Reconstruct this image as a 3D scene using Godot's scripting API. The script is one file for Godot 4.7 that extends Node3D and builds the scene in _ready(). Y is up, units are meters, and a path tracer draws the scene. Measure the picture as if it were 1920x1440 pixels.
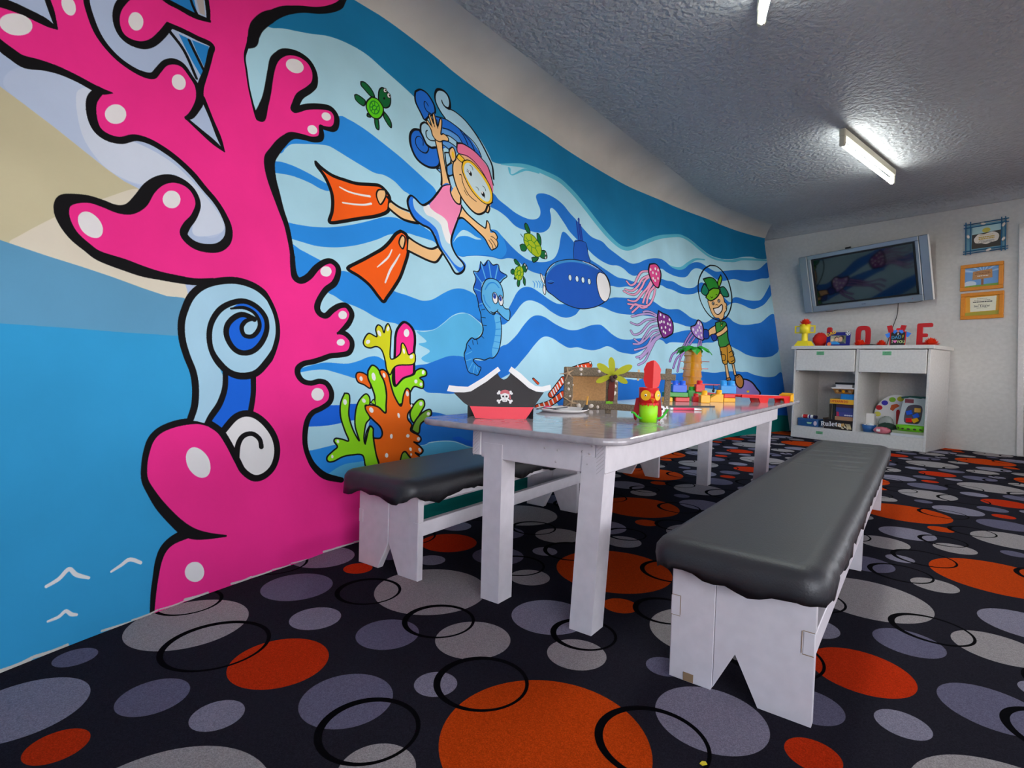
extends Node3D
# A playroom with a painted undersea wall. Metres, y up; the camera stands near the origin and looks along -z.
var M := {}
var used := {}
const EYE := 0.75
const CEIL := 2.62
const LEAN := 0.182
const MURAL_TOP := 2.8
const COVE_FROM := 2.46

# light and texture settings
const SKY_ENERGY := 14.6
const EXPOSURE := 1.0
const TUBE_GLOW := 30.0
const TUBE_LIGHT := 1.0
const MURAL_PX := 4096
const CARPET_PX := 4096
const WIN_RIGHT := [[0.4, 2.4, 0.7, 2.2], [3.3, 5.9, 0.7, 2.2]]
const WIN_REAR := [[0.4, 2.7, 0.4, 2.3]]
const CARPET_BASE := Color8(48, 46, 56)
const CARPET_RING := Color8(14, 13, 18)
const CARPET_TONES := [Color8(126, 122, 148), Color8(164, 158, 178), Color8(190, 181, 182), Color8(170, 166, 170), Color8(232, 62, 24), Color8(236, 82, 22)]

func _ready():
	# ---------------- camera, sky, exposure
	var cam := Camera3D.new()
	cam.name = "camera"
	cam.fov = 69.91
	cam.near = 0.05
	cam.far = 60.0
	cam.position = Vector3(0, EYE, 0)
	cam.rotation = Vector3(-0.036, 0, 0.0287)
	add_child(cam)
	cam.current = true
	var env := Environment.new()
	env.background_mode = Environment.BG_SKY
	var sky := Sky.new()
	var sm := ProceduralSkyMaterial.new()
	sm.sky_top_color = Color(0.80, 0.86, 0.94)
	sm.sky_horizon_color = Color(1.0, 0.97, 0.95)
	sm.ground_horizon_color = Color(0.70, 0.66, 0.62)
	sm.ground_bottom_color = Color(0.55, 0.52, 0.48)
	sm.sky_energy_multiplier = 1.0
	sky.sky_material = sm
	env.sky = sky
	env.background_energy_multiplier = SKY_ENERGY
	env.tonemap_mode = Environment.TONE_MAPPER_LINEAR
	env.tonemap_exposure = EXPOSURE
	env.sdfgi_enabled = true
	env.ssao_enabled = true
	env.ssil_enabled = true
	var we := WorldEnvironment.new()
	we.name = "world_environment"
	we.environment = env
	add_child(we)
	make_materials()
	build_room()
	build_lights()
	build_table()
	build_benches()
	build_cabinet()
	build_television()
	build_wall_pictures()
	build_table_things()
	build_cabinet_top()
	build_cabinet_inside()
	build_marks()

# ================= materials
func make_materials():
	var grain := noise_tex(3, 0.012, 512, 0.0, 1.0, 5)
	var fine := noise_tex(5, 0.05, 512, 0.0, 1.0, 4)
	var streak := noise_tex(8, 0.03, 256, 0.955, 1.0, 3, FastNoiseLite.TYPE_SIMPLEX_SMOOTH, Vector2(4, 0.5))
	var rub := noise_tex(9, 0.03, 512, 0.93, 1.0, 5)
	M.grain = grain
	M.fine = fine
	M.plaster = bump(tri(mat(rgb(222, 219, 214), 0.75), 1.2, true), grain, 0.5)
	M.plaster.albedo_texture = rub
	M.endwall = bump(tri(mat(rgb(212, 210, 207), 0.8), 1.5, true), fine, 0.10)
	M.endwall.albedo_texture = rub
	M.ceiling = bump(tri(mat(rgb(182, 182, 184), 0.5), 0.9, true), noise_tex(21, 0.02, 1024, 0.0, 1.0, 5, FastNoiseLite.TYPE_SIMPLEX, Vector2(1, 0.4)), 0.9)
	M.ceiling.albedo_texture = rub
	M.outside = mat(rgb(190, 186, 180), 0.9)
	M.white_wood = bump(tri(mat(rgb(226, 219, 224), 0.45), 2.5), streak, 0.06)
	M.white_wood.albedo_texture = streak
	M.white_paint = tri(mat(rgb(228, 224, 222), 0.42), 2.0)
	M.white_paint.albedo_texture = rub
	M.cabinet = tri(mat(rgb(222, 219, 215), 0.5), 2.0)
	M.cabinet.albedo_texture = rub
	M.grey_top = tri(mat(rgb(186, 180, 186), 0.11), 1.6)
	M.grey_top.metallic_specular = 0.45
	M.grey_top.albedo_texture = noise_tex(31, 0.02, 512, 0.86, 1.0, 5)
	M.vinyl = bump(tri(mat(rgb(50, 50, 54), 0.46), 6.0), fine, 0.03)
	M.board = tri(mat(rgb(206, 160, 92), 0.7), 3.0)
	M.nail = mat(rgb(196, 188, 190), 0.4)
	M.silver = mat(rgb(150, 158, 166), 0.34, 0.55)
	M.silver_side = mat(rgb(120, 124, 130), 0.5, 0.2)
	M.screen = mat(rgb(12, 13, 16), 0.06)
	M.screen.clearcoat_enabled = true
	M.screen.clearcoat = 0.6
	M.screen.clearcoat_roughness = 0.04
	M.dark = mat(rgb(12, 12, 13), 0.5)
	M.black = mat(rgb(24, 24, 26), 0.6)
	M.felt = bump(tri(mat(rgb(62, 60, 62), 0.9), 20.0), fine, 0.05)
	M.white = mat(rgb(240, 240, 240), 0.55)
	M.paper = mat(rgb(236, 232, 230), 0.7)
	M.red_card = mat(rgb(236, 32, 62), 0.5)
	M.red = mat(rgb(222, 22, 26), 0.42)
	M.red_dark = mat(rgb(150, 14, 26), 0.8)
	M.red_letter = mat(rgb(196, 22, 30), 0.55)
	M.orange = mat(rgb(255, 140, 20), 0.5)
	M.yellow = mat(rgb(250, 190, 20), 0.5)
	M.cup = mat(rgb(246, 224, 40), 0.45)
	M.lime = bump(tri(mat(rgb(160, 236, 20), 0.5), 8.0), streak, 0.1)
	M.green_fuzz = bump(tri(mat(rgb(70, 220, 60), 0.9), 30.0), fine, 0.15)
	M.foam_leaf = bump(tri(mat(rgb(214, 220, 48), 0.7), 25.0), fine, 0.15)
	M.trunk = bump(tri(mat(rgb(128, 48, 40), 0.55), 30.0), fine, 0.15)
	M.driftwood = bump(tri(mat(rgb(160, 142, 118), 0.85), 12.0), streak, 0.25)
	M.driftwood.albedo_texture = noise_tex(41, 0.05, 256, 0.6, 1.0, 4, FastNoiseLite.TYPE_SIMPLEX_SMOOTH, Vector2(1, 4))
	M.panel = tri(mat(rgb(196, 144, 84), 0.6), 8.0)
	M.panel.albedo_texture = noise_tex(42, 0.04, 256, 0.85, 1.0, 4, FastNoiseLite.TYPE_SIMPLEX_SMOOTH, Vector2(0.5, 4))
	M.shell = mat(rgb(236, 224, 212), 0.35)
	M.star = bump(tri(mat(rgb(190, 160, 128), 0.8), 30.0), fine, 0.1)
	M.coconut = mat(rgb(72, 50, 46), 0.7)
	M.grass = mat(rgb(130, 210, 40), 0.7)
	M.b_blue = mat(rgb(32, 96, 226), 0.3)
	M.b_sky = mat(rgb(44, 150, 226), 0.3)
	M.b_red = mat(rgb(222, 20, 24), 0.3)
	M.b_green = mat(rgb(30, 150, 34), 0.3)
	M.b_yellow = mat(rgb(252, 182, 14), 0.3)
	M.leaf = mat(rgb(28, 160, 44), 0.4)
	M.amber = mat(Color(0.95, 0.66, 0.10, 0.62), 0.12)
	M.amber.transparency = BaseMaterial3D.TRANSPARENCY_ALPHA
	M.amber_rib = mat(rgb(206, 140, 20), 0.2)
	M.stick = mat(rgb(255, 120, 110), 0.4)
	M.pink_pen = mat(rgb(244, 50, 100), 0.4)
	M.brush_wood = mat(rgb(240, 176, 72), 0.5)
	M.navy = mat(rgb(22, 20, 120), 0.5)
	M.flower = mat(rgb(246, 64, 20), 0.7)
	M.pom = mat(rgb(214, 30, 22), 0.8)
	M.blue_paper = mat(rgb(52, 128, 232), 0.6)
	M.label = mat(rgb(104, 176, 128), 0.7)
	M.ink = mat(rgb(34, 60, 44), 0.8)
	M.frame_orange = tri(mat(rgb(226, 140, 26), 0.5), 5.0)
	M.frame_orange.albedo_texture = streak
	M.blue_stick = mat(rgb(26, 98, 140), 0.6)
	M.paint_chip = mat(rgb(150, 122, 92), 0.8)
	M.cable = mat(rgb(14, 14, 16), 0.5)
	M.beige_metal = mat(rgb(200, 196, 176), 0.5)
	M.tube = mat(rgb(255, 255, 255), 0.4)
	M.tube.emission_enabled = true
	M.tube.emission = Color(0.97, 1.0, 0.99)
	M.tube.emission_energy_multiplier = TUBE_GLOW
	M.pane = mat(Color(0.95, 0.98, 1.0, 0.06), 0.02)
	M.pane.transparency = BaseMaterial3D.TRANSPARENCY_ALPHA

# ================= the curved painted wall
var wc: PackedVector2Array
var wn: PackedVector2Array
var ws: PackedFloat32Array

func make_wall_curve():
	var base := [Vector2(-2.12, -1.1), Vector2(-1.75, -0.19), Vector2(-1.42, 0.63), Vector2(-1.168, 1.248), Vector2(-1.035, 1.53), Vector2(-0.905, 1.765), Vector2(-0.765, 1.99), Vector2(-0.615, 2.235), Vector2(0.1, 3.16), Vector2(0.83, 4.10), Vector2(1.58, 5.07), Vector2(2.327, 6.02), Vector2(2.93, 6.56), Vector2(3.28, 6.83), Vector2(3.586, 7.04)]
	var q := [2.0 * base[0] - base[1]] + base + [2.0 * base[-1] - base[-2]]
	var c := []
	for i in range(1, q.size() - 2):
		for k in 12:
			var t := k / 12.0
			c.append(0.5 * (2.0 * q[i] + (q[i + 1] - q[i - 1]) * t + (2.0 * q[i - 1] - 5.0 * q[i] + 4.0 * q[i + 1] - q[i + 2]) * t * t + (3.0 * q[i] - q[i - 1] - 3.0 * q[i + 1] + q[i + 2]) * t * t * t))
	c.append(base[-1])
	var s := 0.0
	for i in c.size():
		if i > 0:
			s += c[i].distance_to(c[i - 1])
		var d: Vector2 = (c[mini(i + 1, c.size() - 1)] - c[maxi(i - 1, 0)]).normalized()
		wc.append(c[i])
		wn.append(Vector2(-d.y, d.x))
		ws.append(s)

func wall_at(s: float, t: float, back := 0.0) -> Vector3:
	var i := ws.bsearch(s) - 1
	i = clampi(i, 0, ws.size() - 2)
	var f := (s - ws[i]) / (ws[i + 1] - ws[i])
	var b := wc[i].lerp(wc[i + 1], f)
	var n := wn[i].lerp(wn[i + 1], f)
	var y := t
	var out := LEAN * t
	if t > COVE_FROM:
		var a := clampf((t - COVE_FROM) / (MURAL_TOP - 0.02 - COVE_FROM), 0.0, 1.0) * PI / 2
		y = COVE_FROM + (CEIL - COVE_FROM) * sin(a)
		out = LEAN * COVE_FROM - 0.24 * (1.0 - cos(a))
	var p := b + n * (out + back)
	return Vector3(p.x, y, -p.y)

func paint_mural(im: Image, s0: float, s1: float):
	var kx := im.get_width() / (s1 - s0) / 1000.0
	var ky := im.get_height() / MURAL_TOP / 1000.0
	var ox := s0 * 1000.0
	var h := float(im.get_height())
	var pal := []
	for c in MURAL_COLOURS:
		pal.append(c)
	var i := 0
	var D := MURAL
	while i < D.size():
		var kind := D[i]
		var col: Color = pal[D[i + 1]]
		var sm := D[i + 2]
		var n := D[i + 3]
		i += 4
		var step := 3 if kind == 1 else 2
		var lo := 1e9
		var hi := -1e9
		for k in n:
			lo = minf(lo, D[i + k * step])
			hi = maxf(hi, D[i + k * step])
		if hi < ox - 200.0 or lo > s1 * 1000.0 + 200.0:
			i += n * step
			continue
		var pts := []
		for k in n:
			var at := i + k * step
			pts.append(Vector3((D[at] - ox) * kx, h - D[at + 1] * ky, D[at + 2] * 0.5 if kind == 1 else 0.0))
		i += n * step
		if kind == 0:
			if sm == 1:
				pts = curve(pts, true, 6)
			var p := PackedVector2Array()
			for v in pts:
				p.append(Vector2(v.x, v.y))
			fill_poly(im, p, col)
		else:
			pts = curve(pts, false, 6)
			var wide := sm / 100.0
			var prev := Vector3.ZERO
			for k in pts.size():
				var v: Vector3 = pts[k]
				fill_ring(im, Vector2(v.x, v.y), v.z * kx * wide, v.z * ky, col)
				if k > 0:
					# a flat brush: a little wider along the wall than up it
					var d := Vector2((v.x - prev.x) / kx / wide, (v.y - prev.y) / ky)
					if d.length() > 0.01:
						var e := Vector2(-d.y, d.x).normalized()
						var a := Vector2(e.x * kx * wide, e.y * ky)
						fill_poly(im, PackedVector2Array([Vector2(prev.x, prev.y) + a * prev.z, Vector2(v.x, v.y) + a * v.z, Vector2(v.x, v.y) - a * v.z, Vector2(prev.x, prev.y) - a * prev.z]), col)
				prev = v

func mural_piece(st: SurfaceTool, s0: float, s1: float, u0: float, u1: float):
	var ns := int(ceil((s1 - s0) / 0.08))
	var ts := []
	for k in 25:
		ts.append(COVE_FROM * k / 24.0)
	for k in 10:
		ts.append(COVE_FROM + (MURAL_TOP - 0.02 - COVE_FROM) * (k + 1) / 10.0)
	for a in ns:
		for b in ts.size() - 1:
			var q := []
			for e in [[a, b], [a + 1, b], [a + 1, b + 1], [a, b + 1]]:
				q.append([s0 + (s1 - s0) * e[0] / ns, ts[e[1]]])
			for k in [0, 2, 1, 0, 3, 2]:
				st.set_uv(Vector2((q[k][0] - u0) / (u1 - u0), 1.0 - q[k][1] / MURAL_TOP))
				st.add_vertex(wall_at(q[k][0], q[k][1]))

func build_room():
	make_wall_curve()
	# ---- painted wall in four stretches, each with its own painting
	var root := Node3D.new()
	root.name = "wall_left"
	root.set_meta("kind", "structure")
	root.set_meta("label", "curved wall painted with an undersea mural of pink coral and divers")
	add_child(root)
	var full: float = ws[ws.size() - 1]
	var cuts := [0.0, 2.4, 4.95, 7.5, full + 0.001]
	var mottle := noise_tex(55, 0.006, 512, 0.90, 1.0, 5)
	for k in 4:
		var big := MURAL_PX if k > 0 else MURAL_PX / 4
		var im := Image.create_empty(big, big, false, Image.FORMAT_RGB8)
		paint_mural(im, cuts[k], cuts[k + 1])
		im.shrink_x2()
		var m := mat(Color.WHITE, 0.72)
		m.metallic_specular = 0.25
		m.albedo_texture = ImageTexture.create_from_image(im)
		m.texture_repeat = false
		m.detail_enabled = true
		m.detail_albedo = mottle
		m.detail_blend_mode = BaseMaterial3D.BLEND_MODE_MUL
		bump(m, M.fine, 0.10)
		var st := surf(true)
		mural_piece(st, cuts[k], minf(cuts[k + 1], full), cuts[k], cuts[k + 1])
		obj("painted_surface", st, m, root)
	# masonry behind the paint
	var st := surf()
	for a in 40:
		var s0 := full * a / 40.0
		var s1 := full * (a + 1) / 40.0
		var q := [wall_at(s0, 0, 0.16), wall_at(s1, 0, 0.16), wall_at(s1, 2.46, 0.16), wall_at(s0, 2.46, 0.16)]
		for k in [0, 1, 2, 0, 2, 3]:
			st.add_vertex(q[k])
		var r := [q[3], q[2], q[2] + Vector3(0, 0.3, 0), q[3] + Vector3(0, 0.3, 0)]
		for k in [0, 1, 2, 0, 2, 3]:
			st.add_vertex(r[k])
	obj("masonry", st, M.outside, root)
	# ---- carpet
	var cell := carpet_picture()
	var cm := mat(Color.WHITE, 0.95)
	cm.albedo_texture = cell
	cm.detail_enabled = true
	cm.detail_albedo = noise_tex(61, 0.22, 512, 0.68, 1.0, 3, FastNoiseLite.TYPE_VALUE)
	cm.detail_blend_mode = BaseMaterial3D.BLEND_MODE_MUL
	cm.detail_uv_layer = BaseMaterial3D.DETAIL_UV_2
	cm.metallic_specular = 0.1
	var inv := Transform2D(Vector2(CB.x, CB.y), Vector2(CC.x, CC.y), Vector2.ZERO).affine_inverse()
	st = surf()
	for x in range(-4, 8):
		for z in range(-3, 9):
			var q := [Vector2(x, z), Vector2(x + 1, z), Vector2(x + 1, z + 1), Vector2(x, z + 1)]
			for k in [0, 2, 1, 0, 3, 2]:
				st.set_uv(inv * q[k])
				st.set_uv2(q[k] * 5.0)
				st.add_vertex(Vector3(q[k].x, 0, -q[k].y))
	var fl := struct("floor", st, cm)
	fl.set_meta("label", "dark carpet printed with grey, orange and red circles")
	abox("slab", fl, Vector3(2, -0.11, -3), Vector3(13, 0.2, 13), M.outside, 0.0)
	# ---- ceiling
	st = surf()
	box(st, Vector3(2, CEIL + 0.1, -3), Vector3(14, 0.2, 14))
	struct("ceiling", st, M.ceiling)
	# ---- end wall, in its own axes: x to the right, z into the room
	var ew := Node3D.new()
	ew.name = "wall_far"
	ew.set_meta("kind", "structure")
	add_child(ew)
	ew.position = Vector3(4.577, 0, -5.757)
	ew.rotation.y = -EWY
	abox("plaster_face", ew, Vector3(-0.32, 1.31, -0.1), Vector3(4.2, 2.62, 0.2), M.endwall, 0.0)
	st = surf(true)
	var prof := []
	for k in 9:
		var a := PI / 2 * k / 8.0
		prof.append(Vector2(0.015 + 0.24 * (1.0 - cos(a)), 2.495 + (CEIL - 2.495) * sin(a)))
	prof.push_front(Vector2(0.0, 2.49))
	for k in prof.size() - 1:
		for j in 14:
			var xa := -2.35 + 4.1 * j / 14.0
			var xb := -2.35 + 4.1 * (j + 1) / 14.0
			var q := [Vector3(xa, prof[k].y, prof[k].x), Vector3(xb, prof[k].y, prof[k].x), Vector3(xb, prof[k + 1].y, prof[k + 1].x), Vector3(xa, prof[k + 1].y, prof[k + 1].x)]
			for i in [0, 2, 1, 0, 3, 2]:
				st.add_vertex(q[i])
	obj("plaster_cove", st, M.ceiling, ew)
	# door at the right edge of the picture
	var dr := Node3D.new()
	dr.name = "door_1"
	dr.set_meta("kind", "structure")
	add_child(dr)
	dr.transform = ew.transform * Transform3D(Basis(Vector3.BACK, 0.038), Vector3(0.565, 0, 0))
	abox("frame_post", dr, Vector3(0.025, 1.12, 0.02), Vector3(0.05, 2.24, 0.04), M.white_paint, 0.006)
	abox("frame_head", dr, Vector3(0.48, 2.22, 0.02), Vector3(0.96, 0.05, 0.04), M.white_paint, 0.006)
	abox("dark_gap", dr, Vector3(0.054, 1.1, 0.006), Vector3(0.008, 2.18, 0.012), M.dark, 0.0)
	abox("door_leaf", dr, Vector3(0.48, 1.1, 0.012), Vector3(0.84, 2.16, 0.024), M.white_paint, 0.004)
	st = surf()
	box(st, Vector3(0.07, 1.12, 0.03), Vector3(0.02, 0.09, 0.02), 0.003)
	obj("hinge", st, M.beige_metal, dr)
	# ---- the two walls outside the picture, with the windows that light the room
	walls_with_windows()

func wall_run(called: String, a: Vector2, b: Vector2, wins: Array, first_window: int) -> Node3D:
	var n := Node3D.new()
	n.name = called
	n.set_meta("kind", "structure")
	add_child(n)
	var d := b - a
	var L := d.length()
	n.position = Vector3(a.x, 0, -a.y)
	n.rotation.y = atan2(d.y, d.x)
	# local x runs along the wall from a to b
	var x := 0.0
	for w in wins:
		abox("pier", n, Vector3((x + w[0]) / 2, CEIL / 2, 0), Vector3(w[0] - x, CEIL, 0.2), M.endwall, 0.0)
		if w[2] > 0.01:
			abox("parapet", n, Vector3((w[0] + w[1]) / 2, w[2] / 2, 0), Vector3(w[1] - w[0], w[2], 0.2), M.endwall, 0.0)
		abox("lintel", n, Vector3((w[0] + w[1]) / 2, (w[3] + CEIL) / 2, 0), Vector3(w[1] - w[0], CEIL - w[3], 0.2), M.endwall, 0.0)
		x = w[1]
	abox("pier", n, Vector3((x + L) / 2, CEIL / 2, 0), Vector3(L - x, CEIL, 0.2), M.endwall, 0.0)
	for w in wins:
		var win := Node3D.new()
		win.name = "window_%d" % first_window
		first_window += 1
		win.set_meta("kind", "structure")
		add_child(win)
		win.transform = n.transform
		var cx: float = (w[0] + w[1]) / 2
		var cy: float = (w[2] + w[3]) / 2
		for sx in [w[0] + 0.025, cx, w[1] - 0.025]:
			abox("frame_bar", win, Vector3(sx, cy, 0), Vector3(0.05, w[3] - w[2], 0.06), M.white_paint, 0.004)
		for sy in [w[2] + 0.025, w[3] - 0.025]:
			abox("frame_bar", win, Vector3(cx, sy, 0), Vector3(w[1] - w[0], 0.05, 0.06), M.white_paint, 0.004)
		for sx in [[w[0], cx], [cx, w[1]]]:
			abox("pane", win, Vector3((sx[0] + sx[1]) / 2, cy, 0), Vector3(sx[1] - sx[0] - 0.05, w[3] - w[2] - 0.05, 0.005), M.pane, 0.0)
	return n

func walls_with_windows():
	wall_run("wall_right", Vector2(5.61, 4.41), Vector2(2.75, -1.3), WIN_RIGHT, 1)
	wall_run("wall_rear", Vector2(2.85, -1.3), Vector2(-2.6, -1.3), WIN_REAR, 1 + WIN_RIGHT.size())

# ================= carpet print
const CB := Vector2(1.943, 0.047) * 0.75
const CC := Vector2(0.413, 1.246) * 0.75

func carpet_picture() -> ImageTexture:
	var px := CARPET_PX
	var im := Image.create_empty(px, px, false, Image.FORMAT_RGB8)
	im.fill(CARPET_BASE)
	var inv := Transform2D(CB, CC, Vector2.ZERO).affine_inverse()
	var spots := [[0.968, 0.455, 0.045, 0], [0.182, 0.120, 0.051, 4], [0.331, 0.225, 0.052, 1], [0.603, 0.358, 0.050, 1], [0.859, 0.83, 0.054, 5], [0.200, 0.29, 0.07, 0], [0.262, 0.70, 0.071, 1], [0.618, 0.063, 0.071, 2], [0.808, 0.512, 0.077, 2], [0.437, 0.609, 0.085, 0], [0.489, 0.29, 0.10, 0], [0.604, 0.585, 0.102, 2], [0.117, 0.938, 0.111, 0], [0.72, 0.741, 0.113, 1], [0.045, 0.238, 0.116, 1], [0.312, 0.448, 0.116, 4], [0.04, 0.655, 0.152, 2], [0.42, 0.93, 0.182, 2], [0.813, 0.155, 0.21, 5]]
	var rings := [[0.159, 0.534, 0.131], [0.286, 0.913, 0.105], [0.506, 0.70, 0.105], [0.673, 0.37, 0.112], [0.561, 0.186, 0.105], [0.805, 0.63, 0.093], [0.961, 0.158, 0.114], [0.955, 0.80, 0.095]]
	for s in spots:
		lay(im, inv, CB * s[0] + CC * s[1], s[2], CARPET_TONES[s[3]])
	for r in rings:
		var c: Vector2 = CB * r[0] + CC * r[1]
		ring(im, inv, c, r[2], c + Vector2(0.004, -0.003), r[2] - 0.0125, CARPET_RING)
	im.shrink_x2()
	return ImageTexture.create_from_image(im)

func lay(im: Image, inv: Transform2D, c: Vector2, r: float, col: Color):
	for du in [-1, 0, 1]:
		for dv in [-1, 0, 1]:
			var p := PackedVector2Array()
			for k in 72:
				p.append((inv * (c + Vector2.from_angle(TAU * k / 72.0) * r) + Vector2(du, dv)) * im.get_width())
			fill_poly(im, p, col)

func ring(im: Image, inv: Transform2D, c: Vector2, r: float, c2: Vector2, r2: float, col: Color):
	for du in [-1, 0, 1]:
		for dv in [-1, 0, 1]:
			for k in 72:
				var p := PackedVector2Array()
				for e in [[c, r, k], [c, r, k + 1], [c2, r2, k + 1], [c2, r2, k]]:
					p.append((inv * (e[0] + Vector2.from_angle(TAU * e[2] / 72.0) * e[1]) + Vector2(du, dv)) * im.get_width())
				fill_poly(im, p, col)

# ================= lamps
func build_lights():
	tube_lamp(Vector3(2.46, 2.49, -4.24), Vector3(3.38, 2.49, -5.03), "fluorescent tube lamp on the ceiling in front of the television wall")
	tube_lamp(Vector3(0.88, 2.49, -1.76), Vector3(1.19, 2.49, -2.80), "fluorescent tube lamp on the ceiling cut off by the picture's top edge")

func tube_lamp(a: Vector3, b: Vector3, label: String):
	var mid := (a + b) / 2
	var d := b - a
	var L := d.length()
	var t := thing("tube_lamp", label, "ceiling lamp", Vector3(mid.x, 2.49, mid.z), atan2(-d.z, d.x), "ceiling tube lamps")
	abox("batten", t, Vector3(0, 0.085, 0), Vector3(L + 0.05, 0.06, 0.045), M.beige_metal, 0.006)
	for s in [-1, 1]:
		abox("lamp_holder", t, Vector3(s * (L / 2 + 0.005), 0.03, 0), Vector3(0.03, 0.09, 0.04), M.beige_metal, 0.006)
	var st := surf(true)
	tube(st, [Vector3(-L / 2, 0, 0), Vector3(0, 0, 0), Vector3(L / 2, 0, 0)], 0.016, 12)
	obj("glowing_tube", st, M.tube, t)
	st = surf()
	prism(st, v2([[-0.02, 0.0], [0.03, 0.0], [0.02, 0.02], [-0.02, 0.03]]), -0.004, 0.004, Transform3D(Basis(), Vector3(0.12, 0.095, -0.035)))
	obj("clip", st, M.beige_metal, t)
	var al := AreaLight3D.new()
	al.name = "tube_light"
	al.area_size = Vector2(L, 0.03)
	al.light_energy = TUBE_LIGHT
	al.light_color = Color(0.96, 1.0, 0.98)
	al.shadow_enabled = true
	t.add_child(al)
	al.position = Vector3(0, -0.022, 0)
	al.rotation = Vector3(-PI / 2, 0, 0)

# ================= table; its own axes: x to the right, -z along its length, origin on the floor under the near right apron corner
const TAB := Vector3(0.2621, 0, -1.4845)
const TABY := 0.6287
const TT := 0.566

func table_point(u: float, v: float, y := TT) -> Vector3:
	return TAB + Basis(Vector3.UP, -TABY) * Vector3(-v, y, -u)

func rounded(x0: float, y0: float, x1: float, y1: float, r: float, n := 8) -> Array:
	var p := []
	for c in [[x1 - r, y1 - r, 0.0], [x0 + r, y1 - r, PI / 2], [x0 + r, y0 + r, PI], [x1 - r, y0 + r, PI * 1.5]]:
		for k in n + 1:
			var a: float = c[2] + PI / 2 * k / n
			p.append(Vector2(c[0] + r * cos(a), c[1] + r * sin(a)))
	return p

# a board with a rounded edge, from an outline in x and -z; y runs from y0 to y1
func slab(st: SurfaceTool, outline: Array, y0: float, y1: float, round_: float, steps := 4):
	var rings := []
	var half := (y1 - y0) / 2
	for k in steps * 2 + 1:
		var a := -PI / 2 + PI * k / (steps * 2)
		rings.append([round_ * (1.0 - cos(a)), (y0 + y1) / 2 + half * sin(a)])
	var c := Vector2.ZERO
	for p in outline:
		c += p
	c /= outline.size()
	var n := outline.size()
	var inset := func(i, d):
		var a: Vector2 = outline[(i - 1 + n) % n]
		var b: Vector2 = outline[(i + 1) % n]
		var t := (b - a).normalized()
		return outline[i] + Vector2(-t.y, t.x) * d
	var prev := []
	for r in rings:
		var now := []
		for i in n:
			var q: Vector2 = inset.call(i, r[0])
			now.append(Vector3(q.x, r[1], -q.y))
		if prev.size():
			for i in n:
				var j := (i + 1) % n
				for v in [prev[i], now[j], prev[j], prev[i], now[i], now[j]]:
					st.add_vertex(v)
		prev = now
	for e in [0, rings.size() - 1]:
		var y: float = rings[e][1]
		for i in n:
			var q: Vector2 = inset.call(i, rings[e][0])
			var s: Vector2 = inset.call((i + 1) % n, rings[e][0])
			st.add_vertex(Vector3(c.x, y, -c.y))
			if e == 0:
				st.add_vertex(Vector3(q.x, y, -q.y))
				st.add_vertex(Vector3(s.x, y, -s.y))
			else:
				st.add_vertex(Vector3(s.x, y, -s.y))
				st.add_vertex(Vector3(q.x, y, -q.y))

func build_table():
	var t := thing("play_table", "long low white wooden table with a glossy grey rounded top", "table", TAB, -TABY)
	var st := surf()
	slab(st, rounded(-0.655, -0.09, 0.075, 2.74, 0.085, 10), 0.546, TT, 0.008)
	obj("tabletop", st, M.grey_top, t)
	# long boards run past the end boards, so their end grain shows at the corners
	abox("apron_board", t, Vector3(-0.0175, 0.5015, -1.1765), Vector3(0.035, 0.089, 2.353), M.white_wood, 0.003)
	abox("apron_board", t, Vector3(-0.4582, 0.5015, -1.1765), Vector3(0.035, 0.089, 2.353), M.white_wood, 0.003)
	abox("apron_board", t, Vector3(-0.238, 0.4985, -0.017), Vector3(0.4055, 0.093, 0.03), M.white_wood, 0.003)
	abox("apron_board", t, Vector3(-0.238, 0.5015, -2.336), Vector3(0.4055, 0.089, 0.03), M.white_wood, 0.003)
	for L in [[-0.064, -0.0375, -0.038, -0.0345, -0.035, -0.002], [-0.3885, -0.0345, -0.39, -0.0345, -0.39, 0], [-0.413, -2.286, -0.41, -2.284, -0.41, 0], [-0.07, -2.286, -0.058, -2.284, -0.058, 0]]:
		st = surf()
		post(st, Vector3(L[0], 0.0, L[1]), Vector3(L[2], 0.5, L[3]), 0.071, 0.071)
		obj("leg", st, M.white_wood, t)
	for p in [[-0.045, 0.53], [-0.075, 0.512], [-0.052, 0.508], [-0.058, 0.478], [-0.20, 0.508], [-0.155, 0.506], [-0.16, 0.472]]:
		st = surf(true)
		ball(st, Vector3(p[0], p[1], -0.0005), Vector3(0.0035, 0.0035, 0.002), 8)
		obj("nail_head", st, M.nail, t)
	# end grain of the two long boards, cut a little proud
	for x in [-0.0175, -0.4582]:
		for k in 8:
			st = surf()
			box(st, Vector3(x, 0.465 + k * 0.0105, 0.0006), Vector3(0.031, 0.0016, 0.0018), 0.0, Basis(Vector3.BACK, 0.75))
			obj("saw_ridge", st, M.nail, t)

# ================= benches
const CUSHION_Y := 0.318

func build_benches():
	bench(Vector3(0.65205, 0, -1.13468), 0.6425, 0.3096, [0.0, 1.165, 2.341], 0.205, 0.158, "white bench with black vinyl cushion in the right foreground, near the open floor", true)
	bench(Vector3(-0.3042, 0, -1.84478), 0.6099, 0.3029, [0.0, 1.135, 2.31], 0.152, 0.146, "white bench with black vinyl cushion against the painted wall, behind the table", false)

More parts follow.
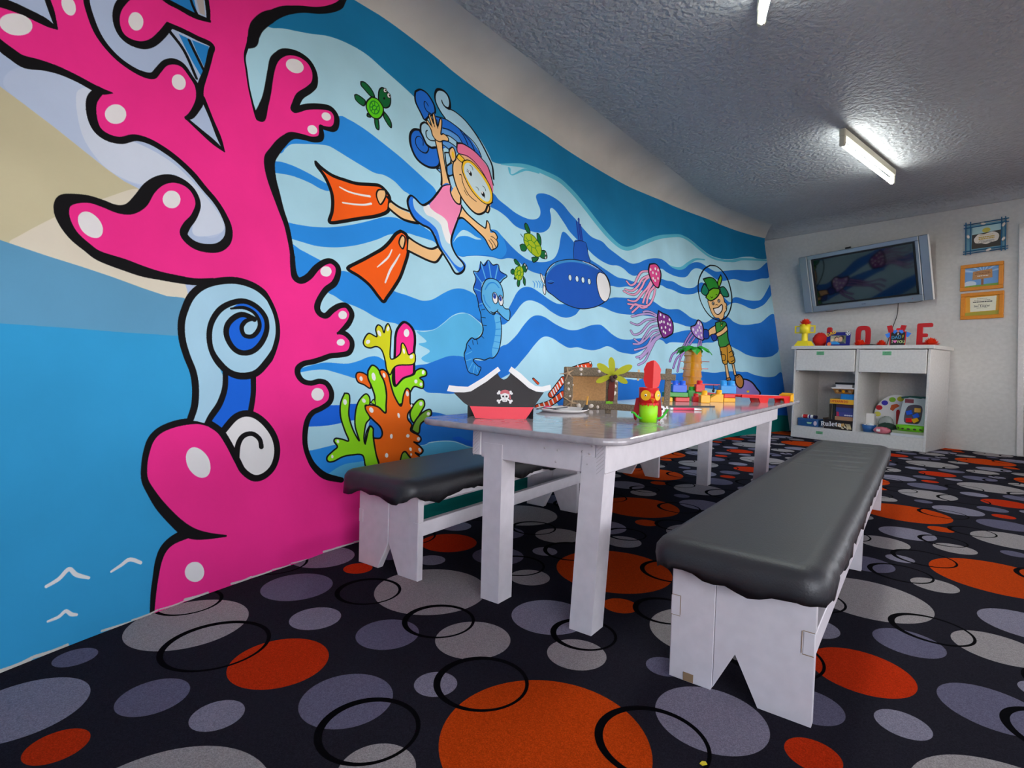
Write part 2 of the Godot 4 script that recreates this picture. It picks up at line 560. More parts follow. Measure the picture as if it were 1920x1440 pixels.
# axes as for the table: x = -v (v to the left), z = -u (u along the bench)
func bench(at: Vector3, yaw: float, w: float, us: Array, seam: float, apex: float, label: String, near: bool):
	var b := thing("bench", label, "bench", at, -yaw, "benches")
	var top := 0.312
	for k in us.size():
		var u: float = us[k]
		# two planks side by side with a V cut where they meet the floor
		var left := [[-w, 0.0], [-(apex + 0.052), 0.0], [-apex, 0.104], [-seam, 0.104 if seam < apex else 0.104], [-seam, top], [-w, top]]
		var right := [[-(apex - 0.052), 0.0], [0.0, 0.0], [0.0, top], [-seam, top], [-seam, 0.104], [-apex, 0.104]]
		if seam > apex + 0.01:
			var ys: float = 0.104 * (1.0 - (seam - apex) / 0.052)
			ys = clampf(ys, 0.0, 0.104)
			left = [[-w, 0.0], [-(apex + 0.052), 0.0], [-seam - 0.0006, ys], [-seam - 0.0006, top], [-w, top]]
			right = [[-(apex - 0.052), 0.0], [0.0, 0.0], [0.0, top], [-seam + 0.0006, top], [-seam + 0.0006, ys], [-apex, 0.104]]
		else:
			left = [[-w, 0.0], [-(apex + 0.052), 0.0], [-apex, 0.104], [-apex, top], [-w, top]]
			right = [[-(apex - 0.052), 0.0], [0.0, 0.0], [0.0, top], [-apex + 0.0012, top], [-apex + 0.0012, 0.103]]
		for q in [left, right]:
			aprism("plank", b, q, -u - 0.025, -u, M.white_wood, Transform3D.IDENTITY, 0.002)
	var L: float = us[2] + 0.002
	# rails let into the edges of the supports, one pair low and one pair under the seat
	for x in [-0.0125, -w + 0.0125]:
		abox("rail", b, Vector3(x + (0.0015 if x > -0.1 else -0.0015), 0.1765, -L / 2 - 0.011), Vector3(0.024, 0.05, L + 0.024), M.white_wood, 0.002)
		abox("rail", b, Vector3(x * 1.0, 0.286, -L / 2 - 0.012), Vector3(0.024, 0.05, L - 0.03), M.white_wood, 0.002)
	abox("seat_board", b, Vector3(-w / 2, top + 0.004, -L / 2 - 0.012), Vector3(w + 0.02, 0.012, L + 0.12), M.board, 0.002)
	# cut lines round the let-in rail ends
	if near:
		for e in [[-w + 0.012, 0.203, 0.022, 0.0012], [-w + 0.0225, 0.18, 0.0012, 0.046], [-w + 0.012, 0.154, 0.022, 0.0012], [-0.012, 0.2025, 0.022, 0.0012], [-0.0245, 0.178, 0.0012, 0.048], [-0.012, 0.152, 0.022, 0.0014]]:
			abox("joint_line", b, Vector3(e[0], e[1], 0.0004), Vector3(e[2], e[3], 0.0016), M.paint_chip, 0.0)
		for e in [[1.02, 0.018], [1.26, 0.02], [1.275, 0.014]]:
			abox("worn_patch", b, Vector3(-0.01, 0.2016, -e[0]), Vector3(0.016, 0.0012, e[1]), M.paint_chip, 0.0)
		abox("worn_patch", b, Vector3(-0.262, 0.012, 0.0004), Vector3(0.024, 0.02, 0.0012), M.paint_chip, 0.0)
	cushion(b, w, L, top + 0.01, near)

func cushion(b: Node3D, w: float, L: float, y: float, near: bool):
	var st := surf(true)
	var rng := RandomNumberGenerator.new()
	rng.seed = 77 if near else 78
	var f := FastNoiseLite.new()
	f.seed = 12 if near else 19
	f.frequency = 1.0
	# rings round the pad: bottom hem, bulge, shoulder, top
	var out := rounded(-w - 0.03, -0.075, 0.028, L + 0.085, 0.055, 7)
	# more points along the sides so that the hem can hang in scallops
	var dense := []
	for i in out.size():
		var a: Vector2 = out[i]
		var c: Vector2 = out[(i + 1) % out.size()]
		var m := maxi(1, int(a.distance_to(c) / 0.022))
		for k in m:
			dense.append(a.lerp(c, float(k) / m))
	var n := dense.size()
	var rows := [[0.012, -0.012], [0.001, -0.04], [-0.003, -0.015], [-0.001, 0.008], [0.010, 0.024], [0.024, 0.031], [0.038, 0.0338], [0.05, 0.0345]]
	var grid := []
	var along := 0.0
	var arcs := []
	for i in n:
		arcs.append(along)
		along += dense[i].distance_to(dense[(i + 1) % n])
	for r in rows.size():
		var line := []
		for i in n:
			var a: Vector2 = dense[(i - 2 + n) % n]
			var c: Vector2 = dense[(i + 2) % n]
			var t := (c - a).normalized()
			var q: Vector2 = dense[i] + Vector2(-t.y, t.x) * rows[r][0]
			var hy: float = y + rows[r][1]
			var s: float = arcs[i]
			var wob := f.get_noise_1d(s * 9.0)
			if r <= 1:
				hy += wob * (0.022 if r == 1 else 0.012) + (0.008 * sin(s * 26.0) if r == 1 else 0.0)
				q += Vector2(-t.y, t.x) * (f.get_noise_1d(s * 14.0 + 50.0) * 0.010)
			elif r <= 3:
				q += Vector2(-t.y, t.x) * (f.get_noise_1d(s * 20.0 + 9.0) * 0.005)
				hy += f.get_noise_1d(s * 22.0 + 30.0) * 0.003
			line.append(Vector3(q.x, hy, -q.y))
		grid.append(line)
	for r in rows.size() - 1:
		for i in n:
			var j := (i + 1) % n
			for v in [grid[r][i], grid[r + 1][j], grid[r][j], grid[r][i], grid[r + 1][i], grid[r + 1][j]]:
				st.add_vertex(v)
	# the top, with shallow cross creases towards the far end
	var y1: float = y + 0.0345
	var nx := 10
	var nz := 150
	var x0 := -w - 0.03 + 0.05
	var x1 := 0.028 - 0.05
	var z0 := -0.075 + 0.05
	var z1 := L + 0.085 - 0.05
	var top_y := func(x, z):
		var e := 0.0
		if near:
			for c in [[1.35, 0.0035], [1.43, 0.003], [1.56, 0.0035], [1.70, 0.003], [1.84, 0.0045], [1.9, 0.003], [2.02, 0.004], [2.12, 0.0035], [2.2, 0.0045], [2.27, 0.003], [2.33, 0.004]]:
				var dz: float = z - c[0] - 0.03 * sin(x * 14.0 + c[0] * 9.0)
				e -= c[1] * exp(-dz * dz / 0.00022)
		var edge: float = minf(minf(x - x0, x1 - x), minf(z - z0, z1 - z))
		return y1 + e * clampf(edge / 0.02, 0.0, 1.0)
	for a in nx:
		for c in nz:
			var q := []
			for e in [[a, c], [a + 1, c], [a + 1, c + 1], [a, c + 1]]:
				var x: float = lerpf(x0, x1, float(e[0]) / nx)
				var z: float = lerpf(z0, z1, float(e[1]) / nz)
				q.append(Vector3(x, top_y.call(x, z), -z))
			for k in [0, 2, 1, 0, 3, 2]:
				st.add_vertex(q[k])
	var cu := obj("cushion", st, M.vinyl, b)
	# the thin fold of vinyl tucked under the pad
	st = surf()
	box(st, Vector3(-w / 2, y - 0.004, -L / 2), Vector3(w + 0.02, 0.02, L + 0.10), 0.008)
	obj("pad_underside", st, M.vinyl, cu)

# ================= cabinet; axes: x to the right from its front right corner (body lies at x < 0), -z to the back
const CAB := Vector3(4.0785, 0, -5.3735)
const EWY := 0.9153
const CW := 1.3106
const CD := 0.62
const CTOP := 1.056

func cab_at(x: float, y: float, z: float) -> Vector3:
	return CAB + Basis(Vector3.UP, -EWY) * Vector3(x, y, z)

func build_cabinet():
	var c := thing("storage_cabinet", "white wooden cabinet with two drawers above two open bays", "cabinet", CAB, -EWY)
	abox("top_board", c, Vector3(-CW / 2, CTOP - 0.0185, -CD / 2 + 0.012), Vector3(CW + 0.06, 0.037, CD + 0.02), M.cabinet, 0.004)
	abox("side_panel", c, Vector3(-0.011, 0.509, -CD / 2), Vector3(0.022, 1.018, CD), M.cabinet, 0.002)
	abox("side_panel", c, Vector3(-CW + 0.011, 0.509, -CD / 2), Vector3(0.022, 1.018, CD), M.cabinet, 0.002)
	abox("divider", c, Vector3(-0.648, 0.575, -CD / 2), Vector3(0.03, 0.886, CD - 0.02), M.cabinet, 0.002)
	abox("back_panel", c, Vector3(-CW / 2, 0.51, -CD + 0.006), Vector3(CW - 0.04, 1.01, 0.012), M.cabinet, 0.0)
	abox("bay_floor", c, Vector3(-CW / 2, 0.123, -CD / 2), Vector3(CW - 0.044, 0.02, CD - 0.02), M.cabinet, 0.002)
	abox("plinth_board", c, Vector3(-CW / 2, 0.0665, -0.009), Vector3(CW - 0.044, 0.133, 0.018), M.cabinet, 0.002)
	for x in [[-1.2865, -0.667, "drawer front on the left"], [-0.63, -0.026, "drawer front on the right"]]:
		var w: float = x[1] - x[0]
		var d := abox("drawer", c, Vector3((x[0] + x[1]) / 2, 0.892, -0.007), Vector3(w - 0.006, 0.238, 0.034), M.cabinet, 0.003)
		abox("drawer_box", d, Vector3((x[0] + x[1]) / 2, 0.885, -0.28), Vector3(w - 0.06, 0.19, 0.5), M.cabinet, 0.0)
		for s in [0, 1]:
			abox("runner", c, Vector3(x[s] + (0.012 if s == 0 else -0.012), 0.762, -0.28), Vector3(0.024, 0.016, 0.5), M.cabinet, 0.0)
		var lx: float = -1.02 if x[0] < -1.0 else -0.37
		var lb := abox("paper_label", d, Vector3(lx, 0.972, 0.0105), Vector3(0.08, 0.04, 0.0012), M.label, 0.0)
		scrawl(lb, Vector3(lx, 0.972, 0.0115), 0.07)
	var lb := abox("paper_label", c, Vector3(-0.994, 0.08, 0.0005), Vector3(0.072, 0.03, 0.0012), M.label, 0.0)
	scrawl(lb, Vector3(-0.994, 0.08, 0.0016), 0.062)

# two short lines of handwriting too small to read
func scrawl(parent: Node, c: Vector3, w: float):
	var st := surf()
	var rng := RandomNumberGenerator.new()
	rng.seed = int(w * 10000) + int(absf(c.x) * 100)
	for line in 2:
		var x := -w * (0.25 if line == 0 else 0.42)
		var y := 0.008 if line == 0 else -0.008
		while x < w * 0.4:
			var l := rng.randf_range(0.003, 0.006)
			box(st, c + Vector3(x, y, 0), Vector3(0.0016, l * 1.6, 0.0006), 0.0, Basis(Vector3.BACK, rng.randf_range(-0.9, 0.9)))
			x += 0.0042
	obj("handwriting", st, M.ink, parent)

# ================= television, on the far wall
func wall_xf(x: float, y: float, z: float) -> Transform3D:
	return Transform3D(Basis(Vector3.UP, -EWY), Vector3(4.577, 0, -5.757) + Basis(Vector3.UP, -EWY) * Vector3(x, y, z))

func build_television():
	var t := thing("television", "silver flat television with a dark screen mounted crooked on the far wall", "television")
	t.transform = wall_xf(-0.815, 1.853, 0.19) * Transform3D(Basis(Vector3.BACK, 0.053) * Basis(Vector3.RIGHT, 0.25), Vector3.ZERO)
	var W := 1.31
	var Hh := 0.683
	# casing with a deeper middle at the back
	abox("casing", t, Vector3(0, 0, -0.045), Vector3(W - 0.02, Hh - 0.02, 0.05), M.silver_side, 0.01)
	abox("rear_housing", t, Vector3(0, 0, -0.085), Vector3(0.7, 0.4, 0.05), M.dark, 0.01)
	# bezel round the screen: four bars
	var sx0 := -0.517
	var sx1 := 0.535
	var sy0 := -0.272
	var sy1 := 0.292
	abox("bezel_bar", t, Vector3(0.005, (sy1 + Hh / 2) / 2, -0.012), Vector3(1.125, Hh / 2 - sy1, 0.034), M.silver, 0.005)
	abox("bezel_bar", t, Vector3(0.005, (sy0 - Hh / 2) / 2, -0.012), Vector3(1.125, Hh / 2 + sy0, 0.034), M.silver, 0.005)
	abox("bezel_bar", t, Vector3((sx0 - 0.558) / 2, (sy0 + sy1) / 2, -0.012), Vector3(0.558 + sx0, sy1 - sy0, 0.034), M.silver, 0.004)
	abox("bezel_bar", t, Vector3((sx1 + 0.568) / 2, (sy0 + sy1) / 2, -0.012), Vector3(0.568 - sx1, sy1 - sy0, 0.034), M.silver, 0.004)
	abox("speaker_panel", t, Vector3(-0.608, 0, -0.014), Vector3(0.092, Hh, 0.036), M.silver, 0.006)
	abox("speaker_panel", t, Vector3(0.612, 0, -0.014), Vector3(0.082, Hh, 0.036), M.silver, 0.006)
	abox("trim_strip", t, Vector3(0.6545, 0, -0.012), Vector3(0.007, Hh, 0.04), M.white, 0.002)
	abox("screen_surround", t, Vector3((sx0 + sx1) / 2, (sy0 + sy1) / 2, -0.021), Vector3(sx1 - sx0, sy1 - sy0, 0.012), M.dark, 0.0)
	abox("screen", t, Vector3((sx0 + sx1) / 2, (sy0 + sy1) / 2, -0.0135), Vector3(sx1 - sx0 - 0.05, sy1 - sy0 - 0.04, 0.004), M.screen, 0.0)
	text("maker_lettering", t, "SONY", 0.017, M.dark, Transform3D(Basis(), Vector3(0.0, -0.307, 0.0052)), 0.001)
	var st := surf(true)
	ball(st, Vector3(0.47, -0.305, 0.005), Vector3(0.004, 0.004, 0.002), 8)
	obj("standby_lamp", st, M.red, t)
	abox("webcam", t, Vector3(-0.11, Hh / 2 + 0.008, -0.03), Vector3(0.055, 0.022, 0.03), M.dark, 0.004)
	for x in [-0.36, 0.48]:
		st = surf(true)
		var p := []
		for k in 9:
			p.append(Vector3(x - 0.07 + 0.0175 * k, -Hh / 2 - 0.004 - 0.012 * sin(PI * k / 8.0), -0.03))
		tube(st, p, 0.0025, 6)
		obj("loose_wire", st, M.cable, t)
	abox("wall_bracket", t, Vector3(0, 0, -0.14), Vector3(0.2, 0.14, 0.06), M.dark, 0.004, Basis(Vector3.RIGHT, -0.25))
	# its cable down to the cabinet
	var c := thing("television_cable", "thin black cable hanging from the television behind the letters", "cable")
	st = surf(true)
	var pts := []
	for q in curve([Vector3(-0.49, 1.56, 0.02), Vector3(-0.50, 1.42, 0.006), Vector3(-0.535, 1.29, 0.005), Vector3(-0.575, 1.13, 0.005), Vector3(-0.6, 1.0, 0.005)], false, 6):
		pts.append(wall_xf(q.x, q.y, q.z).origin)
	tube(st, pts, 0.0035, 8)
	obj("flex", st, M.cable, c)

# ================= framed papers on the far wall
func picture(w: int, h: int, bg: Color) -> Image:
	var im := Image.create_empty(w, h, false, Image.FORMAT_RGB8)
	im.fill(bg)
	return im

func poly(im: Image, pts: Array, c: Color):
	fill_poly(im, v2(pts), c)

func spot(im: Image, x: float, y: float, rx: float, ry: float, c: Color, rot := 0.0):
	fill_poly(im, v2(disc_pts(x, y, rx, ry, 28, rot)), c)

# a flat sheet with a printed picture on its front
func sheet(called, parent: Node, im: Image, w: float, h: float, xf: Transform3D, rough := 0.5) -> MeshInstance3D:
	var st := surf()
	var q := [Vector3(-w / 2, -h / 2, 0), Vector3(w / 2, -h / 2, 0), Vector3(w / 2, h / 2, 0), Vector3(-w / 2, h / 2, 0)]
	var uv := [Vector2(0, 1), Vector2(1, 1), Vector2(1, 0), Vector2(0, 0)]
	for k in [0, 2, 1, 0, 3, 2]:
		st.set_uv(uv[k])
		st.add_vertex(q[k])
	var m := mat(Color.WHITE, rough)
	m.albedo_texture = ImageTexture.create_from_image(im)
	m.texture_repeat = false
	var o := obj(called, st, m, parent)
	o.transform = xf
	return o

func text_rows(im: Image, rows: Array, c: Color):
	# lines of print too small to read: short dashes
	var rng := RandomNumberGenerator.new()
	rng.seed = rows.size() * 13 + im.get_width()
	for r in rows:
		var x: float = r[0]
		while x < r[1]:
			var l: float = rng.randf_range(3, 9) * r[3] / 5.0
			im.fill_rect(Rect2i(int(x), int(r[2]), int(minf(l, r[1] - x)), int(r[3])), c)
			x += l + 2

func build_wall_pictures():
	# paper in a frame of blue sticks
	var t := thing("stick_frame", "printed notice in a frame of crossed blue sticks and shells", "picture frame")
	t.transform = wall_xf(0.232, 2.165, 0.012) * Transform3D(Basis(Vector3.BACK, 0.02), Vector3.ZERO)
	abox("backing", t, Vector3(0, 0, 0), Vector3(0.31, 0.27, 0.008), mat(rgb(120, 170, 190), 0.7), 0.0)
	var im := picture(256, 256, rgb(176, 212, 214))
	poly(im, [[0, 90], [256, 70], [256, 256], [0, 256]], rgb(46, 36, 28))
	poly(im, curve([Vector2(30, 120), Vector2(60, 90), Vector2(110, 96), Vector2(180, 80), Vector2(226, 104), Vector2(240, 140), Vector2(224, 190), Vector2(176, 200), Vector2(130, 216), Vector2(86, 200), Vector2(34, 190), Vector2(18, 150)], true), rgb(238, 226, 212))
	spot(im, 126, 52, 36, 28, rgb(206, 190, 70))
	text_rows(im, [[70, 190, 104, 5], [60, 200, 124, 14], [60, 200, 144, 14]], rgb(196, 160, 60))
	text_rows(im, [[66, 196, 168, 5], [56, 206, 180, 6], [80, 180, 192, 5]], rgb(70, 60, 60))
	sheet("printed_notice", t, im, 0.225, 0.218, Transform3D(Basis(), Vector3(0.005, 0.0, 0.0055)))
	for y in [0.145, 0.113, -0.125, -0.148]:
		var st := surf()
		tube(st, [Vector3(-0.175, y - 0.003, 0.012), Vector3(0, y + 0.001, 0.012), Vector3(0.175, y + 0.003, 0.012)], 0.005, 6)
		obj("stick", st, M.blue_stick, t)
	for x in [-0.155, -0.117, 0.123, 0.152]:
		var st := surf()
		tube(st, [Vector3(x + 0.004, -0.165, 0.019), Vector3(x, 0, 0.019), Vector3(x - 0.002, 0.168, 0.019)], 0.005, 6)
		obj("stick", st, M.blue_stick, t)
	for p in [[-0.02, 0.13], [-0.135, 0.02], [0.14, -0.05], [0.138, 0.09], [0.03, -0.138]]:
		var st := surf(true)
		ball(st, Vector3(p[0], p[1], 0.024), Vector3(0.022, 0.012, 0.007), 10, Basis(Vector3.BACK, p[0] * 9.0))
		obj("shell", st, M.shell, t)
	# two orange frames
	for k in 2:
		var o := thing("orange_frame", ["orange wooden frame holding a blue card with a wooden signpost", "orange wooden frame holding a yellow and white award card"][k], "picture frame", Vector3.ZERO, 0.0, "orange picture frames")
		o.transform = wall_xf([0.2165, 0.232][k], [1.768, 1.477][k], 0.012) * Transform3D(Basis(Vector3.BACK, 0.022), Vector3.ZERO)
		var w := 0.338
		var h := 0.268
		var e := 0.036
		abox("frame_bar", o, Vector3(0, h / 2 - e / 2, 0), Vector3(w, e, 0.024), M.frame_orange, 0.004)
		abox("frame_bar", o, Vector3(0, -h / 2 + e / 2, 0), Vector3(w, e, 0.024), M.frame_orange, 0.004)
		abox("frame_bar", o, Vector3(-w / 2 + e / 2, 0, 0), Vector3(e, h - e * 2, 0.0236), M.frame_orange, 0.004)
		abox("frame_bar", o, Vector3(w / 2 - e / 2, 0, 0), Vector3(e, h - e * 2, 0.0236), M.frame_orange, 0.004)
		if k == 0:
			im = picture(256, 192, rgb(110, 160, 216))
			for a in 7:
				var g := TAU * a / 14.0 + 0.2
				poly(im, [[140, 60], [140 + 260 * cos(g - 0.08), 60 - 260 * sin(g - 0.08)], [140 + 260 * cos(g + 0.08), 60 - 260 * sin(g + 0.08)]], rgb(166, 200, 234))
			spot(im, 40, 160, 50, 30, rgb(206, 220, 232))
			poly(im, [[0, 178], [256, 168], [256, 192], [0, 192]], rgb(120, 160, 50))
			poly(im, [[126, 110], [144, 110], [144, 180], [126, 180]], rgb(150, 100, 60))
			poly(im, [[62, 40], [206, 26], [210, 112], [58, 122]], rgb(186, 132, 78))
			text_rows(im, [[84, 190, 48, 6], [76, 196, 62, 8]], rgb(120, 70, 40))
			text_rows(im, [[96, 180, 84, 9]], rgb(236, 230, 220))
		else:
			im = picture(256, 192, rgb(226, 160, 40))
			poly(im, [[36, 14], [236, 8], [232, 150], [40, 154]], rgb(232, 228, 206))
			poly(im, [[0, 160], [256, 150], [256, 192], [0, 192]], rgb(170, 160, 50))
			text_rows(im, [[90, 166, 26, 4], [70, 190, 40, 4], [100, 170, 84, 4], [90, 170, 118, 4]], rgb(90, 84, 70))
			text_rows(im, [[60, 206, 54, 10]], rgb(60, 56, 50))
		sheet("printed_card", o, im, w - e * 2, h - e * 2, Transform3D(Basis(), Vector3(0, 0, -0.004)))
		if k == 1:
			text("lettering", o, "3er Lugar", 0.026, M.black, Transform3D(Basis(), Vector3(0, -0.004, -0.0032)), 0.0008, "Droid Serif", true)

# ================= things on the table
func zpts(pts: Array, ox: float, oy: float, k: float) -> Array:
	# outline measured on an enlarged view, turned into metres from (ox, oy), y up
	var r := []
	for p in pts:
		r.append(Vector2((p[0] - ox) * k, (oy - p[1]) * k))
	return r

func build_table_things():
	pirate_hat()
	plate_and_brush()
	shell_frame()
	driftwood_fence()
	paper_parrot()
	skull_card()
	palm_tower()
	blocks()
	pens()

func pirate_hat():
	var k := 0.000288
	var t := thing("pirate_hat", "black paper pirate hat with white trim, red band and skull on the table", "hat", table_point(0.112, 0.448), 0.18)
	var tilt := Transform3D(Basis(Vector3.RIGHT, -0.06), Vector3.ZERO)
	var body := zpts([[180, 340], [365, 325], [540, 215], [690, 100], [700, 130], [722, 160], [762, 178], [800, 160], [830, 125], [842, 85], [960, 170], [1080, 280], [1170, 312], [1245, 318], [1120, 500], [1085, 556], [415, 556], [372, 500], [300, 455]], 735, 635, k)
	aprism("front_panel", t, body, -0.0015, 0.0015, M.felt, tilt)
	var band := zpts([[370, 495], [740, 500], [1122, 497], [1078, 570], [1030, 638], [735, 642], [435, 632], [404, 565]], 735, 637, k)
	aprism("red_band", t, band, 0.0018, 0.0032, M.red_card, tilt)
	aprism("white_trim", t, zpts([[104, 325], [126, 258], [240, 268], [345, 270], [520, 160], [688, 30], [720, 74], [560, 205], [380, 322], [300, 336], [200, 336]], 735, 635, k), 0.0016, 0.0034, M.white, tilt)
	aprism("white_trim", t, zpts([[815, 78], [848, 24], [960, 100], [1060, 190], [1140, 245], [1220, 250], [1322, 225], [1332, 285], [1240, 312], [1150, 310], [1060, 270], [950, 180]], 735, 635, k), 0.0016, 0.0034, M.white, tilt)
	# band round the back of the head
	var st := surf(true)
	var ring_ := []
	for i in 17:
		var a := PI * i / 16.0
		ring_.append(Vector3(0.112 * cos(a), 0, -0.004 - 0.12 * sin(a)))
	for i in 16:
		for v in [ring_[i], ring_[i + 1] + Vector3(0, 0.044, 0), ring_[i + 1], ring_[i], ring_[i] + Vector3(0, 0.044, 0), ring_[i + 1] + Vector3(0, 0.044, 0)]:
			st.add_vertex(v)
	obj("head_band", st, M.felt, t)
	# emblem: skull with a striped red scarf over crossed bones
	var e := Node3D.new()
	e.name = "skull_emblem"
	t.add_child(e)
	e.transform = tilt * Transform3D(Basis.from_scale(Vector3(k, k, 1)), Vector3((777 - 735) * k, (635 - 370) * k, 0.0016))
	for s in [-1, 1]:
		var b := Basis(Vector3.BACK, s * 0.62)
		aprism("bone", e, [[-92, -9], [92, -9], [92, 9], [-92, 9]], 0.0, 0.0006, M.white, Transform3D(b, Vector3(0, -12, 0)))
		for x in [-90, 90]:
			for y in [-12, 12]:
				aprism("bone_end", e, disc_pts(x, y, 15, 14, 12), 0.0, 0.0007, M.white, Transform3D(b, Vector3(0, -12, 0)))
	aprism("skull", e, curve([Vector2(-48, 20), Vector2(-44, -20), Vector2(-30, -34), Vector2(-26, -62), Vector2(0, -68), Vector2(26, -62), Vector2(30, -34), Vector2(44, -20), Vector2(48, 20), Vector2(0, 52)], true), 0.0004, 0.0012, M.white)
	aprism("scarf", e, curve([Vector2(-52, 22), Vector2(-44, 58), Vector2(0, 74), Vector2(44, 60), Vector2(54, 24), Vector2(0, 34)], true), 0.001, 0.0018, mat(rgb(206, 104, 112), 0.6))
	aprism("scarf_tail", e, [[44, 30], [66, 10], [74, -38], [58, -36], [50, 0]], 0.0006, 0.0014, mat(rgb(206, 104, 112), 0.6))
	for x in [-20, 20]:
		aprism("eye_socket", e, disc_pts(x, -4, 13, 12, 14), 0.001, 0.0017, M.black)
	aprism("nose", e, [[-6, -26], [6, -26], [0, -12]], 0.001, 0.0017, M.black)
	for x in [-12, 0, 12]:
		aprism("tooth_gap", e, [[x - 1.5, -62], [x + 1.5, -62], [x + 1.5, -42], [x - 1.5, -42]], 0.001, 0.0016, M.black)

func plate_and_brush():
	var at := table_point(0.545, 0.465)
	var p := thing("paper_plate", "white fluted paper plate lying beside the pirate hat", "plate", at)
	var st := surf(true)
	lathe(st, [[0.0001, 0.0015], [0.07, 0.0015], [0.082, 0.004], [0.104, 0.0135], [0.1055, 0.0128], [0.083, 0.0025], [0.071, 0.0], [0.0001, 0.0]], 72, Transform3D.IDENTITY, 0.006, 36)
	obj("plate", st, M.paper, p)
	var b := thing("paint_brush", "small paint brush with an orange handle standing in the paper plate", "brush", at + Vector3(0.085, 0.008, 0.03), 0.2)
	st = surf(true)
	tube(st, [Vector3(0.006, 0.022, 0), Vector3(0.008, 0.04, 0), Vector3(0.010, 0.058, 0)], 0.0036, 8)
	obj("handle", st, M.brush_wood, b)
	st = surf()
	prism(st, v2([[-0.014, 0.0], [0.01, 0.0], [0.011, 0.014], [0.009, 0.024], [0.002, 0.024]]), -0.004, 0.004)
	obj("bristles", st, M.dark, b)
	var s := thing("craft_scraps", "dark ribbon and pink craft scraps heaped in the paper plate", "craft scraps", at + Vector3(-0.03, 0.0015, 0.01))
	st = surf()
	for q in [[-0.055, 0.012, 0.0, 0.05, 0.25], [-0.01, 0.01, 0.02, 0.07, -0.15], [0.02, 0.012, -0.02, 0.06, 0.1]]:
		box(st, Vector3(q[0], q[1], q[2]), Vector3(q[3], 0.003, 0.018), 0.001, Basis(Vector3.BACK, q[4]) * Basis(Vector3.UP, q[4] * 3.0))
	obj("dark_ribbon", st, mat(rgb(70, 72, 82), 0.6), s)
	aprism("pink_scrap", s, [[-0.05, 0.01], [-0.01, 0.009], [-0.018, 0.02], [-0.04, 0.021]], -0.004, 0.004, mat(rgb(240, 60, 120), 0.6))
	abox("white_scrap", s, Vector3(-0.02, 0.016, 0.015), Vector3(0.04, 0.002, 0.02), M.paper, 0.0, Basis(Vector3.UP, 0.5))

func sea_shell(parent: Node, c: Vector3, r: float, turn: float):
	var st := surf(true)
	lathe(st, [[0.0001, 0.34], [0.5, 0.3], [0.86, 0.16], [1.0, 0.0]], 14, Transform3D(Basis(Vector3.BACK, turn) * Basis.from_scale(Vector3(r, r * 0.8, r * 1.2)) * Basis(Vector3.RIGHT, PI / 2), c), 0.12, 7)
	obj("shell", st, M.shell, parent)

func starfish(parent: Node, c: Vector2, tips: Array, z: float):
	var st := surf(true)
	for t in tips:
		var d: Vector2 = t - c
		tube(st, [Vector3(c.x, c.y, z), Vector3(c.x + d.x * 0.5, c.y + d.y * 0.5, z + 0.001), Vector3(t.x, t.y, z)], 0.0048, 7, 0.0014)
	ball(st, Vector3(c.x, c.y, z), Vector3(0.008, 0.008, 0.005), 10)
	obj("starfish", st, M.star, parent)

func shell_frame():
	var k := 0.000264
	var t := thing("shell_frame", "driftwood picture frame covered in shells and starfish standing on the table", "picture frame")
	t.transform = Transform3D(Basis(Vector3.UP, 0.123) * Basis(Vector3.RIGHT, -0.05), table_point(0.682, 0.544))
	abox("backing_panel", t, Vector3(0.125, 0.088, -0.008), Vector3(0.19, 0.125, 0.004), M.panel, 0.0)
	abox("frame_bar", t, Vector3(0.12, 0.0185, 0), Vector3(0.24, 0.037, 0.012), M.driftwood, 0.003)
	abox("frame_bar", t, Vector3(0.12, 0.1605, 0), Vector3(0.24, 0.039, 0.012), M.driftwood, 0.003)
	abox("frame_bar", t, Vector3(0.02, 0.089, 0.0), Vector3(0.04, 0.104, 0.011), M.driftwood, 0.003)
	abox("frame_bar", t, Vector3(0.2255, 0.089, 0.0), Vector3(0.029, 0.104, 0.011), M.driftwood, 0.003)
	abox("easel_strut", t, Vector3(0.12, 0.075, -0.03), Vector3(0.03, 0.15, 0.004), M.panel, 0.0, Basis(Vector3.RIGHT, 0.33))
	var q := zpts([[425, 290], [432, 370], [730, 315], [225, 520], [230, 615], [255, 730], [300, 548], [1000, 550], [998, 668], [400, 880], [610, 885], [720, 900], [1030, 470], [965, 790]], 150, 935, k)
	var rad := [0.0085, 0.006, 0.0085, 0.006, 0.0065, 0.005, 0.004, 0.0095, 0.0095, 0.012, 0.011, 0.008, 0.006, 0.005]
	for i in q.size():
		sea_shell(t, Vector3(q[i].x, q[i].y, 0.0055), rad[i], i * 1.3)
	var s1 := zpts([[205, 360], [70, 375], [185, 262], [325, 285], [300, 440], [160, 490]], 150, 935, k)
	starfish(t, s1[0], s1.slice(1), 0.011)
	var s2 := zpts([[270, 835], [140, 745], [300, 710], [395, 850], [265, 930], [145, 915]], 150, 935, k)
	starfish(t, s2[0], s2.slice(1), 0.011)

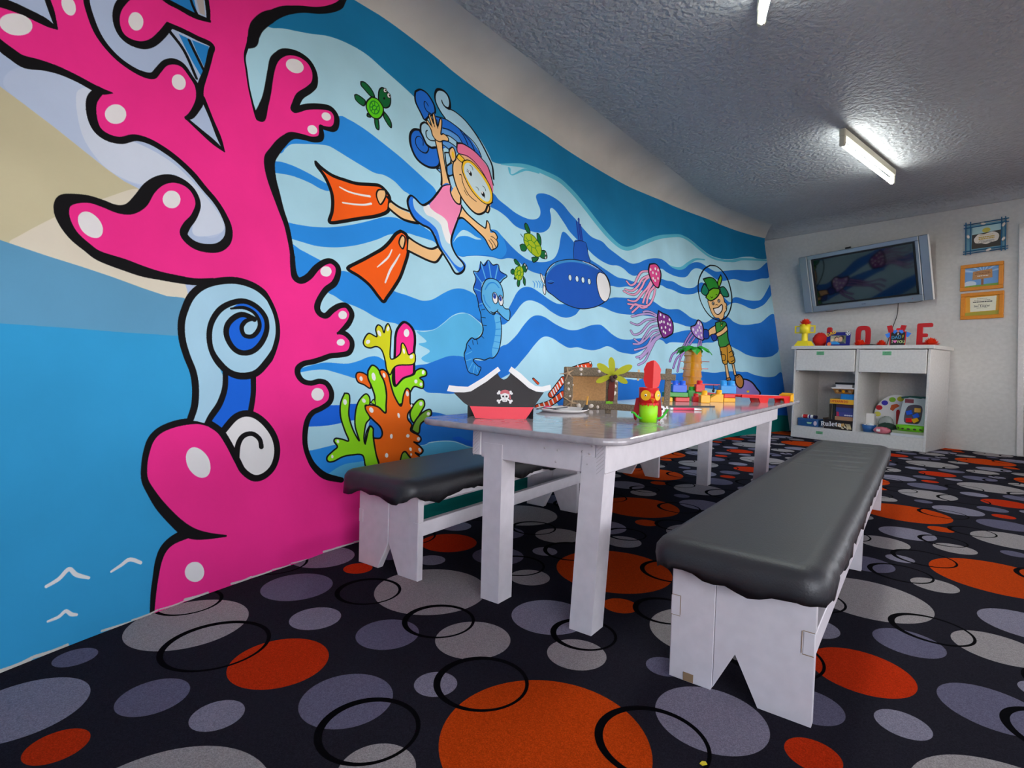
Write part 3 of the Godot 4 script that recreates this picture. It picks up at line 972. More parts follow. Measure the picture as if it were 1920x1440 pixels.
func driftwood_fence():
	var k := 0.000242
	var t := thing("driftwood_fence", "open driftwood frame with a yellow-green foam palm tree glued on its post", "craft frame")
	t.transform = Transform3D(Basis(Vector3.UP, -0.17), table_point(0.632, 0.308))
	abox("upright", t, Vector3(0.0, 0.085, 0), Vector3(0.024, 0.17, 0.012), M.driftwood, 0.002)
	abox("upright", t, Vector3(0.224, 0.092, 0), Vector3(0.023, 0.184, 0.012), M.driftwood, 0.002, Basis(Vector3.BACK, -0.03))
	abox("rail", t, Vector3(0.12, 0.1545, 0.011), Vector3(0.265, 0.024, 0.011), M.driftwood, 0.002, Basis(Vector3.BACK, -0.03))
	abox("rail", t, Vector3(0.095, 0.0255, 0.011), Vector3(0.25, 0.026, 0.011), M.driftwood, 0.002, Basis(Vector3.BACK, -0.035))
	for p in [[0.113, 0.172], [0.111, 0.139]]:
		abox("peg", t, Vector3(p[0], p[1], 0.006), Vector3(0.009, 0.011, 0.006), mat(rgb(232, 200, 160), 0.7), 0.001)
	aprism("palm_trunk", t, zpts([[860, 800], [950, 800], [965, 560], [958, 440], [880, 440], [858, 620]], 870, 1005, k), 0.0172, 0.0205, M.trunk)
	aprism("grass_tuft", t, zpts([[828, 840], [830, 795], [850, 806], [880, 792], [905, 806], [935, 796], [940, 840]], 870, 1005, k), 0.0205, 0.0225, M.grass)
	var c := Vector2(925, 370)
	for f in [[Vector2(885, 85), 52], [Vector2(668, 200), 56], [Vector2(662, 498), 46], [Vector2(1226, 212), 56], [Vector2(1162, 496), 46]]:
		var d: Vector2 = f[0] - c
		var n: Vector2 = Vector2(-d.y, d.x).normalized() * f[1]
		var raw := []
		for e in [[0.05, 0.35], [0.35, 0.85], [0.55, 1.0], [0.75, 0.95], [0.92, 0.6], [1.0, 0.0], [0.92, -0.6], [0.75, -0.95], [0.55, -1.0], [0.35, -0.85], [0.05, -0.35]]:
			var w: Vector2 = c + d * e[0] + n * e[1]
			raw.append([w.x, w.y])
		aprism("palm_frond", t, curve(zpts(raw, 870, 1005, k), true, 3), 0.019, 0.0245, M.foam_leaf, Transform3D.IDENTITY, 0.0)
	for q in zpts([[905, 415], [965, 400], [922, 455]], 870, 1005, k):
		var st := surf(true)
		ball(st, Vector3(q.x, q.y, 0.029), Vector3(0.0085, 0.0085, 0.0065), 12)
		obj("coconut", st, M.coconut, t)

func paper_parrot():
	var t := thing("paper_parrot", "paper tube parrot with lime body, red head crest and round yellow eyes", "paper bird", table_point(0.445, 0.066), 0.02)
	var st := surf(true)
	lathe(st, [[0.0001, 0.0], [0.029, 0.0], [0.0315, 0.03], [0.032, 0.07], [0.0001, 0.07]], 28)
	obj("body_tube", st, M.lime, t)
	st = surf(true)
	lathe(st, [[0.0001, 0.064], [0.0328, 0.064], [0.0335, 0.117], [0.0325, 0.117], [0.0315, 0.085], [0.0001, 0.085]], 28)
	obj("head_tube", st, M.red, t)
	# ragged lower edge of the head paper
	st = surf()
	for i in 9:
		var a := -1.2 + i * 0.3
		var b := Basis(Vector3.UP, a)
		prism(st, v2([[-0.005, 0.066], [0.005, 0.066], [0.003, 0.058 - 0.003 * (i % 2)], [-0.003, 0.058]]), 0.0322, 0.0336, Transform3D(b, Vector3.ZERO))
	obj("paper_fringe", st, M.red, t)
	# folded feather crest: two leaves meeting at a ridge
	for s in [-1, 1]:
		var leaf := [[0.0, 0.11], [s * 0.024, 0.122], [s * 0.0315, 0.145], [s * 0.029, 0.165], [s * 0.0315, 0.18], [s * 0.022, 0.196 if s > 0 else 0.202], [s * 0.008, 0.209], [0.0, 0.211]]
		aprism("crest_leaf", t, leaf, -0.0008, 0.0008, M.red, Transform3D(Basis(Vector3.UP, s * 0.35), Vector3(0.006, 0, 0.022)))
	for e in [[-0.55, 0.0175], [0.75, 0.0175]]:
		var xf := Transform3D(Basis(Vector3.UP, e[0]), Vector3.ZERO)
		var eye := aprism("eye_disc", t, disc_pts(0, 0.092, e[1], 0.0175, 24), 0.0335, 0.0352, M.yellow, xf)
		st = surf(true)
		ball(st, xf * Vector3(0, 0.0925, 0.0365), Vector3(0.0042, 0.0042, 0.003), 12, xf.basis)
		obj("eyeball", st, M.white, eye)
		st = surf(true)
		ball(st, xf * Vector3(0.001, 0.0915, 0.0385), Vector3(0.0024, 0.0024, 0.0018), 10, xf.basis)
		obj("pupil", st, M.black, eye)
	st = surf()
	var b0 := Basis(Vector3.UP, 0.15)
	face(st, [b0 * Vector3(-0.010, 0.083, 0.033), b0 * Vector3(0.010, 0.083, 0.033), b0 * Vector3(0, 0.078, 0.046)], Vector3(0, 0.07, 0.03))
	face(st, [b0 * Vector3(-0.010, 0.083, 0.033), b0 * Vector3(0, 0.064, 0.036), b0 * Vector3(0, 0.078, 0.046)], Vector3(0.01, 0.07, 0.03))
	face(st, [b0 * Vector3(0.010, 0.083, 0.033), b0 * Vector3(0, 0.064, 0.036), b0 * Vector3(0, 0.078, 0.046)], Vector3(-0.01, 0.07, 0.03))
	obj("beak", st, M.orange, t)
	for s in [-1, 1]:
		aprism("wing", t, [[0.0, 0.083], [s * 0.012, 0.08], [s * 0.017, 0.05], [s * 0.021, 0.03], [s * 0.017, 0.008], [s * 0.01, 0.002], [0.0, 0.03]], -0.0015, 0.0015, M.red_dark, Transform3D(Basis(Vector3.UP, s * 0.5), Vector3(s * 0.031, 0, 0.0)))
		st = surf(true)
		var p := []
		for q in curve([Vector3(s * 0.026, 0.012, 0.014), Vector3(s * 0.042, 0.018, 0.02), Vector3(s * 0.052, 0.03, 0.018), Vector3(s * 0.062, 0.032 if s < 0 else 0.045, 0.02)], false, 4):
			p.append(q)
		tube(st, p, 0.0036, 7)
		obj("fuzzy_stem", st, M.green_fuzz, t)

func skull_card():
	var t := thing("skull_cutout", "small white paper skull with crossed bones standing beside the paper parrot", "paper cutout", table_point(0.69, 0.112), 0.1)
	var k := 0.00022
	var head := curve(zpts([[1692, 960], [1690, 910], [1720, 884], [1770, 880], [1805, 900], [1812, 950], [1800, 985], [1770, 1010], [1765, 1055], [1745, 1062], [1725, 1050], [1712, 1060], [1705, 1010]], 1755, 1066, k), true, 4)
	aprism("skull", t, head, 0.0, 0.002, M.white)
	for b in [[[1660, 840], [1700, 905]], [[1860, 910], [1790, 945]], [[1830, 1062], [1760, 1035]], [[1835, 1045], [1770, 1020]]]:
		var q := zpts(b, 1755, 1066, k)
		var d: Vector2 = (q[1] - q[0]).normalized()
		var n := Vector2(-d.y, d.x) * 0.0022
		aprism("bone", t, [q[0] + n, q[1] + n, q[1] - n, q[0] - n], -0.0015, 0.0005, M.white)
		aprism("bone_end", t, disc_pts(q[0].x + n.x * 1.4, q[0].y + n.y * 1.4, 0.0034, 0.0034, 10), -0.0015, 0.0006, M.white)
		aprism("bone_end", t, disc_pts(q[0].x - n.x * 1.4, q[0].y - n.y * 1.4, 0.0034, 0.0034, 10), -0.0015, 0.0006, M.white)
	for e in [[1722, 930], [1762, 940]]:
		var q := zpts([e], 1755, 1066, k)
		aprism("eye_hole", t, disc_pts(q[0].x, q[0].y, 0.0034, 0.0046, 12), 0.0018, 0.0026, M.black)
	var m := zpts([[1712, 985], [1725, 962], [1738, 985]], 1755, 1066, k)
	aprism("nose_mouth", t, m, 0.0018, 0.0026, M.black)

func palm_tower():
	var at := table_point(2.24, 0.50)
	var t := thing("palm_tower", "amber plastic palm trunk tower toy with green leaves on top", "toy", at)
	var prof := []
	for i in 7:
		var y := 0.045 * i
		var r := 0.066 - 0.0016 * i
		prof.append([r, y + 0.001])
		prof.append([r - 0.006, y + 0.040])
	var st := surf(true)
	lathe(st, prof, 32)
	obj("amber_trunk", st, M.amber, t)
	for i in 7:
		st = surf(true)
		var r := 0.066 - 0.0016 * i
		lathe(st, [[r - 0.007, 0.045 * i], [r + 0.0015, 0.045 * i], [r + 0.0015, 0.045 * i + 0.004], [r - 0.007, 0.045 * i + 0.004], [r - 0.007, 0.045 * i]], 32)
		obj("trunk_ring", st, M.amber_rib, t)
	st = surf(true)
	tube(st, [Vector3(0, 0.0, 0), Vector3(0, 0.15, 0), Vector3(0, 0.30, 0)], 0.012, 10)
	obj("core", st, M.amber_rib, t)
	for i in 10:
		var a := TAU * i / 10.0 + 0.2
		var b := Basis(Vector3.UP, a)
		st = surf()
		var pts := [Vector2(0.02, 0.012), Vector2(0.06, 0.02), Vector2(0.105, 0.017), Vector2(0.12, 0.0)]
		# a drooping leaf of three panes either side of its rib
		var spine := [Vector3(0.015, 0.318, 0), Vector3(0.06, 0.338 - 0.008 * (i % 2), 0), Vector3(0.095, 0.325 - 0.012 * (i % 2), 0), Vector3(0.118, 0.300 - 0.016 * (i % 2), 0)]
		for j in 3:
			for s in [-1, 1]:
				var w0: float = pts[j].y * s * 1.5
				var w1: float = pts[j + 1].y * s * 1.5
				var q := [b * spine[j], b * (spine[j] + Vector3(0, -0.008, w0)), b * (spine[j + 1] + Vector3(0, -0.008, w1)), b * spine[j + 1]]
				face(st, q, Vector3(0, 0.1, 0))
		obj("leaf", st, M.leaf, t)
	for q in [[0.085, 0.3, 0.16], [0.14, 1.9, 0.14], [0.19, -0.4, 0.13], [0.236, 0.9, 0.12], [0.09, -0.1, 0.2]]:
		st = surf(true)
		var d: Vector3 = Vector3(cos(q[1]), 0, sin(q[1])) * q[2]
		tube(st, [Vector3(0, q[0], 0) - d * 0.75, Vector3(0, q[0], 0), Vector3(0, q[0], 0) + d], 0.0022, 6)
		obj("stick", st, M.stick, t)
	# the little hanging monkey figure
	st = surf(true)
	tube(st, [Vector3(0.128, 0.088, 0.04), Vector3(0.128, 0.07, 0.04), Vector3(0.128, 0.055, 0.04)], 0.002, 6)
	ball(st, Vector3(0.128, 0.05, 0.04), Vector3(0.009, 0.011, 0.008), 10)
	ball(st, Vector3(0.132, 0.062, 0.04), Vector3(0.006, 0.006, 0.006), 10)
	obj("hanging_figure", st, M.dark, t)

# one chunky building block: body plus studs
func block(label: String, u: float, v: float, y: float, sx: float, sy: float, sz: float, nx: int, nz: int, m: Material, turn := 0.0, stud := 0.016, sh := 0.02) -> Node3D:
	var t := thing("building_block", label, "toy block", table_point(u, v, TT + y), -TABY + turn, "building blocks on the table")
	abox("block_body", t, Vector3(0, sy / 2, 0), Vector3(sx, sy, sz), m, 0.003)
	for i in nx:
		for j in nz:
			var st := surf(true)
			var x := sx * ((i + 0.5) / nx - 0.5)
			var z := sz * ((j + 0.5) / nz - 0.5)
			lathe(st, [[stud, 0.0], [stud * 0.96, sh - 0.002], [stud * 0.8, sh], [0.0001, sh]], 18, Transform3D(Basis(), Vector3(x, sy - 0.001, z)))
			obj("stud", st, m, t)
	return t

func blocks():
	var r := 0.55
	block("yellow flat block at the bottom left of the block pile", 1.665, 0.452, 0.0, 0.055, 0.024, 0.05, 0, 0, M.b_yellow, r)
	block("red flat block beside the yellow one under the green plate", 1.735, 0.392, 0.0, 0.078, 0.026, 0.05, 0, 0, M.b_red, r)
	block("long green block lying across the red and yellow flat blocks", 1.708, 0.422, 0.0262, 0.134, 0.026, 0.055, 0, 0, M.b_green, r)
	block("dark blue block with round studs on top of the green block", 1.722, 0.405, 0.0524, 0.078, 0.042, 0.05, 2, 1, M.b_blue, r, 0.017, 0.025)
	block("green block with studs standing left of the dark blue block", 1.80, 0.485, 0.0, 0.06, 0.07, 0.05, 2, 1, M.b_green, r, 0.014, 0.026)
	block("green studded block at the foot of the amber tower", 1.93, 0.40, 0.0, 0.05, 0.06, 0.05, 1, 1, M.b_green, r, 0.017, 0.022)
	block("red block with one stud standing high on green blocks", 1.935, 0.355, 0.052, 0.052, 0.045, 0.045, 1, 1, M.b_red, r, 0.017, 0.024)
	block("green flat block under the high red block", 1.935, 0.352, 0.0, 0.06, 0.05, 0.05, 0, 0, M.b_green, r)
	block("small red block with one stud left of the yellow square block", 1.80, 0.332, 0.0, 0.04, 0.03, 0.04, 1, 1, M.b_red, r, 0.014, 0.018)
	block("yellow square block with one round stud at the front", 1.745, 0.268, 0.0, 0.05, 0.044, 0.05, 1, 1, M.b_yellow, r, 0.016, 0.026)
	block("yellow flat block under the red flat block near the middle", 1.995, 0.205, 0.0, 0.066, 0.024, 0.06, 0, 0, M.b_yellow, r)
	block("red flat block between the yellow flat and light blue blocks", 1.995, 0.205, 0.0242, 0.066, 0.024, 0.06, 0, 0, M.b_red, r)
	block("light blue block with two studs on top of the stack", 1.995, 0.212, 0.0484, 0.088, 0.047, 0.055, 2, 1, M.b_sky, r, 0.02, 0.03)
	block("green round-studded block behind the yellow sloped block", 1.98, 0.29, 0.0, 0.03, 0.03, 0.03, 1, 1, M.b_green, r, 0.013, 0.012)
	# sloped block
	var t := thing("building_block", "yellow block with a sloping side and one stud", "toy block", table_point(1.905, 0.252), -TABY + r, "building blocks on the table")
	aprism("block_body", t, [[-0.038, 0.0], [0.038, 0.0], [0.038, 0.046], [0.0, 0.046], [-0.036, 0.022]], -0.025, 0.025, M.b_yellow, Transform3D.IDENTITY, 0.002)
	var st := surf(true)
	lathe(st, [[0.016, 0.0], [0.0155, 0.023], [0.013, 0.025], [0.0001, 0.025]], 18, Transform3D(Basis(), Vector3(0.019, 0.045, 0)))
	obj("stud", st, M.b_yellow, t)
	# red bridge running to the far right corner
	var a := table_point(2.02, 0.16)
	var b := table_point(2.30, -0.045)
	var d := b - a
	var g := thing("toy_bridge", "long red plastic toy bridge with a yellow end near the table's far corner", "toy", a, atan2(-d.z, d.x))
	var L := d.length()
	var side := [[0.0, 0.046], [L, 0.040], [L, 0.0], [L - 0.036, 0.0], [L - 0.044, 0.026], [L - 0.155, 0.026], [L - 0.162, 0.0], [L - 0.215, 0.0], [L - 0.228, 0.026], [0.0, 0.03]]
	aprism("bridge_side", g, side, -0.004, 0.004, M.b_red, Transform3D(Basis(), Vector3(0, 0, 0.035)))
	aprism("bridge_side", g, side, -0.004, 0.004, M.b_red, Transform3D(Basis(), Vector3(0, 0, -0.035)))
	aprism("deck", g, [[0.0, 0.033], [L, 0.027], [L, 0.033], [0.0, 0.039]], -0.033, 0.033, M.b_red)
	abox("white_lining", g, Vector3(L * 0.62, 0.040, -0.006), Vector3(L * 0.5, 0.003, 0.05), M.paper, 0.0)
	aprism("yellow_end", g, [[0.0, 0.01], [0.012, 0.012], [0.022, 0.004], [0.022, 0.058], [0.012, 0.050], [0.0, 0.048]], -0.045, 0.045, M.b_yellow, Transform3D(Basis(), Vector3(L + 0.0005, 0, 0)))
	var g2 := thing("toy_bridge", "short red plastic toy bridge lying behind the light blue block", "toy", table_point(2.13, 0.37), atan2(-d.z, d.x) + 0.25)
	aprism("deck", g2, [[-0.09, 0.05], [0.12, 0.034], [0.12, 0.0], [0.105, 0.0], [0.105, 0.02], [-0.075, 0.034], [-0.075, 0.0], [-0.09, 0.0]], -0.03, 0.03, M.b_red)

func pens():
	var p := [table_point(1.213, 0.30), table_point(1.46, 0.128)]
	var t := thing("black_ruler", "long thin black strip lying on the table behind the pink pen", "ruler", (p[0] + p[1]) / 2, atan2(-(p[1] - p[0]).z, (p[1] - p[0]).x))
	var L: float = p[0].distance_to(p[1])
	aprism("strip", t, [[-L / 2, -0.009], [L * 0.2, -0.008], [L / 2, 0.0], [L * 0.2, 0.008], [-L / 2, 0.009]], 0.0, 0.005, M.dark, Transform3D(Basis(Vector3.RIGHT, -PI / 2), Vector3.ZERO))
	var q := [table_point(1.038, 0.205), table_point(1.135, 0.098)]
	var n := thing("pink_pen", "pink pen with white ends lying on the table", "pen", (q[0] + q[1]) / 2 + Vector3(0, 0.006, 0), atan2(-(q[1] - q[0]).z, (q[1] - q[0]).x))
	var H: float = q[0].distance_to(q[1]) / 2
	var st := surf(true)
	tube(st, [Vector3(-H * 0.8, 0, 0), Vector3(0, 0, 0), Vector3(H * 0.55, 0, 0)], 0.0058, 10)
	obj("barrel", st, M.pink_pen, n)
	for e in [[-H, -H * 0.78, 0.005, 0.0055], [H * 0.53, H * 1.05, 0.0055, 0.0028]]:
		st = surf(true)
		tube(st, [Vector3(e[0], 0, 0), Vector3((e[0] + e[1]) / 2, 0, 0), Vector3(e[1], 0, 0)], e[2], 10, e[3])
		obj("end_cap", st, M.white, n)

# ================= things on the cabinet
func paper_flower(label: String, at: Vector3, r: float, h: float, sd: int):
	var t := thing("paper_flower", label, "paper flower", at, 0.0, "orange paper flowers on the cabinet")
	var rng := RandomNumberGenerator.new()
	rng.seed = sd
	var st := surf()
	for i in 130:
		var a := rng.randf() * TAU
		var e := rng.randf_range(0.05, 1.4)
		var d := Vector3(cos(a) * cos(e), sin(e), sin(a) * cos(e))
		var side := d.cross(Vector3.UP).normalized() * r * 0.12
		var tip := Vector3(d.x * r, d.y * h, d.z * r) * rng.randf_range(0.86, 1.06)
		var midp := tip * 0.7
		face(st, [tip * 0.1, midp + side, tip, midp - side], -d)
	obj("petals", st, M.flower, t)
	st = surf(true)
	ball(st, Vector3(0, h * 0.24, 0), Vector3(r * 0.4, h * 0.24, r * 0.4), 14)
	obj("flower_heart", st, M.pom, t)

func build_cabinet_top():
	var Y := CTOP
	# paper trophy
	var t := thing("paper_trophy", "yellow paper trophy cup with two square handles on the cabinet", "trophy", cab_at(-1.236, Y, -0.07), -EWY)
	var st := surf()
	lathe(st, [[0.114, 0.0], [0.075, 0.06], [0.0001, 0.06]], 4, Transform3D(Basis(Vector3.UP, PI / 4), Vector3.ZERO))
	obj("foot", st, M.cup, t)
	st = surf(true)
	lathe(st, [[0.034, 0.058], [0.032, 0.152]], 20)
	obj("stem", st, M.cup, t)
	st = surf(true)
	lathe(st, [[0.0001, 0.15], [0.056, 0.15], [0.057, 0.252], [0.054, 0.252], [0.053, 0.156], [0.0001, 0.156]], 26)
	obj("cup", st, M.cup, t)
	for s in [-1, 1]:
		var hd := abox("handle", t, Vector3(s * 0.082, 0.232, 0), Vector3(0.055, 0.014, 0.01), M.cup, 0.0)
		abox("handle_side", hd, Vector3(s * 0.108, 0.195, 0), Vector3(0.014, 0.088, 0.0102), M.cup, 0.0)
		abox("handle_low", hd, Vector3(s * 0.082, 0.158, 0), Vector3(0.055, 0.014, 0.01), M.cup, 0.0)
	paper_flower("orange paper flower sitting in the yellow trophy cup", cab_at(-1.236, Y + 0.235, -0.07), 0.083, 0.09, 5)
	# red woolly pompom
	var p := thing("red_pompom", "round red fluffy pompom between the trophy and the letter L", "pompom", cab_at(-1.145, Y, -0.26), 0.0)
	st = surf(true)
	var f := FastNoiseLite.new()
	f.seed = 4
	f.frequency = 1.0
	for i in 14:
		for j in 28:
			var q := []
			for e in [[i, j], [i + 1, j], [i + 1, j + 1], [i, j + 1]]:
				var a: float = PI * e[0] / 14.0
				var b: float = TAU * (e[1] % 28) / 28.0
				var d := Vector3(sin(a) * cos(b), cos(a), sin(a) * sin(b))
				q.append(Vector3(0, 0.083, 0) + d * (0.076 + 0.012 * f.get_noise_3dv(d * 7.0)) * Vector3(1, 1.08, 1))
			for k in [0, 1, 2, 0, 2, 3]:
				st.add_vertex(q[k])
	obj("wool", st, M.pom, p)
	# letters
	var zL := -0.33
	letter("L", "red block letter L standing on the cabinet behind the photo frame", -1.075, zL, [[-0.026, 0.0], [0.09, 0.0], [0.09, 0.045], [0.026, 0.045], [0.026, 0.215], [0.016, 0.228], [-0.016, 0.228], [-0.026, 0.215]], [])
	letter("O", "red block letter O standing on the cabinet", -0.722, zL, curve([Vector2(-0.072, 0.06), Vector2(-0.06, 0.015), Vector2(-0.03, 0.0), Vector2(0.03, 0.0), Vector2(0.06, 0.015), Vector2(0.072, 0.06), Vector2(0.072, 0.17), Vector2(0.06, 0.215), Vector2(0.03, 0.232), Vector2(-0.03, 0.232), Vector2(-0.06, 0.215), Vector2(-0.072, 0.17)], true, 3), curve([Vector2(-0.024, 0.06), Vector2(0, 0.044), Vector2(0.024, 0.06), Vector2(0.024, 0.17), Vector2(0, 0.186), Vector2(-0.024, 0.17)], true, 3))
	letter("V", "red block letter V standing on the cabinet behind the shirt card", -0.405, zL, [[-0.03, 0.0], [0.03, 0.0], [0.088, 0.222], [0.046, 0.228], [0.0, 0.07], [-0.046, 0.228], [-0.088, 0.222]], [])
	letter("E", "red block letter E standing at the right end of the cabinet", -0.218, zL, [[0.0, 0.0], [0.13, 0.0], [0.13, 0.04], [0.048, 0.04], [0.048, 0.096], [0.085, 0.096], [0.092, 0.104], [0.092, 0.126], [0.085, 0.133], [0.048, 0.133], [0.048, 0.198], [0.122, 0.198], [0.132, 0.206], [0.132, 0.232], [0.122, 0.24], [0.01, 0.238], [0.0, 0.225]], [])
	# blue photo frame with DAD
	var fr := thing("dad_photo_frame", "navy blue photo frame with the word DAD and a small football", "photo frame")
	fr.transform = Transform3D(Basis(Vector3.UP, -EWY) * Basis(Vector3.RIGHT, -0.12), cab_at(-0.897, Y, -0.12))
	abox("frame_bar", fr, Vector3(0, 0.014, 0), Vector3(0.244, 0.028, 0.012), M.navy, 0.002)
	abox("frame_bar", fr, Vector3(0, 0.139, 0), Vector3(0.244, 0.036, 0.012), M.navy, 0.002)
	abox("frame_bar", fr, Vector3(-0.102, 0.075, 0), Vector3(0.04, 0.094, 0.0116), M.navy, 0.002)
	abox("frame_bar", fr, Vector3(0.101, 0.075, 0), Vector3(0.042, 0.094, 0.0116), M.navy, 0.002)
	abox("prop", fr, Vector3(0, 0.06, -0.025), Vector3(0.05, 0.12, 0.003), M.navy, 0.0, Basis(Vector3.RIGHT, 0.35))
	var im := picture(160, 96, rgb(150, 150, 130))
	spot(im, 20, 30, 40, 40, rgb(176, 170, 140))
	spot(im, 140, 30, 36, 50, rgb(110, 120, 90))
	spot(im, 112, 30, 26, 26, rgb(60, 44, 38))
	spot(im, 104, 44, 20, 28, rgb(216, 166, 140))
	spot(im, 62, 34, 20, 20, rgb(96, 66, 50))
	spot(im, 66, 46, 16, 22, rgb(224, 176, 150))
	spot(im, 110, 92, 40, 20, rgb(70, 70, 90))
	spot(im, 40, 88, 46, 22, rgb(90, 150, 210))
	spot(im, 22, 52, 14, 16, rgb(226, 206, 170))
	sheet("photograph", fr, im, 0.166, 0.096, Transform3D(Basis(), Vector3(-0.001, 0.0745, 0.0012)))
	text("lettering", fr, "DAD", 0.052, M.yellow, Transform3D(Basis(Vector3.BACK, 0.42), Vector3(-0.075, 0.142, 0.009)), 0.004, "Droid Sans", true)
	st = surf()
	prism(st, v2(disc_pts(0.098, 0.142, 0.024, 0.024, 22)), 0.0062, 0.010)
	var fb := obj("football", st, M.white, fr)
	for i in 6:
		var a := TAU * i / 5.0
		var c := Vector2(0.098, 0.142) + (Vector2.ZERO if i == 5 else Vector2(cos(a), sin(a)) * 0.017)
		aprism("football_patch", fb, disc_pts(c.x, c.y, 0.0066, 0.0066, 5), 0.0101, 0.0106, M.black)
	aprism("basketball", fr, disc_pts(-0.088, 0.024, 0.021, 0.021, 22), 0.0062, 0.010, mat(rgb(240, 120, 70), 0.6))
	aprism("blue_bricks", fr, [[-0.065, 0.02], [0.02, 0.02], [0.02, 0.034], [-0.02, 0.046], [-0.06, 0.04]], 0.0062, 0.0085, M.b_sky)
	# shirt card
	var sh := thing("shirt_card", "black shirt-shaped card with blue collar and sleeves reading DAD I love YOU", "card")
	sh.transform = Transform3D(Basis(Vector3.UP, -EWY) * Basis(Vector3.RIGHT, -0.1), cab_at(-0.335, Y, -0.15))
	aprism("card_body", sh, [[-0.062, 0.0], [0.062, 0.0], [0.064, 0.13], [0.062, 0.142], [-0.06, 0.142], [-0.062, 0.12]], 0.0, 0.003, M.black)
	aprism("red_border", sh, [[-0.072, 0.0], [0.07, 0.0], [0.074, 0.15], [-0.074, 0.15]], -0.003, -0.0002, M.red_letter)
	aprism("sleeve", sh, [[-0.118, 0.123], [-0.075, 0.142], [-0.073, 0.095], [-0.096, 0.085]], 0.0, 0.003, M.blue_paper)
	aprism("sleeve", sh, [[0.118, 0.128], [0.073, 0.148], [0.075, 0.094], [0.09, 0.088]], 0.0, 0.003, M.blue_paper)
	aprism("collar", sh, [[-0.046, 0.142], [-0.038, 0.165], [-0.008, 0.165], [-0.016, 0.14], [-0.032, 0.126]], 0.0032, 0.006, M.blue_paper)
	aprism("collar", sh, [[0.05, 0.142], [0.036, 0.166], [0.006, 0.164], [0.016, 0.14], [0.034, 0.128]], 0.0032, 0.006, M.blue_paper)
	aprism("red_flap", sh, [[-0.02, 0.16], [0.02, 0.16], [0.02, 0.178], [0.013, 0.186], [-0.013, 0.186], [-0.02, 0.178]], -0.003, 0.0025, M.red)
	aprism("tie_tip", sh, [[-0.003, 0.112], [0.003, 0.112], [0.006, 0.135], [-0.004, 0.138]], 0.0032, 0.004, M.paper)
	text("lettering", sh, "DAD", 0.046, mat(rgb(90, 180, 230), 0.6), Transform3D(Basis(Vector3.BACK, 0.08), Vector3(-0.012, 0.089, 0.0035)), 0.001)
	text("lettering", sh, "I", 0.038, mat(rgb(240, 230, 190), 0.6), Transform3D(Basis(), Vector3(-0.046, 0.043, 0.0035)), 0.001)
	text("lettering", sh, "YOU", 0.038, mat(rgb(220, 240, 160), 0.6), Transform3D(Basis(), Vector3(0.033, 0.042, 0.0035)), 0.001)
	aprism("heart", sh, curve([Vector2(0, -0.015), Vector2(0.015, 0.002), Vector2(0.013, 0.012), Vector2(0.006, 0.013), Vector2(0, 0.006), Vector2(-0.006, 0.013), Vector2(-0.013, 0.012), Vector2(-0.015, 0.002)], true, 4), 0.0, 0.001, mat(rgb(236, 120, 190), 0.6), Transform3D(Basis(), Vector3(-0.021, 0.045, 0.0032)))
	for i in 3:
		abox("yellow_stroke", sh, Vector3(0.046, 0.108 - i * 0.009, 0.0036), Vector3(0.014, 0.003, 0.001), M.cup, 0.0, Basis(Vector3.BACK, 0.7))
	# flowers along the letters
	paper_flower("orange paper flower leaning on the letter O", cab_at(-0.70, Y, -0.2), 0.082, 0.078, 11)
	paper_flower("orange paper flower lying between the letters O and V", cab_at(-0.53, Y, -0.3), 0.07, 0.075, 12)
	paper_flower("orange paper flower leaning on the letter E", cab_at(-0.062, Y, -0.215), 0.085, 0.088, 13)
	paper_flower("orange paper flower half hidden behind the navy photo frame", cab_at(-1.02, Y, -0.22), 0.05, 0.06, 14)
	var rm := thing("remote_control", "flat black remote control lying on the cabinet before the letter O", "remote control", cab_at(-0.585, Y, -0.13), -EWY + 0.12)
	aprism("remote_body", rm, [[-0.1, 0.0], [0.1, 0.0], [0.1, 0.012], [0.02, 0.018], [-0.06, 0.012], [-0.1, 0.006]], -0.022, 0.022, M.dark)

func letter(ch: String, label: String, x: float, z: float, outline: Array, hole: Array):
	var t := thing("wooden_letter", label, "letter", cab_at(x, CTOP, z), -EWY, "letters spelling LOVE")
	if hole.is_empty():
		aprism("letter_shape", t, outline, -0.012, 0.012, M.red_letter, Transform3D.IDENTITY, 0.002)
	else:
		# ring: front, back and both rims between two outlines of equal count
		var st := surf()
		var n := 48
		var A := []
		var B := []
		for i in n:
			var a := TAU * i / n
			A.append(ray_hit(outline, Vector2(0, 0.116), a))
			B.append(ray_hit(hole, Vector2(0, 0.116), a))
		for i in n:
			var j := (i + 1) % n
			for zz in [0.012, -0.012]:
				var q := [Vector3(A[i].x, A[i].y, zz), Vector3(A[j].x, A[j].y, zz), Vector3(B[j].x, B[j].y, zz), Vector3(B[i].x, B[i].y, zz)]
				face(st, q, Vector3(q[0].x, q[0].y, 0))
			for e in [A, B]:
				var q := [Vector3(e[i].x, e[i].y, 0.012), Vector3(e[j].x, e[j].y, 0.012), Vector3(e[j].x, e[j].y, -0.012), Vector3(e[i].x, e[i].y, -0.012)]
				face(st, q, Vector3(0, 0.116, 0) if e == A else Vector3(e[i].x, e[i].y, 0) * 2.0 - Vector3(0, 0.116, 0))
		obj("letter_shape", st, M.red_letter, t)

func ray_hit(p: Array, c: Vector2, a: float) -> Vector2:
	var d := Vector2.from_angle(a)
	for i in p.size():
		var h = Geometry2D.segment_intersects_segment(c, c + d * 2.0, p[i], p[(i + 1) % p.size()])
		if h != null:
			return h
	return c

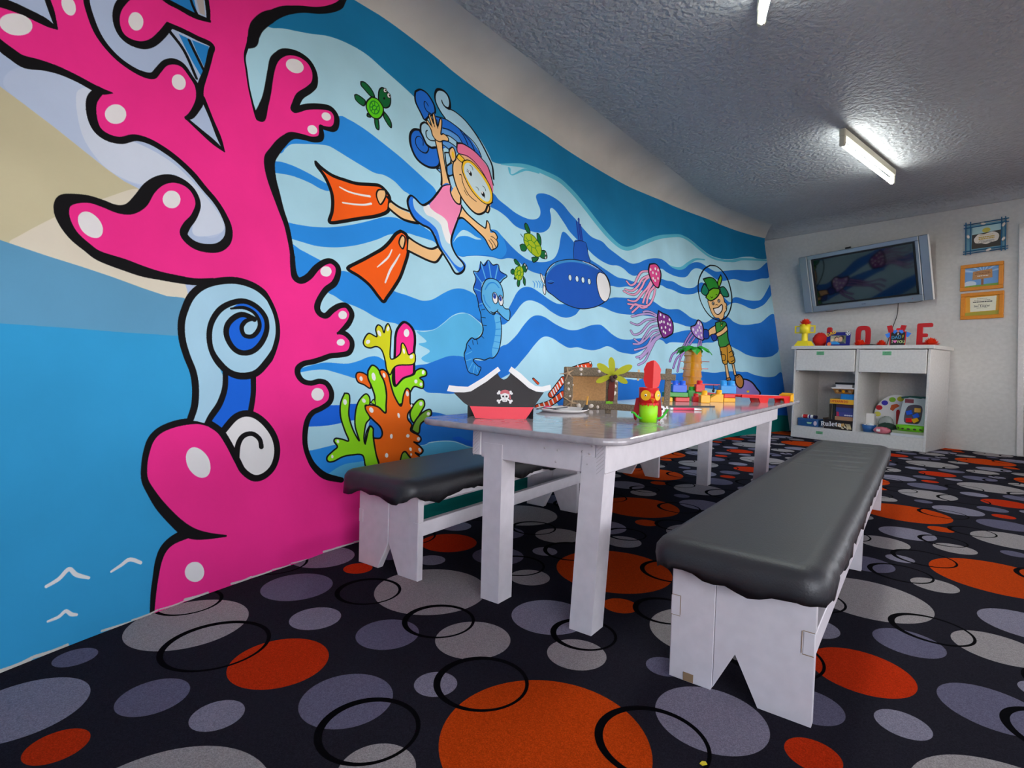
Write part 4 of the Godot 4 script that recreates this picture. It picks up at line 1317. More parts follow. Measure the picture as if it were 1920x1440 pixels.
# ================= things inside the cabinet
func boxed(label: String, category: String, called: String, x0: float, x1: float, y0: float, y1: float, z: float, dep: float, m: Material, turn := 0.0) -> Node3D:
	var t := thing(called, label, category, cab_at((x0 + x1) / 2, y0, z - dep / 2), -EWY + turn)
	abox("carton", t, Vector3(0, (y1 - y0) / 2, 0), Vector3(x1 - x0, y1 - y0, dep), m, 0.002)
	return t

func build_cabinet_inside():
	var F := 0.1331
	# ---- left bay
	var t := thing("tin_box", "blue tin box with rounded corners and a pale badge in the left bay", "tin", cab_at(-1.155, F, -0.13), -EWY)
	var st := surf()
	slab(st, rounded(-0.122, -0.07, 0.122, 0.07, 0.03), 0.0, 0.07, 0.002)
	obj("tin_body", st, mat(rgb(36, 84, 140), 0.35, 0.2), t)
	st = surf()
	slab(st, rounded(-0.125, -0.073, 0.125, 0.073, 0.032), 0.0705, 0.088, 0.004)
	obj("tin_lid", st, mat(rgb(40, 92, 150), 0.35, 0.2), t)
	aprism("badge", t, [[-0.01, 0.05], [0.05, 0.05], [0.04, 0.03], [0.0, 0.03]], 0.0705, 0.0715, mat(rgb(150, 200, 170), 0.6))
	aprism("badge", t, disc_pts(0.085, 0.04, 0.018, 0.026, 16), 0.0705, 0.0715, mat(rgb(206, 190, 206), 0.6))
	var mk := thing("marker_pen", "thick red, white and blue marker lying on the blue tin box", "marker", cab_at(-1.16, F + 0.088 + 0.022, -0.11), -EWY)
	for e in [[-0.075, -0.062, 0.021, M.white], [-0.0618, -0.01, 0.022, M.red_letter], [-0.0098, 0.004, 0.022, M.white], [0.0042, 0.02, 0.0215, M.navy], [0.0202, 0.048, 0.022, M.white], [0.0482, 0.085, 0.019, mat(rgb(24, 26, 70), 0.4)]]:
		st = surf(true)
		tube(st, [Vector3(e[0], 0, 0), Vector3((e[0] + e[1]) / 2, 0, 0), Vector3(e[1], 0, 0)], e[2], 14)
		obj("ring_band", st, e[3], mk)
	boxed("dark brown carton lying behind the blue tin box", "box", "carton_box", -1.07, -0.972, F, F + 0.1, -0.25, 0.2, mat(rgb(86, 68, 54), 0.7))
	# upright dark cases beside the stack
	for e in [[-0.955, -0.935, 0.165, rgb(74, 68, 58), "dark grey upright game case leftmost beside the stacked boxes"], [-0.931, -0.913, 0.17, rgb(110, 100, 84), "tan upright game case beside the stacked boxes"], [-0.909, -0.86, 0.172, rgb(58, 64, 58), "dark green upright game case touching the stacked boxes"]]:
		boxed(e[4], "game case", "game_case", e[0], e[1], F + 0.104, F + 0.104 + e[2], -0.12, 0.2, mat(e[3], 0.6))
	# stack of games, from the bottom
	var rl := boxed("black roulette game box with white script lettering at the bottom of the stack", "game box", "game_box", -0.962, -0.667, F, F + 0.104, -0.03, 0.3, mat(rgb(30, 20, 18), 0.5))
	var im := picture(256, 96, rgb(34, 22, 18))
	poly(im, [[120, 40], [180, 26], [190, 52], [150, 72], [124, 66]], rgb(206, 160, 90))
	for i in 5:
		spot(im, 146 + i * 22, 64 + (i % 2) * 14, 14, 8, rgb(220, 206, 170), 0.4 * i)
	for i in 6:
		poly(im, [[190 + i * 8, 30], [194 + i * 8, 28], [226 + i * 5, 84], [220 + i * 5, 86]], rgb(216, 196, 150))
	sheet("printed_side", rl, im, 0.285, 0.098, Transform3D(Basis(), Vector3(0, 0.052, 0.1512)))
	text("lettering", rl, "Ruleta", 0.066, M.white, Transform3D(Basis(Vector3.BACK, 0.04), Vector3(-0.075, 0.054, 0.152)), 0.001, "Droid Serif", true)
	boxed("wood-coloured flat game box above the roulette box", "game box", "game_box", -0.855, -0.667, F + 0.104, F + 0.146, -0.035, 0.28, mat(rgb(176, 132, 96), 0.6))
	var b1 := boxed("blue and purple game box with white marks, third in the stack", "game box", "game_box", -0.845, -0.667, F + 0.146, F + 0.199, -0.04, 0.27, mat(rgb(60, 66, 130), 0.5))
	im = picture(192, 64, rgb(64, 70, 140))
	poly(im, [[0, 0], [24, 0], [34, 64], [0, 64]], rgb(200, 40, 80))
	for i in 4:
		spot(im, 100 + i * 24, 44, 12, 10, rgb(206, 210, 226))
	sheet("printed_side", b1, im, 0.17, 0.048, Transform3D(Basis(), Vector3(0, 0.026, 0.136)))
	boxed("plain dark blue game box, fourth in the stack", "game box", "game_box", -0.85, -0.667, F + 0.199, F + 0.246, -0.04, 0.27, mat(rgb(52, 70, 130), 0.5))
	boxed("dark maroon game box under the yellow one", "game box", "game_box", -0.845, -0.667, F + 0.246, F + 0.282, -0.035, 0.27, mat(rgb(70, 40, 56), 0.5))
	var op := boxed("yellow and orange game box reading OPERANDO on its side", "game box", "game_box", -0.91, -0.667, F + 0.282, F + 0.335, -0.025, 0.3, mat(rgb(236, 178, 40), 0.5))
	text("lettering", op, "OPERANDO", 0.034, mat(rgb(200, 60, 30), 0.5), Transform3D(Basis(), Vector3(-0.025, 0.029, 0.151)), 0.001, "Droid Sans", true)
	# blue basket with slots
	var bk := thing("blue_basket", "small bright blue plastic basket on the yellow game box", "basket", cab_at(-0.74, F + 0.335, -0.13), -EWY)
	var bb := mat(rgb(30, 130, 206), 0.4)
	for e in [[0, 0.003, 0, 0.14, 0.006, 0.16], [0, 0.03, 0.08, 0.14, 0.06, 0.005], [0, 0.03, -0.08, 0.14, 0.06, 0.005], [-0.07, 0.03, 0, 0.005, 0.06, 0.16], [0.07, 0.03, 0, 0.005, 0.06, 0.16]]:
		abox("basket_side", bk, Vector3(e[0], e[1], e[2]), Vector3(e[3], e[4], e[5]), bb, 0.001)
	for i in 7:
		abox("basket_rib", bk, Vector3(-0.06 + i * 0.02, 0.032, 0.084), Vector3(0.006, 0.056, 0.006), bb, 0.001)
	# tray with brown and yellow print, books on it
	var tr := thing("printed_tray", "flared tray with brown and yellow print on top of the blue basket", "tray", cab_at(-0.78, F + 0.3955, -0.13), -EWY)
	st = surf()
	lathe(st, [[0.0001, 0.0], [0.125, 0.0], [0.168, 0.064], [0.164, 0.066], [0.122, 0.004], [0.0001, 0.004]], 4, Transform3D(Basis.from_scale(Vector3(0.93, 1, 1)) * Basis(Vector3.UP, PI / 4), Vector3.ZERO))
	obj("tray_shell", st, mat(rgb(150, 104, 50), 0.5), tr)
	st = surf()
	lathe(st, [[0.162, 0.056], [0.172, 0.056], [0.174, 0.068], [0.162, 0.068], [0.162, 0.056]], 4, Transform3D(Basis.from_scale(Vector3(0.93, 1, 1)) * Basis(Vector3.UP, PI / 4), Vector3.ZERO))
	obj("tray_rim", st, M.paper, tr)
	for i in 5:
		aprism("printed_patch", tr, disc_pts(-0.06 + i * 0.032, 0.03 + (i % 2) * 0.008, 0.014, 0.016, 10), 0.0, 0.0015, [M.board, M.coconut, M.b_yellow, M.coconut, mat(rgb(170, 150, 120), 0.6)][i], Transform3D(Basis(Vector3.RIGHT, 0.44), Vector3(0, 0.0, 0.092)))
	boxed("white booklet lying on the printed tray", "booklet", "booklet", -0.865, -0.70, F + 0.464, F + 0.499, -0.05, 0.15, M.paper)
	boxed("thin black folder on top of everything in the left bay", "folder", "folder", -0.87, -0.69, F + 0.4995, F + 0.52, -0.03, 0.2, M.dark, 0.05)
	# ---- right bay
	var bw := thing("blue_bowl", "blue plastic bowl full of white balls in the right bay", "bowl", cab_at(-0.552, F, -0.14), -EWY)
	st = surf(true)
	lathe(st, [[0.0001, 0.0], [0.05, 0.0], [0.068, 0.075], [0.065, 0.076], [0.048, 0.004], [0.0001, 0.004]], 28)
	obj("bowl_shell", st, mat(rgb(34, 92, 156), 0.4), bw)
	var k := 0
	var where := ["at the left", "in the middle", "at the right", "at the front", "at the back", "on top"]
	for q in [[-0.034, 0.08, 0.01], [0.004, 0.085, -0.02], [0.036, 0.083, 0.005], [0.004, 0.076, 0.036], [-0.02, 0.078, -0.036], [0.014, 0.10, 0.008]]:
		var o := thing("white_ball", "white plastic ball %s of the blue bowl" % where[k], "ball", cab_at(-0.552 + q[0], F + q[1] - 0.02, -0.14 + q[2]), 0.0, "balls in the blue bowl")
		st = surf(true)
		ball(st, Vector3(0, 0.0, 0), Vector3.ONE * 0.0195, 14)
		obj("ball_skin", st, M.white, o)
		k += 1
	var wb := boxed("small white carton standing behind the blue bowl", "box", "carton_box", -0.63, -0.55, F, F + 0.19, -0.27, 0.05, M.paper)
	# paint palette toy board
	var pb := thing("palette_board", "white palette-shaped toy board with coloured paint dots in the right bay", "toy board")
	pb.transform = Transform3D(Basis(Vector3.UP, -EWY) * Basis(Vector3.RIGHT, -0.1), cab_at(-0.40, F + 0.022, -0.42))
	aprism("board", pb, curve([Vector2(-0.21, 0.1), Vector2(-0.2, 0.22), Vector2(-0.14, 0.32), Vector2(-0.04, 0.38), Vector2(0.08, 0.37), Vector2(0.16, 0.3), Vector2(0.2, 0.18), Vector2(0.2, 0.0), Vector2(-0.19, 0.0)], true, 4), -0.005, 0.005, M.white)
	for e in [[-0.165, 0.232, rgb(206, 24, 40)], [-0.115, 0.288, rgb(60, 50, 190)], [-0.045, 0.328, rgb(130, 190, 40)], [0.03, 0.34, rgb(214, 206, 40)], [0.115, 0.32, rgb(170, 16, 40)], [-0.175, 0.16, rgb(226, 220, 90)]]:
		aprism("paint_dot", pb, disc_pts(e[0], e[1], 0.032, 0.027, 20), 0.005, 0.0065, mat(e[2], 0.5))
	aprism("printed_shell", pb, [[-0.06, 0.22], [-0.05, 0.27], [0.0, 0.285], [0.03, 0.265], [-0.01, 0.235], [-0.03, 0.205]], 0.005, 0.006, mat(rgb(214, 96, 40), 0.6))
	aprism("printed_brush", pb, [[0.01, 0.06], [0.02, 0.06], [0.035, 0.2], [0.025, 0.225], [0.005, 0.22], [0.0, 0.2]], 0.005, 0.007, M.red_letter)
	aprism("printed_foot", pb, disc_pts(0.1, 0.09, 0.03, 0.04, 14), 0.005, 0.006, mat(rgb(70, 84, 150), 0.6))
	# block bag with a clear window
	var bg := thing("block_bag", "pale zip bag with a clear window showing coloured blocks", "bag", cab_at(-0.19, F + 0.062, -0.30), -EWY + 0.05)
	aprism("bag_body", bg, curve([Vector2(-0.11, 0.008), Vector2(-0.118, 0.16), Vector2(-0.09, 0.3), Vector2(0.0, 0.33), Vector2(0.1, 0.31), Vector2(0.14, 0.2), Vector2(0.145, 0.008)], true, 4), -0.06, 0.035, mat(rgb(206, 214, 216), 0.5), Transform3D.IDENTITY)
	aprism("window_panel", bg, curve([Vector2(-0.08, 0.07), Vector2(-0.07, 0.2), Vector2(-0.03, 0.25), Vector2(0.06, 0.245), Vector2(0.07, 0.16), Vector2(0.05, 0.07), Vector2(0.0, 0.055)], true, 4), 0.035, 0.037, mat(rgb(90, 80, 90), 0.3))
	for e in [[-0.04, 0.17, M.b_blue, 0.3], [0.03, 0.2, M.brush_wood, 0.0], [0.02, 0.14, M.b_blue, 0.5], [-0.04, 0.09, M.b_red, 0.1], [0.015, 0.095, M.b_yellow, 0.6]]:
		abox("block_in_bag", bg, Vector3(e[0], e[1], 0.04), Vector3(0.055, 0.045, 0.012), e[2], 0.004, Basis(Vector3.BACK, e[3]))
	abox("printed_flag", bg, Vector3(-0.045, 0.29, 0.0372), Vector3(0.075, 0.04, 0.003), mat(rgb(150, 70, 84), 0.6), 0.0)
	st = surf(true)
	tube(st, [Vector3(-0.12, 0.32, 0.0), Vector3(-0.04, 0.335, 0.03), Vector3(0.05, 0.33, 0.035), Vector3(0.14, 0.34, 0.0)], 0.011, 8)
	obj("teal_strap", st, mat(rgb(40, 96, 90), 0.7), bg)
	aprism("yellow_side", bg, [[0.09, 0.05], [0.14, 0.05], [0.14, 0.22], [0.1, 0.24]], 0.0352, 0.0375, mat(rgb(150, 170, 60), 0.6))
	# green slotted tray and books below
	var gt := thing("green_tray", "lime green plastic tray with oval slots in the right bay", "tray", cab_at(-0.165, F + 0.052, -0.13), -EWY)
	st = surf(true)
	lathe(st, [[0.0001, 0.0], [0.9, 0.0], [1.0, 0.05], [0.97, 0.056], [0.87, 0.008], [0.0001, 0.008]], 30, Transform3D(Basis.from_scale(Vector3(0.135, 1, 0.09)), Vector3.ZERO))
	obj("tray_shell", st, mat(rgb(120, 210, 30), 0.4), gt)
	for i in 5:
		var a := PI / 2 + (i - 2) * 0.42
		st = surf(true)
		ball(st, Vector3(cos(a) * 0.128, 0.026, sin(a) * 0.0855), Vector3(0.016, 0.009, 0.003), 10, Basis(Vector3.UP, PI / 2 - a))
		obj("slot", st, M.coconut, gt)
	boxed("grey-green picture book under the green tray", "book", "picture_book", -0.305, -0.028, F + 0.026, F + 0.0515, -0.04, 0.3, mat(rgb(150, 160, 130), 0.6))
	boxed("thin white picture book at the bottom of the right bay", "book", "picture_book", -0.315, -0.028, F, F + 0.0255, -0.03, 0.3, mat(rgb(206, 208, 214), 0.6))
	# soft bags on the floor of the bay
	soft_bag("pink plastic bag with a white tag in the right bay", -0.405, F, -0.075, Vector3(0.082, 0.036, 0.045), mat(rgb(206, 110, 126), 0.35), 6, true)
	soft_bag("dark green cloth bag crumpled behind the pink bag", -0.405, F, -0.21, Vector3(0.085, 0.055, 0.05), mat(rgb(28, 56, 44), 0.8), 7, false)
	soft_bag("clear crumpled plastic bag leaning on the palette board", -0.455, F, -0.325, Vector3(0.075, 0.085, 0.035), mat(rgb(160, 166, 160), 0.25), 8, false)

func soft_bag(label: String, x: float, y: float, z: float, r: Vector3, m: Material, sd: int, tagged: bool):
	var t := thing("soft_bag", label, "bag", cab_at(x, y, z), -EWY)
	var f := FastNoiseLite.new()
	f.seed = sd
	f.frequency = 1.6
	var st := surf(true)
	for i in 12:
		for j in 24:
			var q := []
			for e in [[i, j], [i + 1, j], [i + 1, j + 1], [i, j + 1]]:
				var a: float = PI * e[0] / 12.0
				var b: float = TAU * (e[1] % 24) / 24.0
				var d := Vector3(sin(a) * cos(b), cos(a), sin(a) * sin(b))
				var p := d * r * (1.0 + 0.2 * f.get_noise_3dv(d * 2.0))
				p.y = maxf(p.y + r.y, 0.0)
				q.append(p)
			for k in [0, 1, 2, 0, 2, 3]:
				st.add_vertex(q[k])
	obj("bag_skin", st, m, t)
	if tagged:
		abox("white_tag", t, Vector3(-0.02, r.y * 1.05, r.z * 0.98), Vector3(0.035, 0.026, 0.004), M.paper, 0.0, Basis(Vector3.RIGHT, -0.2))

# ================= small marks on the carpet
func build_marks():
	var t := thing("paper_scrap", "tiny yellow paper scrap on the carpet in the foreground", "scrap", Vector3(0.385, 0.0, -1.02), 0.4)
	aprism("scrap_shape", t, [[-0.006, -0.004], [0.005, -0.005], [0.007, 0.002], [0.001, 0.005], [-0.007, 0.002]], 0.0005, 0.002, M.cup, Transform3D(Basis(Vector3.RIGHT, -PI / 2), Vector3.ZERO))

# ================= helpers
func numbered(called: String) -> String:
	if not used.has(called):
		used[called] = 0
		return called
	used[called] += 1
	return "%s_%03d" % [called, used[called]]

func thing(called: String, label: String, category: String, at := Vector3.ZERO, turn := 0.0, group := "") -> Node3D:
	var o := Node3D.new()
	o.name = numbered(called)
	add_child(o)
	o.position = at
	o.rotation.y = turn
	tag(o, label, category, group)
	return o

func tag(o: Node, label: String, category: String, group := ""):
	o.set_meta("label", label)
	o.set_meta("category", category)
	if group != "":
		o.set_meta("group", group)

func dup(o: Node3D, at: Vector3, label: String) -> Node3D:
	var c: Node3D = o.duplicate()
	c.name = numbered(String(o.name))
	add_child(c)
	c.position = at
	c.set_meta("label", label)
	return c

func surf(smooth := false) -> SurfaceTool:
	var st := SurfaceTool.new()
	st.begin(Mesh.PRIMITIVE_TRIANGLES)
	st.set_smooth_group(0 if smooth else -1)
	return st

func obj(called: String, st: SurfaceTool, mat: Material, parent: Node = null, tangents := false) -> MeshInstance3D:
	st.generate_normals()
	if tangents:
		st.generate_tangents()
	var o := MeshInstance3D.new()
	o.name = called
	o.mesh = st.commit()
	o.material_override = mat
	o.cast_shadow = GeometryInstance3D.SHADOW_CASTING_SETTING_ON
	if parent == null:
		o.name = numbered(called)
		add_child(o)
	else:
		parent.add_child(o, true)
	return o

func struct(called: String, st: SurfaceTool, mat: Material, parent: Node = null, tangents := false) -> MeshInstance3D:
	var o := obj(called, st, mat, parent, tangents)
	if parent == null:
		o.set_meta("kind", "structure")
	return o

# a flat convex face, turned so that it looks away from c
func face(st: SurfaceTool, p: Array, c: Vector3):
	var a: Vector3 = p[0]
	var n: Vector3 = (a - p[2]).cross(a - p[1])
	var mid: Vector3 = (p[0] + p[1] + p[2]) / 3.0
	var flip: bool = n.dot(mid - c) < 0.0
	for i in range(1, p.size() - 1):
		st.add_vertex(p[0])
		st.add_vertex(p[i + 1] if flip else p[i])
		st.add_vertex(p[i] if flip else p[i + 1])

func box(st: SurfaceTool, c: Vector3, s: Vector3, bev := 0.0, b := Basis.IDENTITY):
	var h := s * 0.5
	var e: float = minf(bev, minf(h.x, minf(h.y, h.z)) * 0.9)
	if e <= 0.0:
		e = 0.0
	var P := func(sx, sy, sz, k):
		var q := Vector3(sx * (h.x - (0.0 if k == 0 else e)), sy * (h.y - (0.0 if k == 1 else e)), sz * (h.z - (0.0 if k == 2 else e)))
		return c + b * q
	var sg := [-1, 1]
	for q in sg:
		face(st, [P.call(q, -1, -1, 0), P.call(q, 1, -1, 0), P.call(q, 1, 1, 0), P.call(q, -1, 1, 0)], c)
		face(st, [P.call(-1, q, -1, 1), P.call(1, q, -1, 1), P.call(1, q, 1, 1), P.call(-1, q, 1, 1)], c)
		face(st, [P.call(-1, -1, q, 2), P.call(1, -1, q, 2), P.call(1, 1, q, 2), P.call(-1, 1, q, 2)], c)
	if e > 0.0:
		for u in sg:
			for v in sg:
				face(st, [P.call(u, v, -1, 0), P.call(u, v, 1, 0), P.call(u, v, 1, 1), P.call(u, v, -1, 1)], c)
				face(st, [P.call(u, -1, v, 0), P.call(u, 1, v, 0), P.call(u, 1, v, 2), P.call(u, -1, v, 2)], c)
				face(st, [P.call(-1, u, v, 1), P.call(1, u, v, 1), P.call(1, u, v, 2), P.call(-1, u, v, 2)], c)
				for w in sg:
					face(st, [P.call(u, v, w, 0), P.call(u, v, w, 1), P.call(u, v, w, 2)], c)

func abox(called, parent, c: Vector3, s: Vector3, mat: Material, bev := 0.002, b := Basis.IDENTITY) -> MeshInstance3D:
	var st := surf()
	box(st, c, s, bev, b)
	return obj(called, st, mat, parent)

# a bar whose two ends are rectangles of half sizes hx, hz round the points p (low) and q (high)
func post(st: SurfaceTool, p: Vector3, q: Vector3, sx: float, sz: float):
	var c := (p + q) * 0.5
	var lo := []
	var hi := []
	for k in [[-1, -1], [1, -1], [1, 1], [-1, 1]]:
		lo.append(p + Vector3(k[0] * sx * 0.5, 0, k[1] * sz * 0.5))
		hi.append(q + Vector3(k[0] * sx * 0.5, 0, k[1] * sz * 0.5))
	face(st, lo, c)
	face(st, hi, c)
	for i in 4:
		var j := (i + 1) % 4
		face(st, [lo[i], lo[j], hi[j], hi[i]], c)

# polygon in x, y pushed from z0 to z1, then placed by xf; a bevel eases the front edge
func prism(st: SurfaceTool, poly: PackedVector2Array, z0: float, z1: float, xf := Transform3D.IDENTITY, bev := 0.0):
	var p := poly.duplicate()
	if Geometry2D.is_polygon_clockwise(p):
		p.reverse()
	var front := p
	if bev > 0.0:
		var r := Geometry2D.offset_polygon(p, -bev)
		if r.size() == 1 and r[0].size() == p.size():
			front = r[0]
			if Geometry2D.is_polygon_clockwise(front):
				front.reverse()
			# match the starting corner
			var best := 0
			for i in front.size():
				if front[i].distance_to(p[0]) < front[best].distance_to(p[0]):
					best = i
			var f2 := PackedVector2Array()
			for i in front.size():
				f2.append(front[(best + i) % front.size()])
			front = f2
		else:
			bev = 0.0
	var n := p.size()
	var tf := Geometry2D.triangulate_polygon(front)
	for i in range(0, tf.size(), 3):
		for k in [0, 2, 1]:
			var v: Vector2 = front[tf[i + k]]
			st.add_vertex(xf * Vector3(v.x, v.y, z1))
	var tb := Geometry2D.triangulate_polygon(p)
	for i in range(0, tb.size(), 3):
		for k in [0, 1, 2]:
			var v: Vector2 = p[tb[i + k]]
			st.add_vertex(xf * Vector3(v.x, v.y, z0))
	var zs := z1 - bev
	for i in n:
		var j := (i + 1) % n
		var a := xf * Vector3(p[i].x, p[i].y, z0)
		var b := xf * Vector3(p[j].x, p[j].y, z0)
		var c := xf * Vector3(p[j].x, p[j].y, zs)
		var d := xf * Vector3(p[i].x, p[i].y, zs)
		for v in [a, c, b, a, d, c]:
			st.add_vertex(v)
		if bev > 0.0:
			var e := xf * Vector3(front[j].x, front[j].y, z1)
			var f := xf * Vector3(front[i].x, front[i].y, z1)
			for v in [d, e, c, d, f, e]:
				st.add_vertex(v)

func aprism(called, parent, pts: Array, z0: float, z1: float, mat: Material, xf := Transform3D.IDENTITY, bev := 0.0) -> MeshInstance3D:
	var st := surf()
	prism(st, v2(pts), z0, z1, xf, bev)
	return obj(called, st, mat, parent)

func v2(pts: Array) -> PackedVector2Array:
	var r := PackedVector2Array()
	for p in pts:
		r.append(p if p is Vector2 else Vector2(p[0], p[1]))
	return r

func disc_pts(cx: float, cy: float, rx: float, ry: float, n := 20, rot := 0.0) -> Array:
	var r := []
	for i in n:
		var t := TAU * i / n
		r.append(Vector2(cx, cy) + Vector2(rx * cos(t), ry * sin(t)).rotated(rot))
	return r

func lathe(st: SurfaceTool, prof: Array, seg := 24, xf := Transform3D.IDENTITY, ripple := 0.0, waves := 0):
	for i in range(prof.size() - 1):
		for k in seg:
			var q := []
			for e in [[i, k], [i + 1, k], [i + 1, k + 1], [i, k + 1]]:
				var t: float = TAU * (e[1] % seg) / seg
				var r: float = prof[e[0]][0]
				if ripple > 0.0:
					r *= 1.0 + ripple * sin(t * waves) * (1.0 if e[0] > 0 else 0.0)
				q.append(xf * Vector3(r * cos(t), prof[e[0]][1], r * sin(t)))
			for v in [q[0], q[2], q[1], q[0], q[3], q[2]]:
				st.add_vertex(v)

func tube(st: SurfaceTool, pts: Array, r: float, seg := 8, r2 := -1.0):
	var rings := []
	var n := pts.size()
	var up := Vector3.UP
	for i in n:
		var d: Vector3 = (pts[mini(i + 1, n - 1)] - pts[maxi(i - 1, 0)]).normalized()
		if absf(d.dot(up)) > 0.95:
			up = Vector3.RIGHT
		var x := d.cross(up).normalized()
		var y := x.cross(d).normalized()
		up = y
		var rr: float = r if r2 < 0.0 else lerpf(r, r2, float(i) / (n - 1))
		var ring := []
		for k in seg:
			var t := TAU * k / seg
			ring.append(pts[i] + (x * cos(t) + y * sin(t)) * rr)
		rings.append(ring)
	for i in n - 1:
		for k in seg:
			var j := (k + 1) % seg
			for v in [rings[i][k], rings[i + 1][j], rings[i][j], rings[i][k], rings[i + 1][k], rings[i + 1][j]]:
				st.add_vertex(v)
	for e in [[0, 1], [n - 1, -1]]:
		var c: Vector3 = pts[e[0]]
		for k in seg:
			var j := (k + 1) % seg
			st.add_vertex(c)
			st.add_vertex(rings[e[0]][k if e[1] < 0 else j])
			st.add_vertex(rings[e[0]][j if e[1] < 0 else k])

func ball(st: SurfaceTool, c: Vector3, r: Vector3, seg := 14, b := Basis.IDENTITY):
	var prof := []
	var m := maxi(6, seg / 2)
	for i in m + 1:
		var t := PI * i / m - PI / 2
		prof.append([maxf(cos(t), 0.0001), sin(t)])
	lathe(st, prof, seg, Transform3D(b * Basis.from_scale(r), c))

func text(called, parent: Node, s: String, size: float, mat: Material, xf: Transform3D, depth := 0.002, font := "Droid Sans", bold := false):
	var tm := TextMesh.new()
	var f := SystemFont.new()
	f.font_names = PackedStringArray([font])
	if bold:
		f.font_weight = 700
	tm.font = f
	tm.text = s
	tm.font_size = 64
	tm.pixel_size = size / 64.0
	tm.depth = depth
	tm.curve_step = 4.0
	var o := MeshInstance3D.new()
	o.name = called
	o.mesh = tm
	o.material_override = mat
	o.transform = xf
	parent.add_child(o, true)
	return o

func mat(c: Color, rough := 0.6, metal := 0.0) -> StandardMaterial3D:
	var m := StandardMaterial3D.new()
	m.albedo_color = c
	m.roughness = rough
	m.metallic = metal
	return m

func rgb(r: int, g: int, b: int) -> Color:
	return Color8(r, g, b)

func noise_tex(seed_: int, freq: float, size := 512, lo := 0.85, hi := 1.0, oct := 4, kind := FastNoiseLite.TYPE_SIMPLEX_SMOOTH, stretch := Vector2.ONE) -> ImageTexture:
	var f := FastNoiseLite.new()
	f.seed = seed_
	f.noise_type = kind
	f.frequency = freq
	f.fractal_octaves = oct
	var im := f.get_seamless_image(size, size)
	if stretch != Vector2.ONE:
		im.resize(int(size * stretch.x), int(size * stretch.y), Image.INTERPOLATE_BILINEAR)
	im.convert(Image.FORMAT_L8)
	var d := im.get_data()
	for i in d.size():
		d[i] = int((lo + (hi - lo) * d[i] / 255.0) * 255.0)
	return ImageTexture.create_from_image(Image.create_from_data(im.get_width(), im.get_height(), false, Image.FORMAT_L8, d))

func tri(m: StandardMaterial3D, scale: float, world := false) -> StandardMaterial3D:
	m.uv1_triplanar = true
	m.uv1_world_triplanar = world
	m.uv1_scale = Vector3.ONE * scale
	m.uv1_triplanar_sharpness = 4.0
	return m

func bump(m: StandardMaterial3D, t: Texture2D, cm: float) -> StandardMaterial3D:
	m.heightmap_enabled = true
	m.heightmap_texture = t
	m.heightmap_scale = cm
	return m

# ---------- painting flat pictures: filled outlines and brush lines on an Image
func fill_poly(im: Image, p: PackedVector2Array, c: Color):
	var n := p.size()
	var lo := 1e9
	var hi := -1e9
	for v in p:
		lo = minf(lo, v.y)
		hi = maxf(hi, v.y)
	var h := im.get_height()
	var w := im.get_width()
	var y0 := maxi(0, int(floor(lo)))
	var y1 := mini(h - 1, int(ceil(hi)))
	if y1 < y0:
		return
	var rows := []
	rows.resize(y1 - y0 + 1)
	for i in rows.size():
		rows[i] = []
	for i in n:
		var a := p[i]
		var b := p[(i + 1) % n]
		if a.y == b.y:
			continue
		if a.y > b.y:
			var t := a
			a = b
			b = t
		var k := (b.x - a.x) / (b.y - a.y)
		for y in range(maxi(y0, int(ceil(a.y - 0.5))), mini(y1, int(ceil(b.y - 0.5)) - 1) + 1):
			rows[y - y0].append(a.x + (y + 0.5 - a.y) * k)
	for i in rows.size():
		var r: Array = rows[i]
		r.sort()
		for j in range(0, r.size() - 1, 2):
			var xa := maxi(0, int(ceil(r[j] - 0.5)))
			var xb := mini(w, int(ceil(r[j + 1] - 0.5)))
			if xb > xa:
				im.fill_rect(Rect2i(xa, y0 + i, xb - xa, 1), c)

func fill_ring(im: Image, c: Vector2, rx: float, ry: float, col: Color):
	var h := im.get_height()
	var w := im.get_width()
	for y in range(maxi(0, int(c.y - ry)), mini(h, int(c.y + ry) + 1)):
		var d := 1.0 - pow((y + 0.5 - c.y) / ry, 2)
		if d <= 0.0:
			continue
		var e := rx * sqrt(d)
		var xa := maxi(0, int(round(c.x - e)))
		var xb := mini(w, int(round(c.x + e)))
		if xb > xa:
			im.fill_rect(Rect2i(xa, y, xb - xa, 1), col)

func curve(p: Array, closed: bool, n := 6) -> Array:
	var r := []
	var m := p.size()
	for i in (m if closed else m - 1):
		var a = p[(i - 1 + m) % m] if closed or i > 0 else p[0]
		var b = p[i]
		var c = p[(i + 1) % m]
		var d = p[(i + 2) % m] if closed or i < m - 2 else p[m - 1]
		for k in n:
			var t := float(k) / n
			r.append(0.5 * (2.0 * b + (c - a) * t + (2.0 * a - 5.0 * b + 4.0 * c - d) * t * t + (3.0 * b - a - 3.0 * c + d) * t * t * t))
	if not closed:
		r.append(p[m - 1])
	return r


